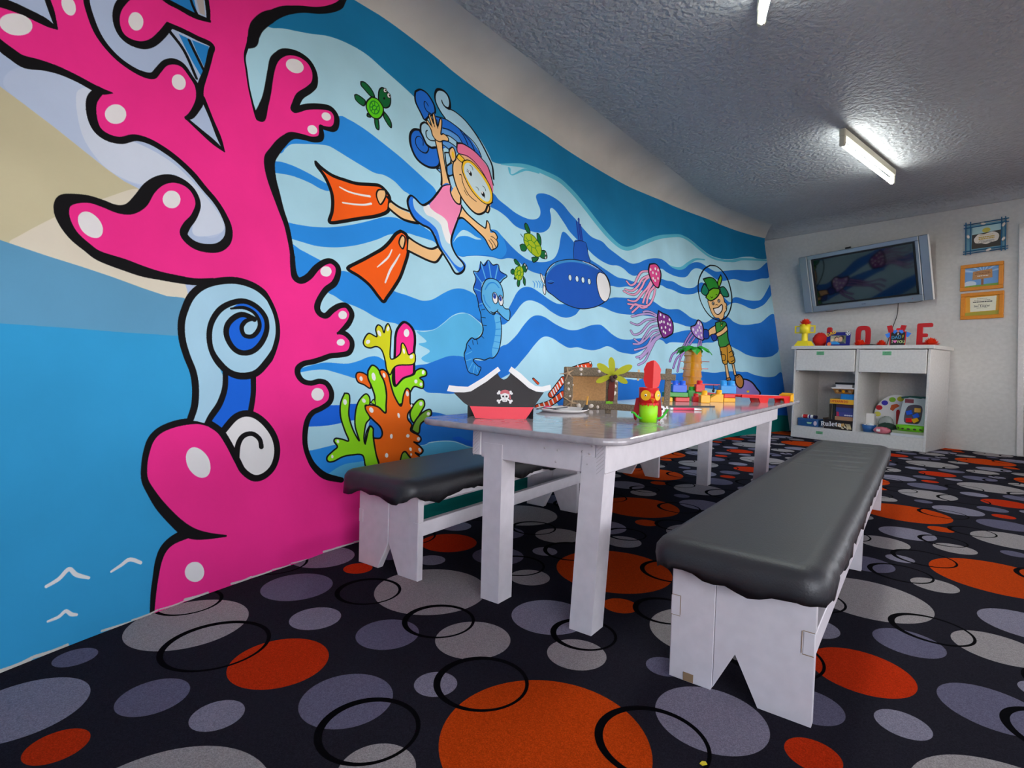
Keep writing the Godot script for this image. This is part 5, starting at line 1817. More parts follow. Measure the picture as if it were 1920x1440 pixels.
# ================= the mural: outlines (0) and brush lines (1) in millimetres along and up the wall
const MURAL_COLOURS := [Color8(238, 236, 238), Color8(205, 202, 198), Color8(14, 12, 16), Color8(176, 222, 241), Color8(24, 128, 180), Color8(92, 188, 218), Color8(42, 143, 232), Color8(34, 118, 212), Color8(24, 104, 224), Color8(182, 200, 232), Color8(192, 208, 236), Color8(214, 224, 242), Color8(206, 198, 164), Color8(226, 218, 200), Color8(98, 160, 198), Color8(52, 160, 216), Color8(250, 48, 148), Color8(248, 128, 178), Color8(172, 214, 238), Color8(36, 134, 208), Color8(190, 180, 178), Color8(255, 98, 20), Color8(246, 196, 138), Color8(250, 200, 44), Color8(205, 228, 238), Color8(242, 124, 166), Color8(247, 140, 186), Color8(40, 122, 232), Color8(34, 112, 216), Color8(98, 160, 228), Color8(16, 104, 54), Color8(94, 212, 24), Color8(30, 130, 40), Color8(168, 190, 30), Color8(150, 226, 30), Color8(216, 216, 32), Color8(240, 106, 22), Color8(120, 170, 50), Color8(44, 138, 220), Color8(96, 180, 232), Color8(30, 100, 205), Color8(28, 88, 186), Color8(60, 140, 205), Color8(226, 78, 146), Color8(232, 160, 196), Color8(128, 52, 140), Color8(188, 160, 216), Color8(170, 130, 208), Color8(58, 146, 66), Color8(40, 140, 50), Color8(122, 190, 34), Color8(26, 130, 100), Color8(206, 150, 52), Color8(190, 126, 62), Color8(150, 130, 200), Color8(10, 130, 122), Color8(92, 184, 232), Color8(226, 76, 34), Color8(30, 62, 160)]
var MURAL := PackedInt32Array([
0,3,0,4,0,0,10200,0,10200,2750,0,2750,0,9,0,11,3450,2691,3322,2107,3278,1774,3280,1472,3313,1181,3348,888,3397,492,3300,0,0,0,0,2750,3200,2750,0,10,1,15,2688,1509,2777,1548,2859,1541,2845,1475,2865,1398,2959,1414,3080,1377,3208,1254,3215,1199,
3146,1158,3016,1261,2892,1286,2790,1347,2709,1403,2656,1444,0,11,1,16,2816,1504,2859,1535,2845,1475,2865,1398,2959,1414,3080,1377,3185,1274,3215,1199,3146,1158,3107,1167,3139,1279,3067,1348,2977,1284,2892,1292,2842,1335,2816,1399,0,12,0,13,2960,1264,2918,1276,2875,1299,2811,1339,
2752,1377,2696,1410,2648,1437,1200,1950,0,2300,0,500,2500,500,3000,600,3050,900,0,13,1,11,2661,1051,2757,1134,2868,1211,2959,1262,2932,1148,3044,1036,3072,935,3008,935,2865,972,2712,1005,2638,1020,0,14,0,12,3186,893,3057,936,3008,935,2940,951,2865,972,2786,990,
2712,1005,2617,1027,1200,1160,0,1320,0,0,3200,0,0,15,0,9,3234,803,3035,810,2879,811,2747,814,2601,815,1200,880,0,950,0,0,3600,0,1,0,87,5,2639,160,8,2666,169,10,2690,186,11,2705,167,12,2732,150,8,1,0,94,4,2786,149,6,
2811,158,9,2835,167,11,2862,150,10,1,0,88,5,2635,76,6,2658,78,8,2674,86,9,2685,74,10,2697,68,7,0,4,1,44,3473,2136,3492,2095,3564,2136,3665,2177,3765,2218,3868,2236,3971,2234,4064,2207,4173,2175,4266,2143,4463,2062,4674,2012,4892,1988,5038,2024,
5173,2067,5300,2091,5448,2105,5650,2113,5778,2085,5884,2049,6018,1987,6154,1913,6323,1840,6490,1793,6608,1785,6799,1830,7090,1935,7441,2049,7868,2157,8110,2199,8337,2197,8563,2149,8765,2101,9003,2095,9275,2130,9543,2200,9735,2228,9858,2222,10085,2259,10200,2400,10200,2700,10100,2700,3500,2700,3300,2700,
1,5,195,24,4969,1999,7,5171,2055,23,5298,2080,27,5445,2092,32,5646,2096,38,5774,2068,39,5880,2031,40,6013,1969,40,6151,1899,41,6319,1826,42,6486,1779,38,6624,1773,34,6794,1814,30,7085,1919,32,7436,2035,34,7853,2137,30,8105,2184,32,8331,2178,32,8550,2131,
33,8760,2081,27,8998,2075,27,9269,2107,28,9531,2168,29,10040,2225,22,1,5,162,4,5049,1996,18,5070,1961,7,5230,2044,15,5389,2070,12,1,5,253,6,7509,1791,9,7730,1781,25,7977,1811,35,8207,1908,26,8418,1989,20,8624,2021,14,1,5,171,4,9004,2088,
11,9272,2098,18,9568,2176,19,9883,2203,15,0,6,1,28,3372,1501,3538,1647,3673,1754,3775,1847,3829,1853,3884,1846,3940,1833,4022,1807,4121,1773,4191,1743,4277,1704,4352,1664,4334,1593,4232,1533,4163,1588,4120,1601,4069,1632,4009,1645,3948,1639,3885,1650,3809,1666,3757,1678,3710,1686,
3666,1677,3599,1654,3542,1629,3515,1599,3490,1564,0,7,1,87,4731,1790,4851,1783,4899,1756,4972,1735,5068,1710,5187,1703,5280,1721,5337,1756,5353,1802,5331,1846,5320,1886,5358,1916,5456,1939,5566,1938,5667,1916,5745,1876,5834,1840,5932,1792,6046,1755,6208,1752,6308,1718,6460,1688,6573,1667,
6715,1658,6865,1688,7042,1747,7251,1797,7427,1817,7553,1806,7678,1778,7870,1781,8049,1820,8218,1895,8397,1952,8543,1965,8697,1938,8848,1916,9034,1949,9381,2009,9694,2047,9859,2087,10085,2201,10067,2005,9861,1957,9597,1887,9433,1874,9257,1878,9111,1848,8975,1820,8826,1824,8713,1859,8570,1887,8403,1884,
8262,1837,8098,1747,7934,1712,7721,1697,7517,1704,7391,1717,7097,1661,6788,1563,6653,1555,6545,1585,6434,1594,6306,1578,6164,1585,6042,1610,5959,1639,5827,1681,5711,1729,5662,1767,5611,1805,5559,1840,5507,1853,5476,1832,5480,1790,5469,1740,5433,1693,5366,1653,5287,1632,5195,1624,5099,1617,5030,1627,
4958,1661,4886,1681,4811,1688,4717,1706,0,6,1,15,3455,1519,3478,1527,3503,1536,3542,1537,3596,1529,3640,1518,3669,1511,3704,1502,3686,1478,3646,1477,3606,1487,3560,1492,3518,1491,3470,1477,3450,1466,0,6,1,26,3489,1289,3501,1290,3547,1293,3614,1302,3688,1319,3782,1350,3870,1385,
3969,1428,4046,1446,4116,1442,4219,1444,4345,1395,4356,1340,4303,1375,4247,1381,4174,1383,4115,1383,4007,1355,3924,1313,3825,1271,3746,1245,3678,1229,3605,1220,3545,1223,3506,1226,3484,1228,0,7,1,78,4411,1437,4501,1539,4605,1585,4714,1547,4786,1547,4842,1552,4898,1522,4980,1477,5065,1442,
5155,1423,5283,1432,5396,1460,5470,1499,5528,1564,5567,1641,5604,1699,5648,1708,5714,1680,5814,1626,5958,1571,6097,1545,6236,1519,6405,1492,6549,1499,6842,1507,7162,1600,7355,1614,7484,1615,7667,1629,7853,1613,8049,1614,8255,1647,8403,1709,8529,1736,8828,1684,9065,1571,9171,1634,9295,1652,9462,1641,
9677,1648,9841,1696,10085,1914,10080,1785,9969,1689,9845,1608,9652,1543,9527,1539,9386,1566,9222,1577,9077,1551,8833,1464,8637,1630,8372,1611,8224,1574,8022,1542,7821,1529,7633,1539,7456,1537,7288,1543,6936,1447,6702,1443,6567,1437,6400,1408,6239,1399,5859,1333,5427,1333,5259,1348,5191,1349,5119,1359,
5054,1384,4987,1402,4921,1397,4852,1378,4769,1377,4648,1364,4555,1346,4499,1333,4418,1351,0,6,1,14,4411,1437,4501,1539,4605,1585,4714,1547,4786,1547,4841,1545,4898,1518,4920,1443,4858,1386,4770,1384,4649,1369,4556,1349,4499,1336,4418,1351,0,3,1,11,4446,1401,4476,1441,4516,1478,
4548,1492,4593,1488,4643,1473,4690,1468,4640,1457,4574,1461,4522,1452,4480,1433,0,7,1,108,3490,1200,3537,1188,3573,1176,3609,1164,3662,1147,3707,1132,3745,1133,3879,1104,4012,1077,4068,1070,4130,1059,4180,1054,4244,1068,4329,1110,4398,1139,4462,1152,4523,1148,4584,1128,4678,1059,4822,1048,
4888,1099,4974,1190,5049,1233,5136,1244,5230,1221,5325,1190,5431,1170,5575,1182,5823,1190,6230,1299,6400,1323,6548,1337,6799,1365,7000,1377,7127,1359,7295,1328,7471,1330,7709,1353,7890,1329,8052,1296,8292,1287,8439,1278,8591,1324,8757,1394,9000,1380,9098,1339,9252,1314,9437,1323,9608,1349,9749,1376,
10078,1500,10085,1079,9956,971,9804,935,9644,926,9476,930,9295,954,9149,994,9022,1024,8856,1076,8714,1088,8617,1077,8363,1048,8091,1032,7674,1028,8008,1179,7838,1195,7653,1205,7510,1208,7097,1220,6664,1207,6546,1195,6361,1187,6228,1192,6116,1207,6031,1211,5826,1202,5721,1160,5648,1115,5538,1085,
5439,1084,5333,1109,5239,1143,5143,1159,5069,1151,5004,1119,4926,1057,4838,995,4783,979,4638,965,4520,1016,4450,1020,4377,997,4306,954,4238,917,4166,904,4109,903,4027,915,3980,927,3927,930,3867,947,3815,969,3764,985,3708,998,3667,1018,3639,1028,3580,1062,3500,1070,0,6,1,38,
3490,1200,3537,1188,3573,1176,3609,1164,3662,1147,3707,1132,3745,1133,3879,1104,4012,1077,4068,1070,4130,1059,4180,1054,4244,1068,4329,1110,4398,1139,4462,1152,4523,1148,4584,1128,4678,1059,4620,994,4520,1016,4450,1020,4377,997,4306,954,4238,917,4166,904,4109,903,4027,915,3980,927,3927,930,
3867,947,3815,969,3764,985,3708,998,3667,1018,3639,1028,3580,1062,3500,1070,0,56,1,17,4113,895,4166,898,4237,914,4305,949,4376,992,4449,1014,4517,1012,4613,948,4533,869,4434,785,4373,786,4273,769,4177,746,4126,766,4189,804,4118,835,4173,851,0,7,1,64,4759,850,
4825,870,4924,928,5001,988,5085,1043,5159,1067,5249,1064,5373,1026,5505,1001,5621,1003,5737,1026,5852,1054,5994,1069,6073,1048,6177,1007,6302,980,6462,980,6599,996,6976,1031,7468,1095,7714,1132,7969,1160,8373,1181,8610,1076,8363,1048,8089,1026,7416,1006,7259,982,7186,1008,7052,1011,6831,938,
6561,869,6408,864,6249,875,6147,901,6058,909,5946,885,5841,870,5730,872,5621,883,5504,874,5410,897,5323,927,5247,937,5181,923,5097,875,5015,818,4936,767,4874,728,4781,684,4582,631,4355,592,4210,596,4144,601,4110,621,4043,655,4051,718,4091,732,4156,739,4234,760,4317,782,
4401,785,4474,775,4605,769,0,6,1,19,3449,695,3484,709,3553,728,3603,735,3694,732,3757,745,3806,762,3850,768,3885,757,3938,717,3930,656,3825,654,3731,670,3694,680,3636,695,3586,706,3532,703,3486,695,3448,687,0,8,1,12,3463,552,3550,560,3599,561,3647,560,
3713,562,3813,552,3806,492,3705,494,3644,487,3571,481,3494,484,3455,488,0,7,1,18,3809,517,3987,483,4107,501,4153,504,4196,500,4242,489,4421,443,4776,390,5340,350,5301,182,4749,242,4420,311,4354,332,4294,352,4216,362,4126,363,4066,354,3791,369,0,8,1,6,
4281,367,4336,370,4385,350,4445,336,4481,293,4362,333,0,7,1,26,5266,595,5687,640,6210,657,6386,656,6535,651,7041,692,8019,729,8247,726,8510,719,8751,736,9013,742,9146,735,9276,737,9446,704,9691,680,9892,689,10085,720,10085,257,9643,250,8944,469,8235,551,7820,548,
6973,492,6324,482,5800,478,5363,453,0,6,1,9,3426,391,3469,393,3511,393,3562,398,3632,403,3795,401,3767,169,3609,196,3496,278,0,56,1,7,3483,271,3557,293,3622,316,3688,320,3812,307,3797,186,3609,196,0,56,1,10,3790,365,4066,351,4125,358,4215,357,
4294,347,4353,327,4419,305,4745,224,4705,11,3767,169,0,7,0,8,4400,0,10200,0,10200,450,9000,420,8000,360,7000,400,6000,300,5000,360,0,55,1,12,4000,0,10200,0,10200,170,9600,200,9000,165,8400,180,7500,160,6500,190,5500,170,4900,200,4400,160,4050,100,
1,2,183,3,5217,560,41,5291,602,42,5385,659,43,1,57,183,3,5217,560,31,5291,602,32,5385,659,32,1,0,181,2,5222,579,9,5235,554,9,1,0,182,2,5248,594,9,5260,568,9,1,0,183,2,5274,608,9,5286,582,9,1,0,184,2,
5299,623,9,5312,597,9,1,0,185,2,5331,643,9,5344,617,9,1,0,186,2,5364,663,10,5377,637,10,1,2,181,3,5055,490,39,5207,511,41,5357,564,42,1,57,181,3,5055,490,30,5207,511,31,5357,564,32,1,0,176,2,5071,505,9,5083,
480,9,1,0,178,2,5123,513,9,5135,488,9,1,0,180,2,5177,521,9,5189,495,9,1,0,182,2,5223,532,9,5235,506,9,1,0,184,2,5274,550,9,5287,524,9,1,0,185,2,5327,569,9,5340,543,9,1,2,173,2,5043,664,14,5085,
636,18,1,57,174,2,5045,662,8,5087,635,12,1,2,196,3,5529,731,31,5653,752,36,5757,761,43,1,57,196,3,5536,729,23,5652,749,28,5756,758,35,1,0,194,2,5593,755,8,5602,728,8,1,0,196,2,5646,755,8,5655,728,8,1,0,
198,2,5701,756,8,5709,729,8,0,0,1,10,5789,778,5784,772,5775,768,5765,768,5758,772,5756,777,5761,783,5770,787,5780,787,5787,783,1,2,200,11,5789,778,3,5784,772,3,5775,768,3,5765,768,3,5758,772,3,5756,777,3,5761,783,3,5770,787,3,
5780,787,3,5787,783,3,5789,778,3,0,2,1,10,5776,758,5773,756,5769,754,5764,754,5760,756,5759,758,5762,760,5766,762,5771,762,5775,761,0,16,1,258,2593,1589,2623,1646,2652,1672,2694,1679,2725,1678,2759,1677,2781,1677,2774,1723,2766,1770,2772,1857,2803,1950,2841,
1977,2864,1878,2865,1812,2871,1772,2883,1729,2902,1697,2932,1671,2969,1657,3003,1655,3030,1665,3048,1693,3072,1730,3102,1751,3129,1751,3152,1724,3170,1695,3174,1652,3159,1613,3140,1579,3123,1562,3123,1562,3167,1534,3206,1511,3243,1491,3227,1539,3208,1596,3184,1663,3179,1693,3209,1780,3234,1883,3185,
1882,3140,1881,3096,1876,3096,1873,3070,1827,3039,1782,3006,1754,2971,1746,2948,1758,2939,1793,2946,1838,2968,1886,3001,1939,3055,1976,3092,1962,3130,1961,3180,1964,3232,1978,3233,2014,3232,2080,3243,2287,3607,2560,3835,2643,3930,2614,3901,2533,3863,2449,3839,2409,3788,2362,3721,2316,3642,2274,3571,
2222,3510,2149,3473,2078,3458,2031,3443,1975,3384,1910,3384,1854,3392,1785,3415,1717,3441,1682,3464,1751,3480,1822,3495,1908,3510,1968,3540,2016,3576,2042,3614,2051,3652,2040,3673,2002,3668,1951,3640,1910,3596,1862,3573,1812,3564,1783,3615,1822,3683,1854,3737,1866,3763,1842,3758,1799,3736,1772,3696,
1762,3679,1760,3679,1728,3668,1704,3634,1687,3587,1680,3543,1665,3508,1622,3480,1570,3460,1522,3458,1464,3467,1399,3479,1334,3493,1268,3499,1198,3501,1156,3499,1098,3505,1068,3525,1062,3559,1085,3595,1127,3634,1157,3668,1167,3696,1148,3694,1113,3671,1072,3630,1040,3597,998,3581,960,3591,935,3618,
930,3650,956,3687,978,3723,982,3745,953,3736,922,3708,889,3665,858,3700,861,3729,836,3730,806,3709,778,3664,768,3621,763,3579,749,3539,737,3502,729,3477,711,3474,684,3491,660,3523,652,3561,659,3592,648,3609,611,3597,575,3558,552,3518,537,3493,511,3478,472,3471,425,3477,
377,3499,329,3544,286,3616,259,3767,169,3921,-21,3577,-68,2881,-59,2879,1,2888,54,2898,96,2910,138,2927,169,2955,188,2999,198,3122,159,3069,172,3025,188,2994,210,2966,243,2932,293,2909,339,2895,378,2897,419,2907,459,2923,494,2950,518,2993,533,3037,538,3070,537,3104,
526,3172,486,3250,560,3271,672,3283,691,3330,730,3375,784,3405,845,3404,905,3372,964,3323,1004,3256,1020,3191,1012,3161,1006,3102,995,3046,995,2993,998,2944,1004,2897,1015,2834,1029,2804,1049,2776,1074,2759,1104,2752,1137,2760,1167,2785,1183,2821,1192,2857,1189,2893,1183,2926,1193,2958,
1227,2987,1276,3021,1312,3060,1331,3098,1328,3125,1306,3135,1266,3117,1218,3091,1181,3079,1149,3103,1124,3142,1117,3190,1129,3224,1163,3233,1209,3217,1257,3193,1295,3161,1329,3125,1370,3082,1402,3041,1422,3000,1433,2960,1429,2920,1404,2883,1400,2858,1416,2849,1455,2854,1500,2877,1540,2859,1541,2819,
1548,2777,1550,2738,1544,2701,1533,2677,1541,2657,1551,2628,1569,0,19,0,7,3125,1862,3163,1863,3177,1822,3199,1775,3186,1741,3162,1781,3141,1824,0,19,0,5,3166,1864,3223,1872,3217,1844,3199,1783,3180,1823,0,19,0,5,3097,2015,3180,2073,3193,1975,3131,1965,3092,1963,0,
20,0,4,3188,2066,3220,2086,3220,1986,3202,1985,1,2,88,3,3097,1853,14,3137,1809,12,3169,1727,11,1,2,88,3,3157,1857,11,3176,1815,12,3197,1769,11,1,2,86,3,3170,2053,10,3178,2006,11,3191,1975,13,1,2,76,10,2628,1569,34,2657,1551,35,
2677,1541,36,2701,1533,36,2738,1544,29,2777,1550,24,2819,1548,22,2859,1541,23,2881,1540,21,2910,1548,3,1,2,89,46,2877,1540,23,2854,1500,29,2849,1455,30,2858,1416,28,2883,1400,25,2920,1404,21,2960,1429,20,3000,1433,20,3041,1422,21,3082,1402,21,3125,1370,
22,3161,1329,22,3193,1295,22,3217,1257,24,3233,1209,28,3224,1163,31,3190,1129,31,3142,1117,29,3103,1124,28,3079,1149,28,3091,1181,26,3117,1218,21,3135,1266,19,3125,1306,19,3098,1328,21,3060,1331,26,3021,1312,31,2987,1276,38,2958,1227,43,2926,1193,33,2893,1183,
25,2857,1189,23,2821,1192,22,2785,1183,27,2760,1167,36,2752,1137,39,2759,1104,35,2776,1074,31,2804,1049,29,2834,1029,31,2897,1015,37,2944,1004,35,2993,998,28,3046,995,26,3102,995,23,3161,1006,21,1,2,71,6,2597,1647,29,2652,1670,29,2694,1679,27,2726,
1680,26,2759,1679,25,2782,1676,8,1,2,76,4,2770,1856,17,2766,1770,18,2774,1723,20,2782,1676,9,1,2,87,20,2841,1977,20,2864,1878,20,2865,1812,20,2871,1772,21,2883,1729,21,2902,1697,19,2932,1671,18,2969,1657,18,3003,1655,20,3030,1665,20,3048,1693,
19,3072,1730,18,3102,1751,20,3129,1751,19,3152,1724,16,3170,1695,20,3174,1652,29,3159,1613,24,3140,1579,20,3123,1562,12,1,2,82,10,3001,1939,24,2968,1886,24,2946,1838,23,2939,1793,23,2948,1758,23,2971,1746,23,3006,1754,24,3039,1782,24,3070,1827,25,3096,
1873,25,1,2,90,8,3096,1876,18,3140,1881,19,3185,1882,19,3234,1883,20,3227,1849,21,3207,1779,19,3182,1707,23,3177,1666,23,1,2,87,5,3045,1981,20,3092,1963,20,3130,1963,20,3180,1964,22,3234,1976,14,1,2,92,4,3241,2264,18,3232,2080,17,3233,
2014,17,3231,1975,13,1,2,92,4,3122,1563,9,3167,1535,16,3206,1512,20,3243,1492,8,1,2,95,4,3184,1663,18,3208,1596,15,3228,1539,19,3243,1491,7,1,2,99,52,3901,2533,29,3863,2449,28,3839,2409,32,3788,2362,31,3721,2316,28,3642,2274,28,3571,
2222,32,3510,2149,34,3473,2078,33,3458,2031,30,3443,1975,26,3384,1910,22,3384,1854,21,3392,1785,19,3415,1717,21,3441,1682,33,3464,1751,23,3480,1822,20,3495,1908,19,3510,1968,22,3540,2016,26,3576,2042,25,3614,2051,25,3652,2040,25,3673,2002,25,3668,1951,27,3640,
1910,28,3596,1862,28,3573,1812,26,3564,1783,21,3615,1822,24,3683,1854,25,3737,1866,26,3763,1842,28,3758,1799,27,3736,1772,24,3696,1762,18,3679,1760,20,3679,1728,25,3668,1704,25,3634,1687,24,3587,1680,25,3543,1665,28,3508,1622,29,3480,1570,30,3460,1522,33,3458,
1464,32,3467,1399,28,3479,1334,21,3493,1268,18,3499,1198,16,3501,1156,16,1,2,111,23,3501,1156,16,3499,1098,19,3505,1068,25,3525,1062,26,3559,1085,25,3595,1127,24,3634,1157,23,3668,1167,23,3696,1148,24,3694,1113,24,3671,1072,25,3630,1040,24,3597,998,22,
3581,960,24,3591,935,24,3618,930,24,3650,956,24,3687,978,23,3723,982,23,3745,953,24,3736,922,22,3708,889,22,3665,858,9,1,2,112,27,3665,860,9,3700,861,22,3729,836,22,3730,806,22,3709,778,22,3664,768,22,3621,763,21,3579,749,21,3539,737,
21,3502,729,20,3477,711,20,3474,684,20,3491,660,20,3523,652,20,3561,659,21,3592,648,21,3609,611,21,3597,575,21,3558,552,20,3518,537,20,3493,511,20,3478,472,20,3471,425,19,3477,377,19,3499,329,23,3544,286,26,3616,259,21,1,2,98,16,3104,
526,21,3070,537,20,3037,538,20,2993,533,20,2950,518,19,2923,494,19,2907,459,18,2897,419,17,2895,378,19,2909,339,23,2932,293,29,2966,243,32,2994,210,35,3025,188,31,3069,172,19,3122,159,6,1,2,98,7,2999,198,32,2955,188,26,2927,169,23,
2910,138,20,2898,96,17,2888,54,16,2879,1,13,0,18,1,29,3044,546,3061,588,3069,645,3066,696,3051,748,3042,799,3044,851,3059,898,3086,948,3130,987,3191,1012,3256,1020,3323,1004,3372,964,3404,905,3405,845,3375,784,3330,730,3283,691,3229,681,3186,694,3153,727,
3133,768,3156,703,3166,666,3157,619,3138,572,3102,530,3065,536,0,8,1,9,3176,691,3268,675,3262,615,3246,557,3196,541,3143,498,3107,524,3142,578,3165,630,0,8,1,22,3297,887,3257,900,3223,887,3195,857,3189,819,3207,780,3237,763,3278,770,3316,801,3343,848,
3345,894,3316,931,3269,947,3220,921,3260,925,3300,913,3317,879,3310,849,3283,825,3253,826,3246,854,3262,878,1,2,101,40,3044,546,21,3061,588,22,3069,645,22,3066,696,22,3051,748,22,3042,799,22,3044,851,22,3059,898,22,3086,948,23,3130,987,23,3191,1012,
24,3256,1020,25,3323,1004,25,3372,964,26,3404,905,26,3405,845,26,3375,784,25,3330,730,25,3283,691,24,3229,681,24,3186,694,23,3153,727,23,3133,768,18,3130,816,18,3143,865,18,3176,911,19,3222,939,19,3269,949,19,3316,931,20,3345,894,20,3343,848,
20,3316,801,20,3278,770,19,3237,763,19,3207,780,19,3189,819,19,3195,857,19,3223,887,19,3257,900,19,3297,887,20,1,2,106,10,3297,887,9,3265,878,14,3246,854,15,3253,826,15,3283,824,15,3310,849,16,3317,879,14,3299,911,13,3260,925,12,3213,
917,6,1,2,101,5,3173,703,18,3166,642,19,3143,589,20,3112,550,20,3096,528,17,1,2,108,3,3272,678,19,3265,615,18,3248,553,19,0,0,1,14,3137,498,3162,451,3185,395,3203,356,3239,327,3280,330,3318,358,3338,407,3333,459,3306,506,3268,540,
3229,551,3190,539,3149,501,1,2,106,15,3104,526,21,3137,498,21,3162,451,21,3185,395,21,3203,356,21,3239,327,22,3280,330,22,3318,358,22,3338,407,23,3333,459,23,3306,506,23,3268,540,22,3229,551,22,3190,539,22,3149,501,21,1,2,107,6,3182,
401,20,3193,448,18,3215,475,17,3248,479,16,3273,458,16,3277,431,17,0,0,1,10,2728,1645,2718,1622,2698,1603,2678,1595,2663,1601,2660,1618,2670,1640,2689,1659,2710,1668,2725,1663,0,0,1,10,2834,1782,2835,1764,2829,1746,2819,1736,2808,1737,2801,1749,2800,1767,2806,
1785,2816,1795,2826,1794,0,0,1,10,3017,1846,3014,1825,3004,1805,2990,1794,2979,1796,2973,1810,2976,1830,2986,1850,3000,1861,3011,1859,0,0,1,10,3131,1703,3132,1686,3125,1668,3112,1656,3098,1654,3089,1662,3088,1679,3095,1697,3108,1709,3121,1712,0,0,1,10,2941,1490,2931,
1468,2914,1453,2897,1449,2886,1458,2885,1476,2895,1497,2911,1513,2928,1518,2940,1509,0,0,1,10,3621,1989,3605,1968,3582,1954,3562,1954,3551,1965,3553,1985,3567,2006,3589,2020,3611,2021,3623,2009,0,0,1,10,3731,1817,3720,1806,3706,1800,3693,1802,3687,1811,3690,1823,3700,1834,3715,
1840,3728,1839,3734,1830,0,0,1,10,3656,1726,3644,1714,3630,1710,3619,1713,3614,1724,3618,1737,3630,1748,3644,1753,3655,1749,3660,1739,0,0,1,10,3079,1267,3072,1247,3057,1232,3039,1228,3027,1235,3023,1251,3030,1270,3044,1285,3062,1290,3075,1283,0,0,1,10,2840,1140,2849,
1119,2846,1096,2833,1082,2814,1081,2797,1093,2789,1114,2791,1136,2804,1151,2822,1153,0,0,1,10,3088,418,3093,387,3084,363,3064,356,3041,368,3023,394,3018,425,3027,448,3046,456,3069,444,0,0,1,10,3574,607,3567,593,3553,585,3536,585,3524,595,3520,609,3527,623,3541,
631,3557,630,3570,621,0,0,1,10,3664,1122,3657,1108,3644,1098,3628,1096,3616,1102,3613,1114,3619,1128,3632,1138,3648,1141,3660,1135,0,0,1,10,3041,68,3034,52,3018,46,3000,52,2986,67,2982,86,2990,102,3005,108,3024,103,3037,88,0,0,1,10,3661,1123,3655,
1109,3641,1099,3626,1096,3614,1102,3611,1115,3617,1128,3630,1138,3646,1141,3657,1135,0,0,1,10,3720,942,3715,930,3703,923,3690,922,3680,927,3677,938,3682,949,3694,957,3707,958,3717,952,0,0,1,10,3696,822,3691,814,3681,808,3668,808,3659,812,3656,820,3661,829,3671,
835,3684,836,3693,831,0,0,1,10,3573,606,3566,591,3552,583,3535,583,3523,593,3519,608,3526,623,3540,632,3557,631,3570,622,0,21,1,21,3639,1589,3664,1572,3713,1555,3776,1553,3842,1556,3924,1575,3966,1583,3997,1574,4026,1545,4020,1504,4005,1466,3937,1428,3833,1391,3746,
1358,3691,1339,3676,1344,3694,1389,3703,1446,3696,1492,3673,1540,3643,1573,1,2,112,22,3639,1589,14,3664,1572,15,3713,1555,15,3776,1553,15,3842,1556,15,3924,1575,16,3966,1583,16,3997,1574,16,4026,1545,16,4020,1504,16,4005,1466,16,3937,1428,16,3833,1391,15,3746,1358,
15,3691,1339,14,3676,1344,14,3694,1389,14,3703,1446,15,3696,1492,15,3673,1540,15,3643,1573,14,3639,1589,14,1,0,116,4,3746,1512,7,3789,1504,8,3846,1506,9,3907,1514,11,1,0,117,4,3753,1444,7,3812,1452,8,3871,1465,9,3910,1480,10,0,22,1,
8,4027,1515,4075,1500,4137,1493,4159,1485,4185,1461,4131,1449,4070,1461,4020,1482,1,2,126,4,4014,1538,12,4044,1519,12,4092,1505,11,4155,1502,10,1,2,127,5,4013,1485,11,4049,1467,11,4102,1449,12,4172,1449,14,4215,1456,11,0,22,1,6,4002,1571,3964,1561,
3948,1537,3950,1512,3968,1491,4004,1541,1,2,122,7,4002,1571,7,3964,1561,7,3948,1537,7,3950,1512,7,3968,1491,7,4004,1541,7,4002,1571,7,0,21,1,20,4077,1386,4041,1363,3997,1315,3950,1274,3894,1239,3841,1207,3790,1178,3753,1156,3752,1142,3803,1122,3857,1089,3901,
1042,3927,1022,3953,1048,3996,1095,4042,1152,4077,1214,4109,1281,4117,1341,4110,1375,1,2,125,21,4077,1386,15,4041,1363,15,3997,1315,15,3950,1274,15,3894,1239,14,3841,1207,14,3790,1178,14,3753,1156,14,3752,1142,14,3803,1122,14,3857,1089,14,3901,1042,14,3927,1022,14,
3953,1048,14,3996,1095,15,4042,1152,15,4077,1214,15,4109,1281,15,4117,1341,16,4110,1375,16,4077,1386,15,1,0,124,4,4009,1281,5,3983,1242,8,3947,1210,8,3910,1181,4,1,0,126,4,4056,1268,5,4024,1227,9,3985,1178,10,3948,1114,7,0,22,1,9,
4124,1355,4181,1340,4247,1334,4318,1345,4348,1324,4308,1275,4238,1272,4174,1288,4111,1299,1,2,133,5,4104,1374,11,4159,1351,10,4223,1336,10,4278,1335,11,4326,1358,11,1,2,135,5,4116,1294,11,4179,1280,11,4250,1267,11,4301,1271,11,4354,1325,10,1,2,129,2,
4119,1359,7,4105,1294,7,0,22,1,6,4083,1367,4067,1348,4058,1320,4077,1298,4096,1332,4099,1359,1,2,127,7,4083,1367,7,4067,1348,7,4058,1320,7,4077,1298,7,4096,1332,7,4099,1359,7,4083,1367,7,0,28,1,11,4278,2178,4317,2206,4361,2206,4394,2182,4414,
2149,4409,2110,4360,2073,4325,2042,4302,2070,4274,2112,4270,2147,1,2,130,12,4278,2178,9,4317,2206,9,4361,2206,9,4394,2182,10,4414,2149,10,4409,2110,10,4360,2073,9,4325,2042,9,4302,2070,9,4274,2112,9,4270,2147,9,4278,2178,9,1,2,131,6,4364,2134,4,
4353,2148,4,4339,2148,4,4334,2127,4,4346,2101,5,4382,2096,6,0,18,1,18,4427,2223,4451,2260,4496,2277,4538,2259,4546,2216,4547,2191,4611,2184,4709,2140,4809,2073,4878,1974,4867,1845,4842,1838,4811,1923,4728,1990,4618,2063,4491,2109,4453,2143,4426,2181,1,2,135,12,4491,
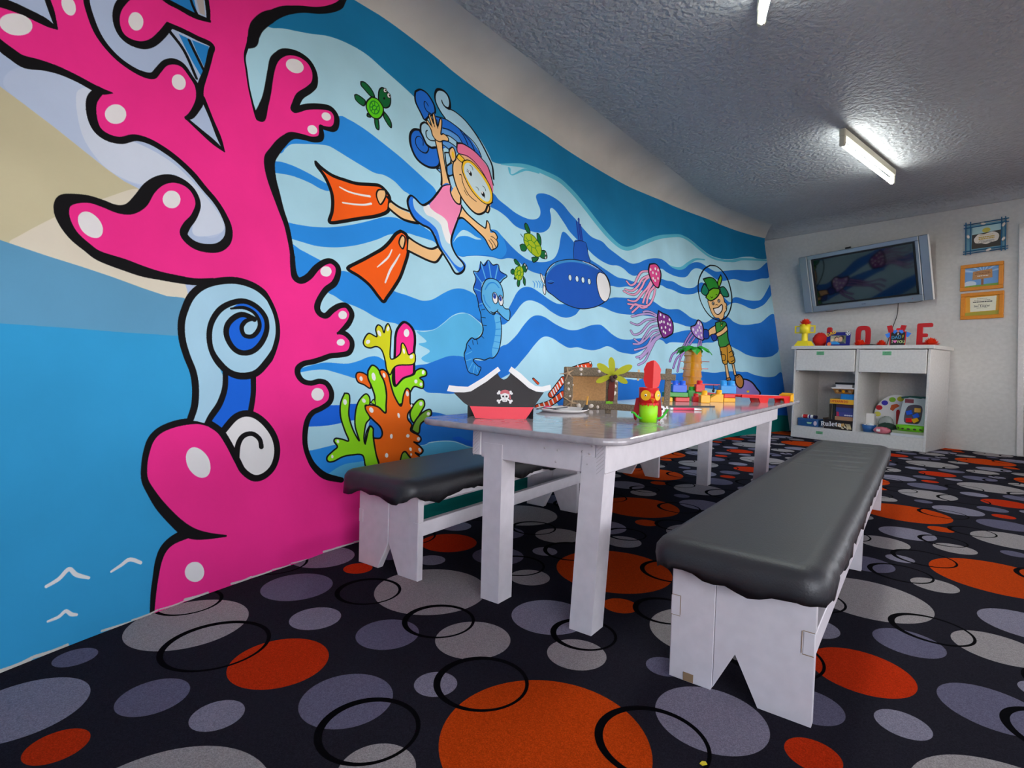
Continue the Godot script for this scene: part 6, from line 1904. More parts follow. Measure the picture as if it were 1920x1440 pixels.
2112,8,4453,2143,8,4427,2181,8,4427,2223,10,4451,2262,13,4496,2277,13,4533,2264,12,4545,2226,11,4534,2188,15,4502,2184,10,4482,2197,8,4478,2213,5,1,2,147,7,4536,2185,8,4591,2185,7,4675,2160,8,4768,2097,10,4843,2009,11,4874,1954,11,4872,1877,11,
0,28,1,13,4401,2102,4428,2099,4491,2109,4573,2097,4671,2071,4740,2028,4777,1984,4708,1969,4566,1991,4450,1926,4397,1889,4373,1907,4354,1969,0,29,1,7,4462,2042,4525,2047,4584,2040,4611,2017,4562,1993,4499,1999,4452,2011,0,18,1,6,4487,2016,4540,2013,4573,2004,4559,1978,
4505,1980,4488,1995,0,29,1,6,4450,1961,4505,1977,4558,1970,4558,1934,4498,1932,4452,1941,1,2,143,7,4418,2095,6,4491,2109,6,4573,2100,6,4647,2080,6,4717,2057,6,4756,2025,6,4777,1984,6,1,2,141,5,4463,2047,6,4517,2055,6,4580,2045,6,4602,2028,
6,4613,2016,6,1,2,143,3,4602,2093,6,4638,2059,6,4663,2020,6,1,2,145,3,4636,2076,6,4689,2047,6,4719,2002,6,1,2,138,3,4447,2005,6,4511,2017,6,4573,2004,6,1,2,140,3,4491,1982,6,4534,1976,6,4563,1968,6,1,2,138,3,
4448,1947,6,4480,1940,6,4498,1932,6,0,18,1,10,4323,2028,4293,2003,4287,1961,4303,1917,4336,1902,4372,1902,4411,1917,4441,2000,4387,2008,4353,2022,1,2,132,11,4323,2028,9,4293,2003,9,4287,1961,9,4303,1917,9,4336,1902,9,4372,1902,9,4411,1917,9,4441,2000,
9,4387,2008,9,4353,2022,9,4323,2028,9,1,2,132,5,4337,1988,5,4325,1975,5,4327,1949,6,4350,1939,6,4383,1947,6,0,28,1,14,4276,1969,4240,1957,4213,1928,4202,1888,4208,1845,4232,1805,4272,1785,4328,1782,4385,1803,4409,1841,4401,1910,4353,1898,4319,1906,4294,
1947,1,2,130,15,4276,1969,12,4240,1957,12,4213,1928,12,4202,1888,12,4208,1845,11,4232,1805,12,4272,1785,12,4328,1782,12,4385,1803,12,4409,1841,12,4401,1910,12,4353,1898,12,4319,1906,12,4294,1947,12,4276,1969,12,1,2,131,10,4293,1890,3,4296,1915,4,
4279,1932,4,4254,1923,4,4241,1899,4,4245,1871,5,4273,1852,6,4307,1854,6,4328,1876,6,4333,1897,5,0,18,1,5,4456,1905,4495,1914,4500,1877,4486,1848,4459,1833,1,2,138,6,4456,1905,7,4495,1914,7,4500,1877,7,4486,1848,7,4459,1833,7,4456,1905,7,
0,29,1,5,4459,1830,4512,1864,4505,1799,4475,1780,4457,1788,1,2,138,6,4459,1830,8,4512,1864,8,4505,1799,8,4475,1780,8,4457,1788,8,4459,1830,8,0,18,1,5,4465,1773,4506,1788,4520,1727,4503,1708,4476,1721,1,2,140,6,4465,1773,7,4506,1788,7,
4520,1727,7,4503,1708,7,4476,1721,7,4465,1773,7,0,29,1,3,4378,1788,4413,1805,4409,1777,1,2,136,4,4378,1788,6,4413,1805,6,4409,1777,6,4378,1788,6,0,22,1,9,4390,1961,4427,1964,4447,1974,4445,1897,4447,1816,4468,1729,4403,1707,4402,1748,4406,1850,
1,2,136,5,4389,1957,6,4398,1896,6,4408,1817,6,4409,1749,9,4401,1707,11,1,2,137,5,4444,1966,6,4442,1910,6,4448,1823,6,4459,1764,7,4476,1721,8,0,22,1,21,4333,2039,4348,2047,4372,2029,4359,2079,4371,2087,4392,2044,4390,2094,4405,2104,4419,2040,
4445,2091,4460,2093,4454,2053,4440,2003,4462,2014,4495,2005,4494,1983,4457,1974,4426,1956,4394,1957,4373,1975,4364,2006,1,2,134,22,4333,2039,6,4348,2047,6,4372,2029,6,4359,2079,6,4371,2087,6,4392,2044,6,4390,2094,6,4405,2104,6,4419,2040,6,4445,2091,6,4460,2093,
6,4454,2053,6,4440,2003,6,4462,2014,6,4495,2005,6,4494,1983,6,4457,1974,6,4426,1956,6,4394,1957,6,4373,1975,6,4364,2006,6,4333,2039,6,1,2,133,2,4356,2040,3,4378,2021,4,1,2,133,2,4387,2069,4,4397,2030,4,1,2,134,2,4420,2078,
5,4420,2030,4,0,27,1,22,4159,1582,4182,1585,4228,1559,4262,1561,4321,1609,4398,1699,4468,1729,4545,1632,4535,1595,4437,1433,4430,1388,4457,1343,4527,1297,4507,1260,4465,1243,4402,1297,4347,1352,4308,1423,4254,1440,4179,1471,4147,1507,4143,1550,0,18,1,18,4185,1577,4228,1556,
4271,1563,4346,1529,4414,1495,4423,1430,4427,1381,4455,1332,4507,1294,4484,1270,4438,1283,4389,1327,4353,1367,4333,1441,4293,1471,4232,1493,4189,1518,4179,1547,0,0,1,12,4248,1548,4290,1571,4339,1544,4405,1530,4430,1482,4436,1426,4419,1389,4390,1400,4374,1443,4361,1483,4315,1506,4264,1513,
0,26,1,15,4294,1569,4341,1621,4402,1697,4472,1727,4470,1682,4502,1638,4549,1636,4538,1599,4484,1521,4446,1458,4433,1435,4420,1473,4416,1509,4382,1531,4325,1544,1,2,137,27,4405,1701,8,4363,1653,10,4311,1600,10,4258,1562,12,4228,1561,10,4198,1580,10,4170,1588,9,4150,
1570,10,4141,1543,10,4151,1505,11,4179,1468,12,4226,1450,12,4276,1442,11,4306,1409,12,4329,1356,13,4360,1322,11,4399,1276,11,4435,1232,11,4479,1239,12,4513,1268,10,4508,1297,10,4460,1333,10,4432,1382,10,4439,1430,10,4488,1515,9,4534,1591,8,4548,1633,7,1,
2,138,3,4405,1701,6,4442,1719,5,4470,1728,4,0,22,1,7,4470,1682,4516,1732,4550,1696,4546,1667,4532,1639,4497,1637,4476,1659,1,2,141,6,4477,1725,7,4468,1685,7,4485,1651,8,4511,1634,9,4539,1639,9,4548,1678,9,0,22,1,14,4506,1886,4560,1918,
4655,1967,4773,1964,4841,1895,4848,1806,4834,1727,4753,1647,4693,1618,4636,1623,4570,1659,4524,1721,4506,1788,4509,1845,1,2,145,11,4521,1877,6,4508,1838,6,4506,1792,7,4522,1734,7,4557,1677,8,4612,1634,10,4661,1614,11,4704,1619,11,4753,1647,10,4782,1688,9,4834,1723,
8,0,22,1,4,4758,1645,4789,1693,4800,1677,4781,1647,1,2,152,5,4758,1645,8,4789,1693,8,4800,1677,8,4781,1647,8,4758,1645,8,0,25,1,11,4567,1994,4625,2007,4713,1996,4790,1962,4844,1914,4859,1831,4836,1768,4798,1848,4741,1905,4661,1939,4569,1942,1,2,
147,6,4567,1996,10,4620,2011,8,4708,2002,7,4775,1976,7,4831,1937,7,4862,1836,7,1,2,146,6,4567,1994,8,4566,1941,5,4652,1947,5,4732,1918,5,4800,1856,6,4842,1770,6,0,22,1,7,4499,1940,4527,1959,4543,1937,4542,1897,4513,1871,4497,1894,4491,1916,
1,2,139,8,4499,1940,7,4527,1959,7,4543,1937,7,4542,1897,7,4513,1871,7,4497,1894,7,4491,1916,7,4499,1940,7,0,23,1,10,4533,1918,4531,1905,4526,1896,4520,1893,4514,1898,4512,1910,4513,1922,4518,1932,4524,1935,4530,1930,0,23,0,4,4573,1938,4616,1917,
4594,1893,4553,1908,1,2,141,5,4573,1938,5,4616,1917,5,4594,1893,5,4553,1908,5,4573,1938,5,0,23,1,12,4603,1903,4648,1924,4700,1919,4775,1875,4828,1823,4843,1774,4828,1721,4772,1696,4709,1709,4641,1753,4595,1818,4587,1862,1,2,146,13,4603,1903,5,4648,1924,
5,4700,1919,5,4775,1875,5,4828,1823,6,4843,1774,6,4828,1721,5,4772,1696,5,4709,1709,5,4641,1753,5,4595,1818,5,4587,1862,5,4603,1903,5,0,24,1,12,4617,1893,4651,1911,4697,1900,4761,1860,4809,1810,4824,1765,4805,1723,4763,1709,4706,1727,4649,1769,4606,1825,
4602,1863,1,23,147,13,4617,1893,3,4651,1911,3,4697,1900,3,4761,1860,3,4809,1810,3,4824,1765,3,4805,1723,3,4763,1709,3,4706,1727,3,4649,1769,3,4606,1825,3,4602,1863,3,4617,1893,3,0,2,1,10,4666,1855,4669,1846,4666,1837,4659,1833,4650,1835,4643,
1842,4640,1851,4642,1859,4649,1864,4658,1862,0,0,1,10,4656,1860,4657,1855,4655,1851,4650,1848,4645,1848,4641,1851,4640,1856,4642,1861,4647,1863,4652,1863,0,2,1,10,4765,1759,4768,1749,4764,1740,4756,1736,4746,1737,4738,1744,4735,1754,4738,1763,4747,1767,4757,1766,0,0,1,
10,4753,1764,4754,1759,4752,1754,4747,1751,4742,1752,4738,1755,4737,1760,4739,1764,4744,1767,4749,1767,1,2,145,2,4631,1865,3,4642,1856,3,1,2,144,2,4626,1853,3,4638,1849,3,1,2,146,3,4659,1897,3,4677,1892,3,4682,1875,3,1,2,151,3,4757,1801,
3,4775,1795,3,4781,1778,3,1,2,148,3,4693,1778,3,4709,1775,3,4715,1764,3,1,2,151,2,4766,1743,3,4762,1730,3,1,2,143,6,4561,1812,6,4576,1813,4,4578,1778,4,4593,1743,4,4628,1706,5,4681,1688,4,1,2,144,3,4586,1731,3,4594,
1715,3,4607,1704,3,0,22,1,20,4558,1614,4594,1588,4668,1562,4741,1546,4760,1590,4785,1574,4780,1528,4824,1534,4843,1512,4833,1491,4840,1463,4820,1448,4807,1438,4781,1422,4752,1446,4719,1483,4650,1519,4587,1548,4544,1560,4519,1556,1,2,152,21,4549,1626,9,4585,1596,9,4653,
1566,8,4714,1547,8,4741,1546,7,4760,1592,7,4780,1576,6,4785,1541,7,4824,1534,8,4843,1512,7,4834,1493,5,4841,1471,7,4825,1445,5,4793,1428,6,4769,1420,6,4746,1445,7,4719,1479,8,4654,1513,9,4592,1542,9,4544,1559,10,4507,1547,11,1,2,155,3,
4781,1503,4,4806,1501,4,4827,1490,4,1,2,155,3,4776,1487,4,4801,1470,4,4817,1447,4,1,2,154,3,4757,1476,4,4781,1455,4,4788,1431,4,0,30,1,8,3921,2074,3942,2081,3971,2070,3990,2049,3994,2030,3971,2025,3937,2044,3920,2056,1,2,116,9,3921,
2074,6,3942,2081,6,3971,2070,6,3990,2049,6,3994,2030,6,3971,2025,6,3937,2044,6,3920,2056,6,3921,2074,6,0,30,1,7,3876,1989,3892,1998,3922,1993,3936,1984,3925,1958,3902,1957,3879,1969,1,2,115,8,3876,1989,5,3892,1998,5,3922,1993,6,3936,1984,6,
3925,1958,5,3902,1957,5,3879,1969,5,3876,1989,5,0,30,1,9,4024,2065,4035,2088,4058,2103,4092,2085,4097,2055,4084,2020,4054,1999,4033,2006,4019,2027,1,2,120,10,4024,2065,6,4035,2088,6,4058,2103,6,4092,2085,6,4097,2055,6,4084,2020,6,4054,1999,6,4033,
2006,6,4019,2027,6,4024,2065,6,0,30,1,6,4048,1976,4069,1961,4085,1936,4082,1909,4063,1918,4040,1950,1,2,122,7,4048,1976,6,4069,1961,6,4085,1936,6,4082,1909,6,4063,1918,6,4040,1950,6,4048,1976,6,0,30,1,6,3982,1917,4002,1924,4005,1894,4001,
1870,3987,1870,3981,1892,1,2,119,7,3982,1917,6,4002,1924,6,4005,1894,6,4001,1870,6,3987,1870,6,3981,1892,6,3982,1917,6,0,30,1,3,3942,1927,3938,1911,3959,1916,1,2,117,4,3942,1927,6,3938,1911,5,3959,1916,6,3942,1927,6,0,31,1,10,
3976,2022,4009,2027,4034,2011,4044,1988,4032,1954,4005,1925,3975,1918,3950,1930,3938,1956,3946,1988,1,2,119,11,3976,2022,6,4009,2027,6,4034,2011,6,4044,1988,6,4032,1954,6,4005,1925,6,3975,1918,6,3950,1930,6,3938,1956,6,3946,1988,6,3976,2022,6,1,32,118,
9,3990,2008,5,4011,2004,5,4019,1982,5,4005,1954,5,3983,1941,5,3963,1949,5,3960,1972,5,3973,1997,5,3990,2008,5,1,32,119,6,3991,1986,5,4002,1980,5,3991,1964,5,3976,1963,5,3978,1977,5,3991,1986,5,1,32,119,2,3991,1986,4,3993,2009,4,
1,32,119,2,4002,1982,4,4019,1998,4,1,32,119,2,3999,1972,4,4012,1964,4,1,32,119,2,3988,1963,4,3985,1942,4,1,32,118,2,3977,1963,4,3965,1947,4,1,32,118,2,3976,1972,4,3959,1965,4,1,32,118,2,3982,1982,4,3973,1993,4,
0,0,1,10,4078,2102,4078,2095,4074,2087,4067,2083,4060,2082,4056,2086,4056,2093,4060,2101,4067,2105,4074,2106,1,2,121,11,4078,2102,3,4078,2095,3,4074,2087,3,4067,2083,3,4060,2082,3,4056,2086,3,4056,2093,3,4060,2101,3,4067,2105,3,4074,2106,3,4078,2102,
3,0,0,1,10,4099,2084,4100,2076,4096,2068,4089,2064,4082,2064,4078,2069,4077,2077,4081,2085,4088,2090,4095,2089,1,2,122,11,4099,2084,3,4100,2076,3,4096,2068,3,4089,2064,3,4082,2064,3,4078,2069,3,4077,2077,3,4081,2085,3,4088,2090,3,4095,2089,3,4099,
2084,3,0,2,1,10,4074,2098,4074,2096,4073,2093,4070,2091,4067,2091,4066,2092,4066,2095,4067,2098,4070,2100,4073,2100,0,2,1,10,4097,2082,4097,2078,4096,2075,4093,2073,4090,2074,4089,2076,4088,2079,4090,2082,4093,2084,4095,2084,0,2,1,10,4062,2051,4061,2046,4057,2043,
4053,2041,4050,2042,4050,2046,4051,2050,4055,2054,4059,2055,4062,2054,0,30,1,6,5147,1656,5161,1668,5183,1657,5199,1614,5166,1609,5146,1632,1,2,166,7,5147,1656,5,5161,1668,5,5183,1657,5,5199,1614,5,5166,1609,5,5146,1632,5,5147,1656,5,0,30,1,5,5277,
1625,5303,1625,5318,1593,5305,1550,5276,1580,1,2,171,6,5277,1625,5,5303,1625,5,5318,1593,5,5305,1550,5,5276,1580,5,5277,1625,5,0,30,1,5,5066,1505,5108,1520,5136,1499,5116,1476,5076,1473,1,2,165,6,5066,1505,4,5108,1520,4,5136,1499,5,5116,1476,
4,5076,1473,4,5066,1505,4,0,30,1,5,5182,1444,5217,1455,5260,1458,5238,1434,5193,1417,1,2,170,6,5182,1444,5,5217,1455,5,5260,1458,5,5238,1434,5,5193,1417,5,5182,1444,5,0,30,1,6,5306,1515,5351,1521,5368,1496,5358,1469,5312,1462,5284,1472,1,
2,174,7,5306,1515,5,5351,1521,5,5368,1496,5,5358,1469,5,5312,1462,5,5284,1472,5,5306,1515,5,0,30,1,2,5089,1581,5109,1566,1,2,164,3,5089,1581,4,5109,1566,5,5089,1581,4,0,33,1,10,5130,1589,5181,1605,5238,1597,5282,1566,5309,1531,5295,
1484,5252,1461,5196,1471,5144,1500,5116,1538,1,2,169,11,5130,1589,5,5181,1605,5,5238,1597,5,5282,1566,5,5309,1531,5,5295,1484,5,5252,1461,5,5196,1471,5,5144,1500,5,5116,1538,5,5130,1589,5,1,32,169,11,5130,1589,3,5181,1605,3,5238,1597,3,5282,
1566,3,5309,1531,3,5295,1484,3,5252,1461,3,5196,1471,3,5144,1500,3,5116,1538,3,5130,1589,3,1,32,168,7,5163,1552,4,5205,1561,4,5243,1538,4,5238,1518,4,5197,1520,4,5167,1534,4,5163,1552,4,1,32,166,2,5163,1552,4,5143,1573,4,1,32,
168,2,5205,1561,4,5204,1595,4,1,32,170,2,5228,1550,4,5268,1578,4,1,32,171,2,5246,1534,4,5295,1543,4,1,32,171,2,5238,1518,4,5265,1483,4,1,32,169,2,5197,1517,4,5189,1479,4,1,32,167,2,5170,1530,4,5138,1509,4,1,32,
166,2,5158,1546,4,5122,1549,4,0,0,1,10,5368,1506,5367,1500,5362,1495,5354,1493,5347,1494,5344,1498,5345,1504,5350,1509,5357,1511,5364,1510,1,2,175,11,5368,1506,3,5367,1500,3,5362,1495,3,5354,1493,3,5347,1494,3,5344,1498,3,5345,1504,3,5350,1509,3,
5357,1511,3,5364,1510,3,5368,1506,3,0,2,1,10,5365,1502,5363,1500,5361,1499,5358,1498,5356,1499,5355,1501,5357,1503,5359,1504,5362,1505,5364,1504,0,0,1,10,5362,1478,5361,1472,5356,1467,5348,1465,5342,1466,5338,1470,5339,1476,5344,1481,5351,1483,5358,1482,1,2,175,
11,5362,1478,3,5361,1472,3,5356,1467,3,5348,1465,3,5342,1466,3,5338,1470,3,5339,1476,3,5344,1481,3,5351,1483,3,5358,1482,3,5362,1478,3,0,2,1,10,5359,1475,5358,1473,5355,1471,5352,1471,5350,1471,5350,1473,5351,1475,5353,1477,5356,1477,5358,1476,0,30,
1,5,4984,1396,5005,1404,5042,1378,5032,1367,4995,1375,1,2,163,6,4984,1396,4,5005,1404,4,5042,1378,4,5032,1367,4,4995,1375,4,4984,1396,4,0,30,1,6,5063,1367,5091,1393,5117,1380,5111,1351,5088,1335,5063,1348,1,2,166,7,5063,1367,4,5091,1393,4,
5117,1380,4,5111,1351,4,5088,1335,4,5063,1348,4,5063,1367,4,0,30,1,5,4941,1325,4966,1337,4981,1321,4959,1302,4938,1308,1,2,161,6,4941,1325,4,4966,1337,4,4981,1321,4,4959,1302,4,4938,1308,4,4941,1325,4,0,30,1,4,5067,1306,5082,1285,5071,
1248,5055,1267,1,2,166,5,5067,1306,4,5082,1285,4,5071,1248,4,5055,1267,4,5067,1306,4,0,30,1,5,4998,1271,5022,1274,5012,1242,4994,1231,4988,1249,1,2,164,6,4998,1271,4,5022,1274,4,5012,1242,4,4994,1231,4,4988,1249,4,4998,1271,4,0,30,
1,3,4971,1288,4963,1275,4980,1275,1,2,163,4,4971,1288,4,4963,1275,4,4980,1275,4,4971,1288,4,0,33,1,8,4999,1352,5040,1367,5068,1354,5068,1320,5039,1283,5006,1272,4975,1288,4974,1320,1,2,164,9,4999,1352,4,5040,1367,4,5068,1354,4,5068,1320,4,
5039,1283,4,5006,1272,4,4975,1288,4,4974,1320,4,4999,1352,4,1,32,164,9,4999,1352,3,5040,1367,3,5068,1354,3,5068,1320,3,5039,1283,3,5006,1272,3,4975,1288,3,4974,1320,3,4999,1352,3,1,32,164,6,5010,1330,4,5038,1337,4,5037,1316,4,5016,
1303,4,5002,1313,4,5010,1330,4,1,32,163,2,5014,1331,3,5006,1351,3,1,32,165,2,5034,1336,3,5046,1362,3,1,32,165,2,5039,1326,3,5068,1335,3,1,32,165,2,5033,1311,3,5049,1294,3,1,32,164,2,5016,1303,3,5009,1279,3,1,32,
163,2,5004,1311,3,4980,1294,3,1,32,163,2,5004,1323,3,4978,1321,3,0,0,1,10,5108,1388,5107,1382,5103,1378,5096,1376,5090,1377,5087,1381,5088,1386,5092,1391,5099,1393,5105,1392,1,2,166,11,5108,1388,3,5107,1382,3,5103,1378,3,5096,1376,3,5090,1377,
3,5087,1381,3,5088,1386,3,5092,1391,3,5099,1393,3,5105,1392,3,5108,1388,3,0,2,1,10,5106,1385,5105,1383,5102,1381,5100,1381,5098,1382,5097,1383,5099,1385,5101,1387,5103,1387,5105,1386,0,0,1,10,5122,1371,5122,1365,5117,1361,5111,1359,5104,1360,5101,1364,5102,
1370,5106,1374,5113,1376,5119,1375,1,2,167,11,5122,1371,3,5122,1365,3,5117,1361,3,5111,1359,3,5104,1360,3,5101,1364,3,5102,1370,3,5106,1374,3,5113,1376,3,5119,1375,3,5122,1371,3,0,2,1,10,5120,1368,5119,1366,5116,1365,5114,1364,5112,1365,5112,1367,
5113,1368,5115,1370,5118,1370,5119,1369,1,58,190,3,5832,1830,11,5832,1763,11,5834,1685,11,1,58,191,3,5872,1862,11,5859,1786,11,5863,1691,11,1,58,192,3,5883,1819,11,5884,1757,11,5886,1695,11,1,58,190,4,5857,1847,5,5867,1864,5,5879,1861,5,
5868,1844,5,0,41,1,7,5761,1665,5846,1687,5912,1692,5942,1678,5948,1610,5952,1537,5731,1517,1,2,193,8,5761,1665,3,5846,1687,4,5912,1692,4,5942,1678,4,5948,1610,4,5952,1537,4,5731,1517,3,5761,1665,3,0,41,1,18,5311,1332,5349,1387,5434,1446,5556,
1490,5702,1522,5852,1534,6018,1530,6153,1499,6228,1457,6247,1387,6215,1318,6126,1261,5969,1205,5784,1170,5639,1166,5488,1187,5385,1221,5312,1252,1,2,190,19,5311,1332,6,5349,1387,6,5434,1446,6,5556,1490,6,5702,1522,6,5852,1534,6,6018,1530,7,6153,1499,7,6228,1457,7,
6247,1387,7,6215,1318,7,6126,1261,7,5969,1205,6,5784,1170,6,5639,1166,6,5488,1187,6,5385,1221,6,5312,1252,6,5311,1332,6,1,42,185,8,5326,1339,4,5366,1385,10,5451,1442,16,5563,1481,16,5699,1510,16,5838,1521,15,5958,1518,11,6070,1504,5,1,0,
198,3,5851,1531,3,5960,1527,5,6083,1509,3,1,0,177,3,5341,1371,3,5390,1414,3,5453,1450,3,0,0,1,10,6102,1488,6184,1480,6232,1427,6240,1363,6197,1298,6126,1261,6059,1283,6030,1348,6030,1417,6061,1468,1,2,205,11,6102,1488,5,6184,1480,6,6232,1427,
6,6240,1363,6,6197,1298,5,6126,1261,5,6059,1283,5,6030,1348,5,6030,1417,5,6061,1468,5,6102,1488,5,0,24,1,10,5658,1384,5654,1370,5644,1360,5630,1357,5619,1363,5615,1375,5618,1388,5629,1398,5642,1401,5654,1396,1,2,187,11,5658,1384,3,5654,1370,3,5644,
1360,3,5630,1357,3,5619,1363,3,5615,1375,3,5618,1388,3,5629,1398,3,5642,1401,3,5654,1396,3,5658,1384,3,0,24,1,10,5756,1389,5752,1375,5741,1364,5727,1361,5715,1367,5710,1379,5714,1393,5725,1403,5739,1406,5751,1401,1,2,191,11,5756,1389,3,5752,1375,3,
5741,1364,3,5727,1361,3,5715,1367,3,5710,1379,3,5714,1393,3,5725,1403,3,5739,1406,3,5751,1401,3,5756,1389,3,0,24,1,10,5842,1392,5838,1378,5826,1368,5812,1365,5800,1371,5795,1383,5799,1397,5810,1407,5825,1410,5837,1405,1,2,194,11,5842,1392,3,5838,1378,
3,5826,1368,3,5812,1365,3,5800,1371,3,5795,1383,3,5799,1397,3,5810,1407,3,5825,1410,3,5837,1405,3,5842,1392,3,0,24,1,10,5936,1394,5932,1380,5920,1369,5905,1366,5892,1372,5887,1384,5891,1399,5903,1409,5918,1412,5931,1407,1,2,198,11,5936,1394,4,5932,
1380,4,5920,1369,3,5905,1366,3,5892,1372,3,5887,1384,3,5891,1399,3,5903,1409,3,5918,1412,4,5931,1407,4,5936,1394,4,1,2,178,3,5340,1302,4,5376,1303,6,5410,1314,3,1,42,178,3,5342,1311,4,5380,1321,5,5415,1320,3,0,0,1,5,5260,
1354,5280,1347,5298,1310,5290,1291,5265,1315,1,2,174,6,5260,1354,4,5280,1347,4,5298,1310,4,5290,1291,4,5265,1315,4,5260,1354,4,0,0,1,5,5284,1283,5302,1266,5298,1231,5282,1215,5268,1242,1,2,175,6,5284,1283,4,5302,1266,4,5298,1231,4,5282,1215,
4,5268,1242,4,5284,1283,4,1,6,171,3,5163,1289,4,5180,1274,5,5169,1246,3,1,6,172,3,5197,1294,4,5214,1279,5,5203,1251,3,1,6,173,3,5227,1298,5,5244,1283,5,5233,1255,4,1,6,174,3,5253,1301,5,5271,1286,5,5259,1258,4,0,
40,1,19,4587,1264,4606,1261,4628,1270,4658,1333,4676,1317,4731,1354,4769,1330,4819,1341,4834,1307,4893,1288,4862,1263,4812,1229,4728,1239,4648,1201,4627,1077,4598,1069,4593,1131,4571,1166,4598,1210,1,39,150,2,4594,1260,6,4653,1204,6,1,39,151,2,4661,1326,6,4687,1239,
6,1,39,154,2,4732,1348,6,4739,1251,6,1,39,156,2,4818,1335,6,4777,1251,6,1,39,158,2,4883,1280,6,4808,1234,6,1,39,150,2,4579,1166,6,4637,1157,6,1,39,151,2,4604,1080,6,4633,1089,6,1,2,151,19,4821,1230,5,4852,1256,
5,4889,1276,5,4889,1289,5,4833,1301,5,4819,1341,5,4769,1330,6,4731,1353,4,4696,1318,6,4677,1315,6,4659,1332,4,4649,1292,5,4623,1268,6,4587,1264,4,4600,1221,5,4571,1166,5,4589,1131,5,4599,1090,5,4597,1064,5,0,38,1,22,4606,1070,4663,1055,
4744,1041,4781,1012,4784,968,4764,891,4731,826,4681,782,4599,769,4523,778,4505,762,4539,735,4559,718,4534,685,4459,704,4442,756,4439,805,4469,856,4510,886,4572,892,4614,930,4608,1008,0,39,1,9,4729,1029,4781,1033,4786,979,4764,891,4731,826,4678,787,4672,824,4704,888,
4730,964,1,38,158,2,4734,986,4,4783,998,4,1,38,158,2,4723,948,4,4780,954,4,1,38,158,2,4713,913,4,4770,913,4,1,38,158,2,4702,878,4,4758,872,4,1,38,158,2,4683,840,4,4741,837,4,1,2,152,27,4598,1069,5,4610,
1023,5,4608,987,5,4616,941,6,4590,903,6,4540,880,6,4511,887,6,4469,856,5,4456,825,5,4437,795,5,4440,756,4,4455,704,4,4494,692,4,4527,685,5,4550,708,5,4561,728,4,4542,733,4,4505,762,5,4523,775,5,4561,774,5,4599,769,5,4641,
781,5,4682,785,5,4730,823,5,4763,886,5,4783,963,5,4783,1023,4,1,2,149,2,4516,873,3,4518,851,3,1,2,151,2,4551,880,3,4555,855,3,1,2,148,2,4478,846,3,4497,825,3,1,2,152,2,4597,901,3,4613,891,3,1,2,152,
2,4619,1050,3,4652,1059,3,1,2,152,2,4608,1008,3,4647,1008,3,1,2,153,2,4616,964,3,4648,964,3,1,39,148,2,4455,796,4,4499,812,4,1,39,148,2,4446,761,4,4492,772,4,1,39,149,2,4460,712,4,4496,752,4,1,39,150,
2,4495,697,4,4509,737,4,1,39,151,2,4530,702,4,4523,732,4,0,39,1,17,4644,1180,4685,1228,4738,1246,4796,1240,4830,1209,4836,1160,4816,1108,4837,1080,4877,1078,4880,1048,4860,1010,4810,1025,4759,1056,4726,1034,4679,1048,4638,1094,4633,1136,1,2,157,18,4644,
1180,5,4685,1228,5,4738,1246,5,4796,1240,5,4830,1209,5,4836,1160,5,4816,1108,5,4837,1080,5,4877,1078,5,4880,1048,5,4860,1010,5,4810,1025,5,4759,1056,5,4726,1034,5,4679,1048,5,4638,1094,5,4633,1136,5,4644,1180,5,1,38,155,4,4671,1172,5,
4715,1213,7,4767,1223,7,4802,1200,6,1,38,153,3,4653,1138,5,4663,1097,6,4699,1069,5,0,0,1,10,4779,1138,4775,1117,4763,1103,4748,1100,4735,1109,4730,1128,4734,1148,4745,1163,4760,1166,4773,1156,1,2,156,11,4779,1138,4,4775,1117,4,4763,1103,4,4748,
1100,4,4735,1109,4,4730,1128,4,4734,1148,4,4745,1163,4,4760,1166,4,4773,1156,4,4779,1138,4,0,0,1,10,4828,1129,4825,1110,4814,1097,4800,1094,4789,1103,4784,1120,4787,1139,4798,1152,4812,1155,4823,1146,1,2,158,11,4828,1129,4,4825,1110,4,4814,1097,4,
4800,1094,4,4789,1103,4,4784,1120,4,4787,1139,4,4798,1152,4,4812,1155,4,4823,1146,4,4828,1129,4,0,58,1,10,4767,1147,4764,1137,4757,1130,4748,1128,4740,1133,4737,1141,4740,1151,4747,1159,4756,1161,4764,1156,0,58,1,10,4817,1138,4815,1128,4808,1121,4800,1120,
4793,1124,4790,1132,4792,1142,4799,1149,4807,1150,4814,1146,0,39,1,10,4751,1150,4750,1147,4747,1145,4744,1145,4741,1146,4741,1149,4742,1151,4745,1153,4748,1154,4751,1152,0,39,1,10,4803,1140,4801,1138,4799,1136,4796,1135,4794,1137,4794,1139,4795,1142,4798,1144,4800,1144,4802,1143,
1,2,156,4,4699,1050,3,4723,1042,8,4755,1055,4,4770,1068,3,1,2,158,3,4755,1055,3,4770,1043,3,4786,1039,3,1,2,229,6,7077,1646,22,6910,1613,21,6800,1543,21,6731,1485,20,6638,1457,20,6571,1481,20,1,2,231,5,7074,1606,22,6909,1551,
21,6797,1475,20,6658,1412,20,6525,1406,19,1,2,231,6,7091,1601,22,6961,1543,21,6865,1468,21,6719,1390,20,6597,1375,20,6488,1387,19,1,2,234,5,7107,1563,22,6998,1485,21,6866,1415,21,6700,1328,20,6548,1319,19,1,2,237,4,7119,1541,22,7009,1463,
21,6913,1390,21,6849,1329,20,1,2,238,4,7159,1514,22,7043,1452,21,6964,1380,21,6930,1330,21,1,2,239,6,7167,1491,22,7106,1412,21,7006,1338,21,6904,1304,21,6759,1297,20,6538,1285,19,1,2,232,4,6920,1298,21,6806,1279,20,6692,1301,20,6576,1249,
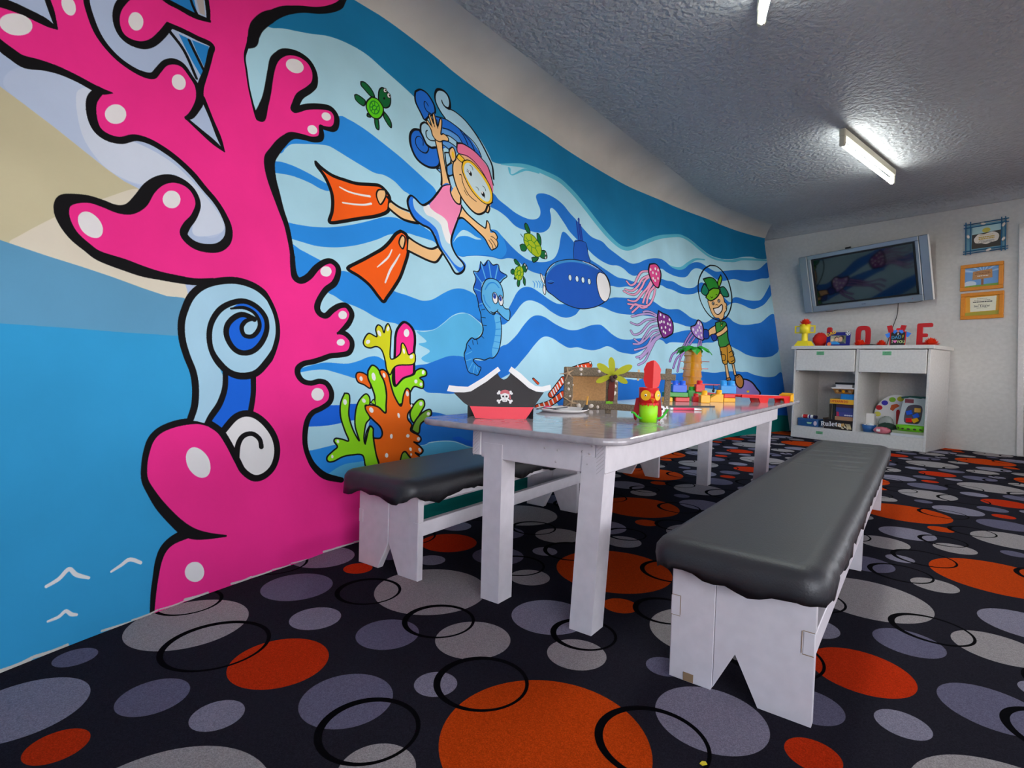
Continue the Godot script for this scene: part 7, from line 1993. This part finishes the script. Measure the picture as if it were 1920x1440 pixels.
19,1,2,230,2,6737,1280,20,6600,1219,19,1,44,229,6,7077,1646,16,6910,1613,15,6800,1543,15,6731,1485,15,6638,1457,15,6571,1481,14,1,44,231,5,7074,1606,16,6909,1551,15,6797,1475,15,6658,1412,15,6525,1406,14,1,44,231,6,7091,1601,16,6961,
1543,15,6865,1468,15,6719,1390,15,6597,1375,14,6488,1387,14,1,44,234,5,7107,1563,16,6998,1485,15,6866,1415,15,6700,1328,15,6548,1319,14,1,44,237,4,7119,1541,16,7009,1463,15,6913,1390,15,6849,1329,15,1,44,238,4,7159,1514,16,7043,1452,16,6964,
1380,15,6930,1330,15,1,44,239,6,7167,1491,16,7106,1412,16,7006,1338,15,6904,1304,15,6759,1297,15,6538,1285,14,1,44,232,4,6920,1298,15,6806,1279,15,6692,1301,15,6576,1249,14,1,44,230,2,6737,1280,15,6600,1219,14,0,43,1,9,7119,1717,7254,
1743,7338,1719,7362,1656,7309,1575,7247,1514,7162,1523,7100,1570,7067,1645,1,2,244,10,7119,1717,12,7254,1743,12,7338,1719,12,7362,1656,12,7309,1575,12,7247,1514,12,7162,1523,12,7100,1570,12,7067,1645,12,7119,1717,12,0,0,1,10,7140,1671,7137,1663,7128,1656,7117,
1654,7107,1657,7104,1664,7107,1672,7116,1679,7128,1682,7137,1679,0,0,1,10,7257,1698,7253,1689,7243,1682,7232,1679,7222,1682,7219,1690,7222,1698,7231,1705,7243,1708,7253,1705,0,0,1,10,7321,1694,7317,1685,7307,1678,7295,1676,7285,1679,7282,1686,7285,1695,7295,1702,7307,1705,7317,
1702,0,0,1,10,7185,1649,7182,1641,7173,1634,7161,1631,7152,1635,7148,1642,7152,1650,7161,1657,7172,1660,7182,1657,0,0,1,10,7265,1650,7261,1641,7252,1634,7240,1632,7230,1635,7227,1642,7230,1651,7239,1658,7251,1660,7261,1657,0,0,1,10,7173,1593,7170,1585,7160,1578,7149,
1576,7140,1579,7136,1586,7139,1595,7149,1602,7160,1604,7169,1601,0,0,1,10,7292,1610,7289,1602,7279,1595,7267,1592,7257,1595,7253,1603,7257,1612,7267,1618,7279,1621,7288,1618,0,0,1,10,7213,1579,7210,1570,7200,1564,7189,1561,7180,1564,7176,1572,7179,1580,7189,1587,7200,1589,7210,
1586,1,2,239,4,7145,1238,21,7000,1260,21,6888,1256,20,6831,1244,20,1,2,238,4,7131,1225,21,6974,1238,21,6806,1223,20,6580,1181,19,1,2,235,4,7126,1208,21,6882,1180,20,6688,1120,20,6548,1128,19,1,2,235,5,7130,1193,21,6928,1154,20,6719,
1056,20,6576,1029,19,6527,1058,19,1,2,237,5,7134,1146,21,6954,1117,20,6779,1023,20,6674,966,19,6572,990,19,1,2,239,5,7141,1107,21,6979,1080,20,6828,1011,20,6672,958,19,6543,949,19,1,2,242,4,7153,1084,21,6964,1033,20,6806,942,20,6553,
899,19,1,2,241,5,7165,1061,21,6994,1012,20,6840,936,20,6674,857,19,6567,839,19,1,2,242,4,7172,1053,21,6946,979,20,6810,898,20,6631,826,19,1,2,241,4,7035,1022,21,6867,908,20,6730,814,19,6581,775,19,1,46,239,4,7145,1238,16,
7000,1260,15,6888,1256,15,6831,1244,15,1,46,238,4,7131,1225,15,6974,1238,15,6806,1223,15,6580,1181,14,1,46,235,4,7126,1208,15,6882,1180,15,6688,1120,14,6548,1128,14,1,46,235,5,7130,1193,15,6928,1154,15,6719,1056,14,6576,1029,14,6527,1058,14,
1,46,237,5,7134,1146,15,6954,1117,15,6779,1023,14,6674,966,14,6572,990,14,1,46,239,5,7141,1107,15,6979,1080,15,6828,1011,14,6672,958,14,6543,949,14,1,46,241,4,7153,1084,15,6964,1033,15,6806,942,14,6553,899,14,1,46,241,5,7165,1061,
15,6994,1012,15,6840,936,14,6674,857,14,6567,839,14,1,46,242,4,7172,1053,15,6946,979,15,6810,898,14,6631,826,14,1,46,241,4,7035,1022,15,6867,908,14,6730,814,14,6581,775,14,0,45,1,10,7182,1289,7277,1273,7420,1257,7498,1197,7463,1103,7350,
1064,7216,1036,7167,1069,7132,1138,7129,1216,1,2,253,11,7182,1289,12,7277,1273,12,7420,1257,12,7498,1197,12,7463,1103,12,7350,1064,12,7216,1036,11,7167,1069,11,7132,1138,11,7129,1216,11,7182,1289,12,0,0,1,10,7233,1257,7229,1248,7220,1242,7208,1240,7199,1244,
7195,1251,7199,1260,7208,1266,7220,1268,7229,1264,0,0,1,10,7311,1245,7307,1236,7298,1230,7286,1228,7276,1232,7272,1240,7276,1248,7285,1254,7297,1256,7307,1252,0,0,1,10,7440,1227,7436,1218,7426,1212,7413,1210,7403,1214,7399,1222,7403,1230,7413,1237,7425,1238,7436,1235,0,0,
1,10,7191,1181,7188,1173,7179,1167,7167,1165,7158,1169,7154,1176,7158,1185,7167,1191,7178,1192,7188,1189,0,0,1,10,7235,1193,7232,1184,7222,1178,7211,1177,7201,1180,7198,1188,7201,1196,7210,1202,7222,1204,7231,1200,0,0,1,10,7292,1192,7289,1184,7279,1178,7267,1176,7258,1180,
7254,1187,7257,1196,7267,1202,7279,1204,7289,1200,0,0,1,10,7384,1183,7381,1174,7371,1168,7358,1167,7348,1170,7344,1178,7348,1187,7358,1193,7370,1194,7380,1191,0,0,1,10,7445,1176,7441,1167,7431,1161,7419,1160,7408,1163,7404,1171,7408,1180,7418,1186,7431,1188,7441,1184,0,0,
1,10,7215,1133,7211,1124,7202,1118,7191,1117,7181,1121,7178,1128,7181,1136,7190,1142,7202,1144,7211,1140,0,0,1,10,7313,1144,7309,1135,7300,1129,7288,1128,7278,1131,7274,1139,7278,1147,7287,1153,7299,1155,7309,1151,0,0,1,10,7408,1127,7404,1119,7394,1112,7381,1111,7371,1115,
7367,1122,7371,1131,7381,1137,7394,1139,7404,1135,0,0,1,10,7248,1100,7245,1092,7235,1086,7224,1085,7214,1089,7211,1096,7214,1104,7223,1110,7235,1112,7244,1108,0,0,1,10,7290,1089,7286,1081,7277,1075,7265,1074,7255,1077,7251,1085,7255,1093,7264,1099,7276,1101,7286,1097,1,2,
277,5,7988,1137,20,7833,1057,20,7648,954,19,7397,895,18,7284,819,18,1,2,276,5,8028,1112,20,7877,1042,20,7686,930,19,7468,848,18,7346,756,18,1,2,277,4,8097,1098,20,7795,959,19,7591,867,19,7444,724,18,1,2,273,4,8259,1071,21,8199,
976,20,8088,881,20,8038,817,20,1,2,273,3,8209,1068,21,8131,991,20,8030,924,20,1,47,277,5,7988,1137,14,7833,1057,13,7648,954,13,7397,895,12,7284,819,12,1,47,276,5,8028,1112,14,7877,1042,13,7686,930,13,7468,848,12,7346,756,12,1,
47,277,4,8097,1098,14,7795,959,13,7591,867,13,7444,724,12,1,47,273,4,8259,1071,14,8199,976,14,8088,881,14,8038,817,13,1,47,273,3,8209,1068,14,8131,991,14,8030,924,14,0,47,1,9,8013,1201,8146,1229,8240,1287,8329,1271,8363,1199,8335,1084,
8212,1077,8075,1106,7999,1164,1,2,265,10,8013,1201,12,8146,1229,12,8240,1287,12,8329,1271,13,8363,1199,13,8335,1084,12,8212,1077,12,8075,1106,12,7999,1164,12,8013,1201,12,0,0,1,10,8263,1258,8259,1248,8248,1241,8234,1239,8223,1243,8218,1252,8222,1262,8234,1269,
8248,1271,8259,1267,0,0,1,10,8330,1246,8326,1236,8315,1229,8301,1228,8291,1232,8286,1241,8291,1250,8301,1258,8315,1259,8326,1255,0,0,1,10,8278,1211,8273,1201,8262,1194,8248,1192,8237,1196,8232,1205,8237,1215,8248,1222,8262,1224,8273,1219,0,0,1,10,8087,1176,8083,1166,
8071,1160,8057,1158,8045,1162,8041,1170,8045,1180,8056,1187,8071,1189,8083,1184,0,0,1,10,8217,1176,8212,1166,8201,1159,8187,1157,8176,1162,8171,1170,8176,1180,8187,1187,8201,1189,8212,1184,0,0,1,10,8307,1179,8303,1169,8292,1162,8278,1161,8267,1165,8262,1174,8267,1183,8278,1190,
8292,1192,8302,1188,0,0,1,10,8155,1147,8150,1137,8139,1130,8125,1129,8113,1133,8109,1142,8113,1151,8124,1158,8139,1160,8150,1155,0,0,1,10,8305,1129,8301,1119,8291,1112,8277,1110,8265,1115,8261,1123,8265,1133,8277,1140,8290,1142,8301,1137,0,0,1,10,8225,1107,8221,1097,
8210,1091,8196,1089,8185,1093,8180,1102,8185,1112,8196,1119,8210,1120,8221,1116,0,22,1,15,8573,1531,8697,1624,8895,1658,8946,1606,8956,1561,8994,1541,8977,1470,8925,1431,8890,1371,8840,1338,8841,1299,8786,1295,8789,1351,8693,1354,8620,1414,1,2,189,16,8573,1531,9,8697,1624,9,
8895,1658,9,8946,1606,9,8956,1561,9,8994,1541,9,8977,1470,9,8925,1431,9,8890,1371,9,8840,1338,9,8841,1299,9,8786,1295,9,8789,1351,9,8693,1354,9,8620,1414,9,8573,1531,9,0,22,1,5,8680,1264,8499,1196,8479,1130,8667,1175,8702,1221,1,2,203,6,
8680,1264,10,8499,1196,10,8479,1130,10,8667,1175,10,8702,1221,10,8680,1264,10,0,48,1,10,8687,1293,8792,1317,8919,1316,8938,1237,8929,1134,8943,1061,8849,1028,8714,1017,8695,1110,8676,1208,1,2,192,11,8687,1293,11,8792,1317,11,8919,1316,12,8938,1237,12,8929,1134,
12,8943,1061,11,8849,1028,11,8714,1017,11,8695,1110,11,8676,1208,11,8687,1293,11,0,22,1,6,8922,1282,8940,1226,8795,1160,8678,1131,8677,1170,8810,1217,1,2,191,7,8922,1282,10,8940,1226,10,8795,1160,10,8678,1131,10,8677,1170,10,8810,1217,10,8922,1282,10,
1,2,189,3,8803,1318,7,8825,1281,9,8865,1312,7,0,23,1,10,8837,1273,8832,1266,8822,1262,8811,1261,8803,1264,8802,1271,8807,1278,8816,1283,8827,1283,8835,1280,1,2,190,11,8837,1273,5,8832,1266,5,8822,1262,5,8811,1261,5,8803,1264,5,8802,1271,5,8807,
1278,5,8816,1283,5,8827,1283,5,8835,1280,5,8837,1273,5,0,58,1,6,8375,1198,8464,1199,8492,1174,8472,1108,8351,1090,8333,1132,1,2,243,7,8375,1198,9,8464,1199,9,8492,1174,9,8472,1108,9,8351,1090,9,8333,1132,9,8375,1198,9,0,58,1,6,8532,
1144,8618,1160,8681,1142,8657,1097,8583,1080,8546,1112,1,2,214,7,8532,1144,9,8618,1160,9,8681,1142,9,8657,1097,9,8583,1080,9,8546,1112,9,8532,1144,9,0,50,1,7,8539,1571,8619,1659,8738,1702,8875,1707,8849,1641,8750,1579,8632,1543,1,2,193,8,8539,1571,
13,8619,1659,13,8738,1702,13,8875,1707,13,8849,1641,13,8750,1579,13,8632,1543,13,8539,1571,13,0,49,1,7,8536,1781,8705,1826,8816,1809,8869,1724,8738,1702,8619,1659,8591,1722,1,2,193,8,8536,1781,13,8705,1826,13,8816,1809,13,8869,1724,13,8738,1702,13,8619,
1659,13,8591,1722,13,8536,1781,13,0,51,1,5,8550,1733,8630,1660,8545,1594,8445,1615,8475,1673,1,2,205,6,8550,1733,12,8630,1660,12,8545,1594,11,8445,1615,11,8475,1673,11,8550,1733,12,0,50,1,4,8949,1891,8962,1840,8882,1737,8860,1792,1,2,179,5,
8949,1891,12,8962,1840,12,8882,1737,12,8860,1792,12,8949,1891,12,0,51,1,6,8890,1727,8979,1749,9052,1699,9060,1641,8951,1629,8898,1670,1,2,181,7,8890,1727,13,8979,1749,13,9052,1699,13,9060,1641,13,8951,1629,13,8898,1670,13,8890,1727,13,1,2,195,3,
8657,1596,6,8675,1582,7,8701,1596,6,1,2,184,3,8779,1627,6,8802,1638,7,8820,1624,6,0,0,1,10,8718,1522,8711,1511,8697,1503,8682,1502,8671,1507,8669,1517,8677,1529,8691,1537,8706,1538,8717,1533,1,2,195,11,8718,1522,8,8711,1511,8,8697,1503,8,8682,
1502,8,8671,1507,8,8669,1517,8,8677,1529,8,8691,1537,8,8706,1538,8,8717,1533,8,8718,1522,8,0,2,1,10,8705,1521,8702,1515,8695,1511,8688,1511,8684,1514,8683,1519,8686,1524,8693,1528,8700,1529,8705,1526,0,0,1,10,8855,1566,8847,1555,8834,1547,8819,1545,8809,
1551,8807,1561,8814,1573,8828,1581,8843,1582,8853,1577,1,2,185,11,8855,1566,8,8847,1555,8,8834,1547,8,8819,1545,8,8809,1551,8,8807,1561,8,8814,1573,8,8828,1581,8,8843,1582,8,8853,1577,8,8855,1566,8,0,2,1,10,8842,1565,8838,1559,8832,1555,8825,1554,
8821,1557,8820,1563,8823,1568,8830,1572,8836,1573,8841,1570,0,0,1,6,8680,1459,8790,1481,8889,1525,8880,1461,8791,1402,8717,1407,1,2,188,7,8680,1459,10,8790,1481,10,8889,1525,11,8880,1461,11,8791,1402,10,8717,1407,10,8680,1459,10,1,2,187,3,8742,1505,5,
8776,1514,6,8796,1508,5,1,2,183,2,8966,1515,6,8969,1481,6,1,2,190,16,8741,1973,14,8583,1899,14,8430,1765,14,8370,1648,14,8382,1531,13,8463,1432,13,8593,1357,14,8752,1331,14,8909,1361,14,9037,1452,14,9124,1589,14,9134,1719,15,9089,1856,15,8983,
1948,15,8867,1984,14,8741,1973,14,0,22,1,4,8775,825,8830,826,8845,671,8782,643,1,2,201,2,8775,825,9,8780,648,9,1,2,198,2,8830,826,9,8848,665,9,0,22,1,4,8941,834,8986,841,9005,717,8952,705,1,2,193,2,8941,834,9,8960,
694,9,1,2,191,2,8986,841,9,9008,711,9,0,52,1,11,8713,1013,8849,1028,8946,1058,8992,955,9021,870,8974,835,8887,833,8856,866,8830,826,8743,830,8723,923,1,2,193,12,8713,1013,11,8849,1028,11,8946,1058,11,8992,955,11,9021,870,11,8974,835,11,
8887,833,11,8856,866,11,8830,826,11,8743,830,11,8723,923,11,8713,1013,11,1,2,192,2,8880,1024,8,8856,866,8,1,2,199,4,8726,934,8,8812,926,8,8798,870,8,8740,863,8,1,2,190,4,8907,957,8,8999,984,8,9008,933,8,8916,907,8,
1,2,201,3,8714,972,8,8743,957,8,8713,928,8,1,2,191,2,8934,851,8,9005,876,8,0,54,1,9,8497,520,8758,593,8990,638,9194,650,9350,616,9446,545,9504,463,9151,399,8463,415,1,2,201,10,8497,520,17,8758,593,18,8990,638,18,9194,650,
18,9350,616,19,9446,545,19,9504,463,19,9151,399,18,8463,415,17,8497,520,17,0,23,1,10,9263,503,9254,494,9236,490,9216,490,9201,495,9197,503,9205,511,9223,516,9243,516,9259,511,0,53,1,7,8982,694,9093,701,9156,638,9127,570,9055,547,8987,581,8968,
638,1,2,194,8,8982,694,14,9093,701,14,9156,638,14,9127,570,14,9055,547,14,8987,581,13,8968,638,14,8982,694,14,1,2,193,2,9001,683,7,9048,695,7,1,2,193,2,9020,669,7,9067,683,7,0,53,1,4,8776,659,8855,665,8859,637,8770,
637,1,2,203,5,8776,659,9,8855,665,9,8859,637,9,8770,637,9,8776,659,9,0,16,1,13,3976,860,3993,899,4034,935,4071,926,4096,893,4096,847,4083,795,4072,712,4060,686,3999,668,3947,634,3949,711,3961,772,1,2,130,14,3976,860,11,3993,899,11,
4034,935,12,4071,926,12,4096,893,12,4096,847,12,4083,795,12,4072,712,11,4060,686,11,3999,668,11,3947,634,11,3949,711,11,3961,772,11,3976,860,11,0,34,1,18,3945,711,3935,665,3947,633,3999,668,4064,686,4084,706,4120,717,4149,706,4146,683,4104,671,
4124,654,4115,621,4065,630,4037,608,3989,557,3926,559,3910,650,3912,692,1,2,133,19,3945,711,7,3935,665,7,3947,633,7,3999,668,7,4064,686,7,4084,706,7,4120,717,7,4149,706,7,4146,683,7,4104,671,7,4124,654,7,4115,621,7,4065,630,7,4037,
608,7,3989,557,7,3926,559,7,3910,650,7,3912,692,7,3945,711,7,0,35,1,29,3956,887,3945,834,3936,759,3994,783,4008,827,4021,834,4035,813,4047,781,4078,792,4089,776,4071,737,3979,730,3946,714,3923,686,3906,710,3903,747,3890,795,3862,812,3825,804,3797,
812,3794,835,3825,869,3868,857,3866,890,3882,911,3903,902,3912,878,3927,910,3944,920,1,2,127,30,3956,887,6,3945,834,6,3936,759,6,3994,783,6,4008,827,6,4021,834,6,4035,813,6,4047,781,6,4078,792,6,4089,776,6,4071,737,6,3979,730,6,3946,
714,6,3923,686,6,3906,710,6,3903,747,6,3890,795,6,3862,812,6,3825,804,6,3797,812,6,3794,835,6,3825,869,6,3868,857,6,3866,890,6,3882,911,6,3903,902,6,3912,878,6,3927,910,6,3944,920,6,3956,887,6,0,36,1,7,3806,677,3773,
694,3745,694,3736,677,3744,654,3774,642,3807,627,1,2,122,8,3806,677,6,3773,694,6,3745,694,6,3736,677,6,3744,654,6,3774,642,6,3807,627,6,3806,677,6,0,34,1,11,3802,703,3826,727,3854,716,3876,680,3889,635,3890,575,3875,517,3823,548,3825,
592,3812,636,3798,671,1,2,124,12,3802,703,7,3826,727,7,3854,716,7,3876,680,7,3889,635,7,3890,575,7,3875,517,7,3823,548,7,3825,592,7,3812,636,7,3798,671,7,3802,703,7,0,34,1,3,3800,564,3819,578,3824,554,1,2,124,4,3800,
564,4,3819,578,4,3824,554,4,3800,564,4,0,34,1,8,4023,475,4019,506,4045,542,4082,567,4112,565,4117,542,4101,521,4042,464,1,2,134,9,4023,475,7,4019,506,7,4045,542,7,4082,567,7,4112,565,7,4117,542,7,4101,521,7,4042,464,7,4023,
475,7,0,37,1,9,4019,429,4042,464,4081,496,4127,516,4153,515,4154,492,4120,472,4079,452,4060,410,1,2,136,10,4019,429,7,4042,464,7,4081,496,7,4127,516,7,4153,515,7,4154,492,7,4120,472,7,4079,452,7,4060,410,7,4019,429,7,0,36,
1,44,3774,553,3799,554,3833,542,3875,517,3886,549,3893,602,3888,653,3868,692,3868,704,3890,704,3911,686,3920,638,3937,583,3969,542,3995,600,4014,622,4031,608,4025,552,4041,548,4040,536,4011,509,4004,482,4020,450,4013,426,4059,401,4071,381,4054,367,4026,373,4060,348,
4077,327,4055,313,4028,323,4053,293,3994,285,3968,333,3930,289,3806,287,3804,359,3799,408,3832,408,3850,433,3831,461,3798,492,3767,531,1,2,127,35,3798,411,7,3832,408,7,3847,427,7,3838,457,7,3805,488,7,3770,522,7,3764,542,7,3777,553,7,3806,553,
7,3841,542,7,3875,515,7,3883,549,7,3892,602,7,3886,653,7,3868,689,7,3868,705,7,3891,707,7,3913,686,7,3922,638,7,3937,586,7,3969,542,7,3992,594,7,4014,622,7,4032,607,7,4027,552,7,4045,547,7,4035,530,7,4006,504,7,4003,479,
7,4022,453,7,4013,426,7,4059,401,7,4072,381,7,4054,367,7,4026,373,7,1,2,136,6,4026,373,7,4060,349,7,4077,327,7,4055,313,7,4028,323,7,4050,305,7,0,37,1,5,3931,292,3947,326,3966,335,3982,319,3998,290,1,2,132,6,3931,
292,6,3947,326,6,3966,335,7,3982,319,7,3998,290,7,3931,292,6,0,34,1,42,3671,608,3691,604,3693,579,3682,524,3687,482,3702,439,3722,407,3708,467,3715,522,3733,566,3761,594,3783,602,3797,584,3792,555,3770,553,3771,531,3788,498,3764,474,3747,419,3751,
393,3771,439,3784,461,3799,451,3797,417,3802,345,3810,293,3746,290,3732,344,3678,352,3633,350,3587,337,3562,341,3561,359,3591,379,3612,393,3599,416,3609,427,3640,420,3669,412,3654,457,3641,513,3647,567,1,2,121,43,3671,608,6,3691,604,6,3693,579,6,3682,524,
6,3687,482,6,3702,439,6,3722,407,6,3708,467,6,3715,522,6,3733,566,6,3761,594,6,3783,602,6,3797,584,6,3792,555,6,3770,553,6,3771,531,6,3788,498,6,3764,474,6,3747,419,6,3751,393,6,3771,439,6,3784,461,6,3799,451,6,3797,417,
6,3802,345,6,3810,293,6,3746,290,6,3732,344,6,3678,352,6,3633,350,6,3587,337,6,3562,341,6,3561,359,6,3591,379,6,3612,393,6,3599,416,6,3609,427,6,3640,420,6,3669,412,6,3654,457,6,3641,513,6,3647,567,6,3671,608,6,1,2,
126,4,3801,451,6,3796,411,6,3802,345,6,3811,301,6,1,2,124,4,3751,390,6,3760,434,6,3784,464,6,3801,451,6,0,0,1,10,3827,838,3829,833,3826,827,3820,823,3812,821,3807,824,3805,829,3808,835,3814,839,3822,840,0,0,1,10,3893,877,
3895,868,3893,862,3888,860,3881,863,3876,869,3874,878,3876,884,3881,886,3888,883,0,0,1,10,3945,897,3941,890,3936,886,3931,887,3929,891,3930,898,3934,905,3939,909,3944,909,3946,904,0,0,1,10,4065,886,4060,874,4051,867,4040,866,4032,873,4030,884,4035,895,
4045,903,4055,904,4063,897,0,0,1,10,4026,799,4026,791,4023,786,4019,785,4015,789,4013,797,4014,805,4016,810,4020,810,4024,806,0,0,1,10,4074,770,4069,764,4061,762,4054,763,4051,768,4053,775,4059,781,4066,783,4073,781,4076,776,0,0,1,10,3770,670,
3769,663,3765,659,3760,658,3756,662,3753,667,3754,674,3758,678,3763,679,3768,675,0,0,1,10,3840,679,3840,668,3835,661,3829,660,3822,665,3819,675,3819,686,3824,693,3830,695,3837,689,0,0,1,10,3896,685,3896,678,3893,673,3888,672,3884,675,3881,681,3881,688,
3884,693,3889,694,3893,691,0,0,1,10,4139,698,4136,692,4131,688,4125,688,4120,691,4120,698,4122,704,4128,708,4134,708,4138,705,0,0,1,10,4086,654,4083,648,4078,645,4071,645,4067,649,4066,654,4068,660,4074,663,4080,663,4085,660,0,0,1,10,4116,640,
4114,635,4109,632,4103,632,4098,635,4097,640,4100,645,4105,649,4111,649,4115,645,0,0,1,10,4024,599,4023,591,4019,586,4013,585,4008,589,4006,597,4007,604,4011,610,4016,610,4021,606,0,0,1,10,3678,573,3677,566,3673,561,3667,560,3662,564,3660,571,3661,578,
3665,582,3671,583,3676,579,0,0,1,10,3773,577,3775,571,3772,566,3767,564,3761,566,3757,570,3755,576,3757,581,3762,583,3768,582,0,0,1,10,3810,535,3811,528,3808,522,3801,520,3794,523,3789,529,3788,536,3791,542,3798,544,3805,541,0,0,1,10,4105,548,
4102,541,4096,538,4089,538,4084,542,4083,548,4086,555,4092,558,4099,558,4104,554,0,0,1,10,4038,540,4036,536,4032,534,4029,535,4027,538,4027,542,4030,546,4033,548,4037,547,4039,544,0,0,1,10,3957,500,3956,494,3953,489,3949,489,3945,493,3943,499,3943,506,
3946,511,3951,511,3955,507,0,0,1,10,4144,494,4139,490,4133,489,4127,491,4124,495,4125,500,4130,505,4137,506,4143,504,4146,500,0,0,1,10,3903,409,3901,403,3897,400,3892,400,3889,404,3888,411,3890,417,3895,420,3899,420,3903,416,0,0,1,10,4003,403,
4000,399,3995,396,3988,397,3983,400,3982,405,3985,409,3990,412,3997,411,4001,408,0,0,1,10,4066,384,4063,379,4058,376,4052,377,4047,381,4046,386,4049,391,4054,393,4060,393,4065,389,0,0,1,10,4065,334,4066,328,4064,324,4059,322,4054,325,4049,331,4048,337,
4050,342,4055,343,4061,340,0,0,1,10,4008,343,4008,338,4005,334,4000,334,3995,337,3993,341,3993,346,3996,350,4001,350,4006,348,0,0,1,10,3868,329,3866,323,3861,320,3855,321,3851,325,3850,331,3853,337,3858,340,3863,339,3867,335,0,0,1,10,4007,317,
4005,314,4002,312,3999,312,3996,315,3996,318,3997,322,4000,324,4004,323,4006,321,0,0,1,10,3623,414,3623,410,3620,407,3616,406,3613,409,3610,413,3611,417,3613,420,3617,421,3621,419,0,0,1,10,3590,356,3588,352,3585,350,3582,351,3579,353,3579,358,3580,361,
3583,364,3587,363,3589,360,1,1,100,3,2450,3,4,2490,2,4,2520,0,4,1,1,100,3,2525,5,9,2565,2,9,2595,5,9,1,1,100,3,2600,6,8,2640,2,8,2670,3,8,1,1,100,3,2750,5,6,2790,2,6,2820,0,6,1,1,
100,3,2825,3,5,2865,2,5,2895,5,5,1,1,100,3,2900,5,4,2940,2,4,2970,3,4,1,1,100,3,2975,6,9,3015,2,9,3045,2,9,1,1,100,3,3125,5,7,3165,2,7,3195,5,7,1,1,100,3,3200,3,6,3240,2,6,
3270,3,6,1,1,100,3,3275,5,5,3315,2,5,3345,2,5,1,1,100,3,3350,6,4,3390,2,4,3420,0,4,1,1,100,3,3500,5,8,3540,2,8,3570,3,8,1,1,100,3,3575,3,7,3615,2,7,3645,2,7,1,1,100,3,3650,
5,6,3690,2,6,3720,0,6,1,1,100,3,3725,6,5,3765,2,5,3795,5,5,1,1,100,3,3875,5,9,3915,2,9,3945,2,9,1,1,100,3,3950,3,8,3990,2,8,4020,0,8,1,1,100,3,4025,5,7,4065,2,7,4095,5,7,
1,1,100,3,4100,6,6,4140,2,6,4170,3,6,1,1,100,3,4250,5,4,4290,2,4,4320,0,4,1,1,100,3,4325,3,9,4365,2,9,4395,5,9,0,1,1,24,3931,2488,4098,2493,4248,2483,4466,2458,4635,2431,4870,2410,5152,2398,5542,2392,5786,
2377,6202,2371,6807,2384,7294,2424,7949,2487,8661,2545,9172,2532,9680,2530,10034,2536,10200,2530,10200,2800,0,2800,0,2470,1000,2440,2000,2480,3000,2450])
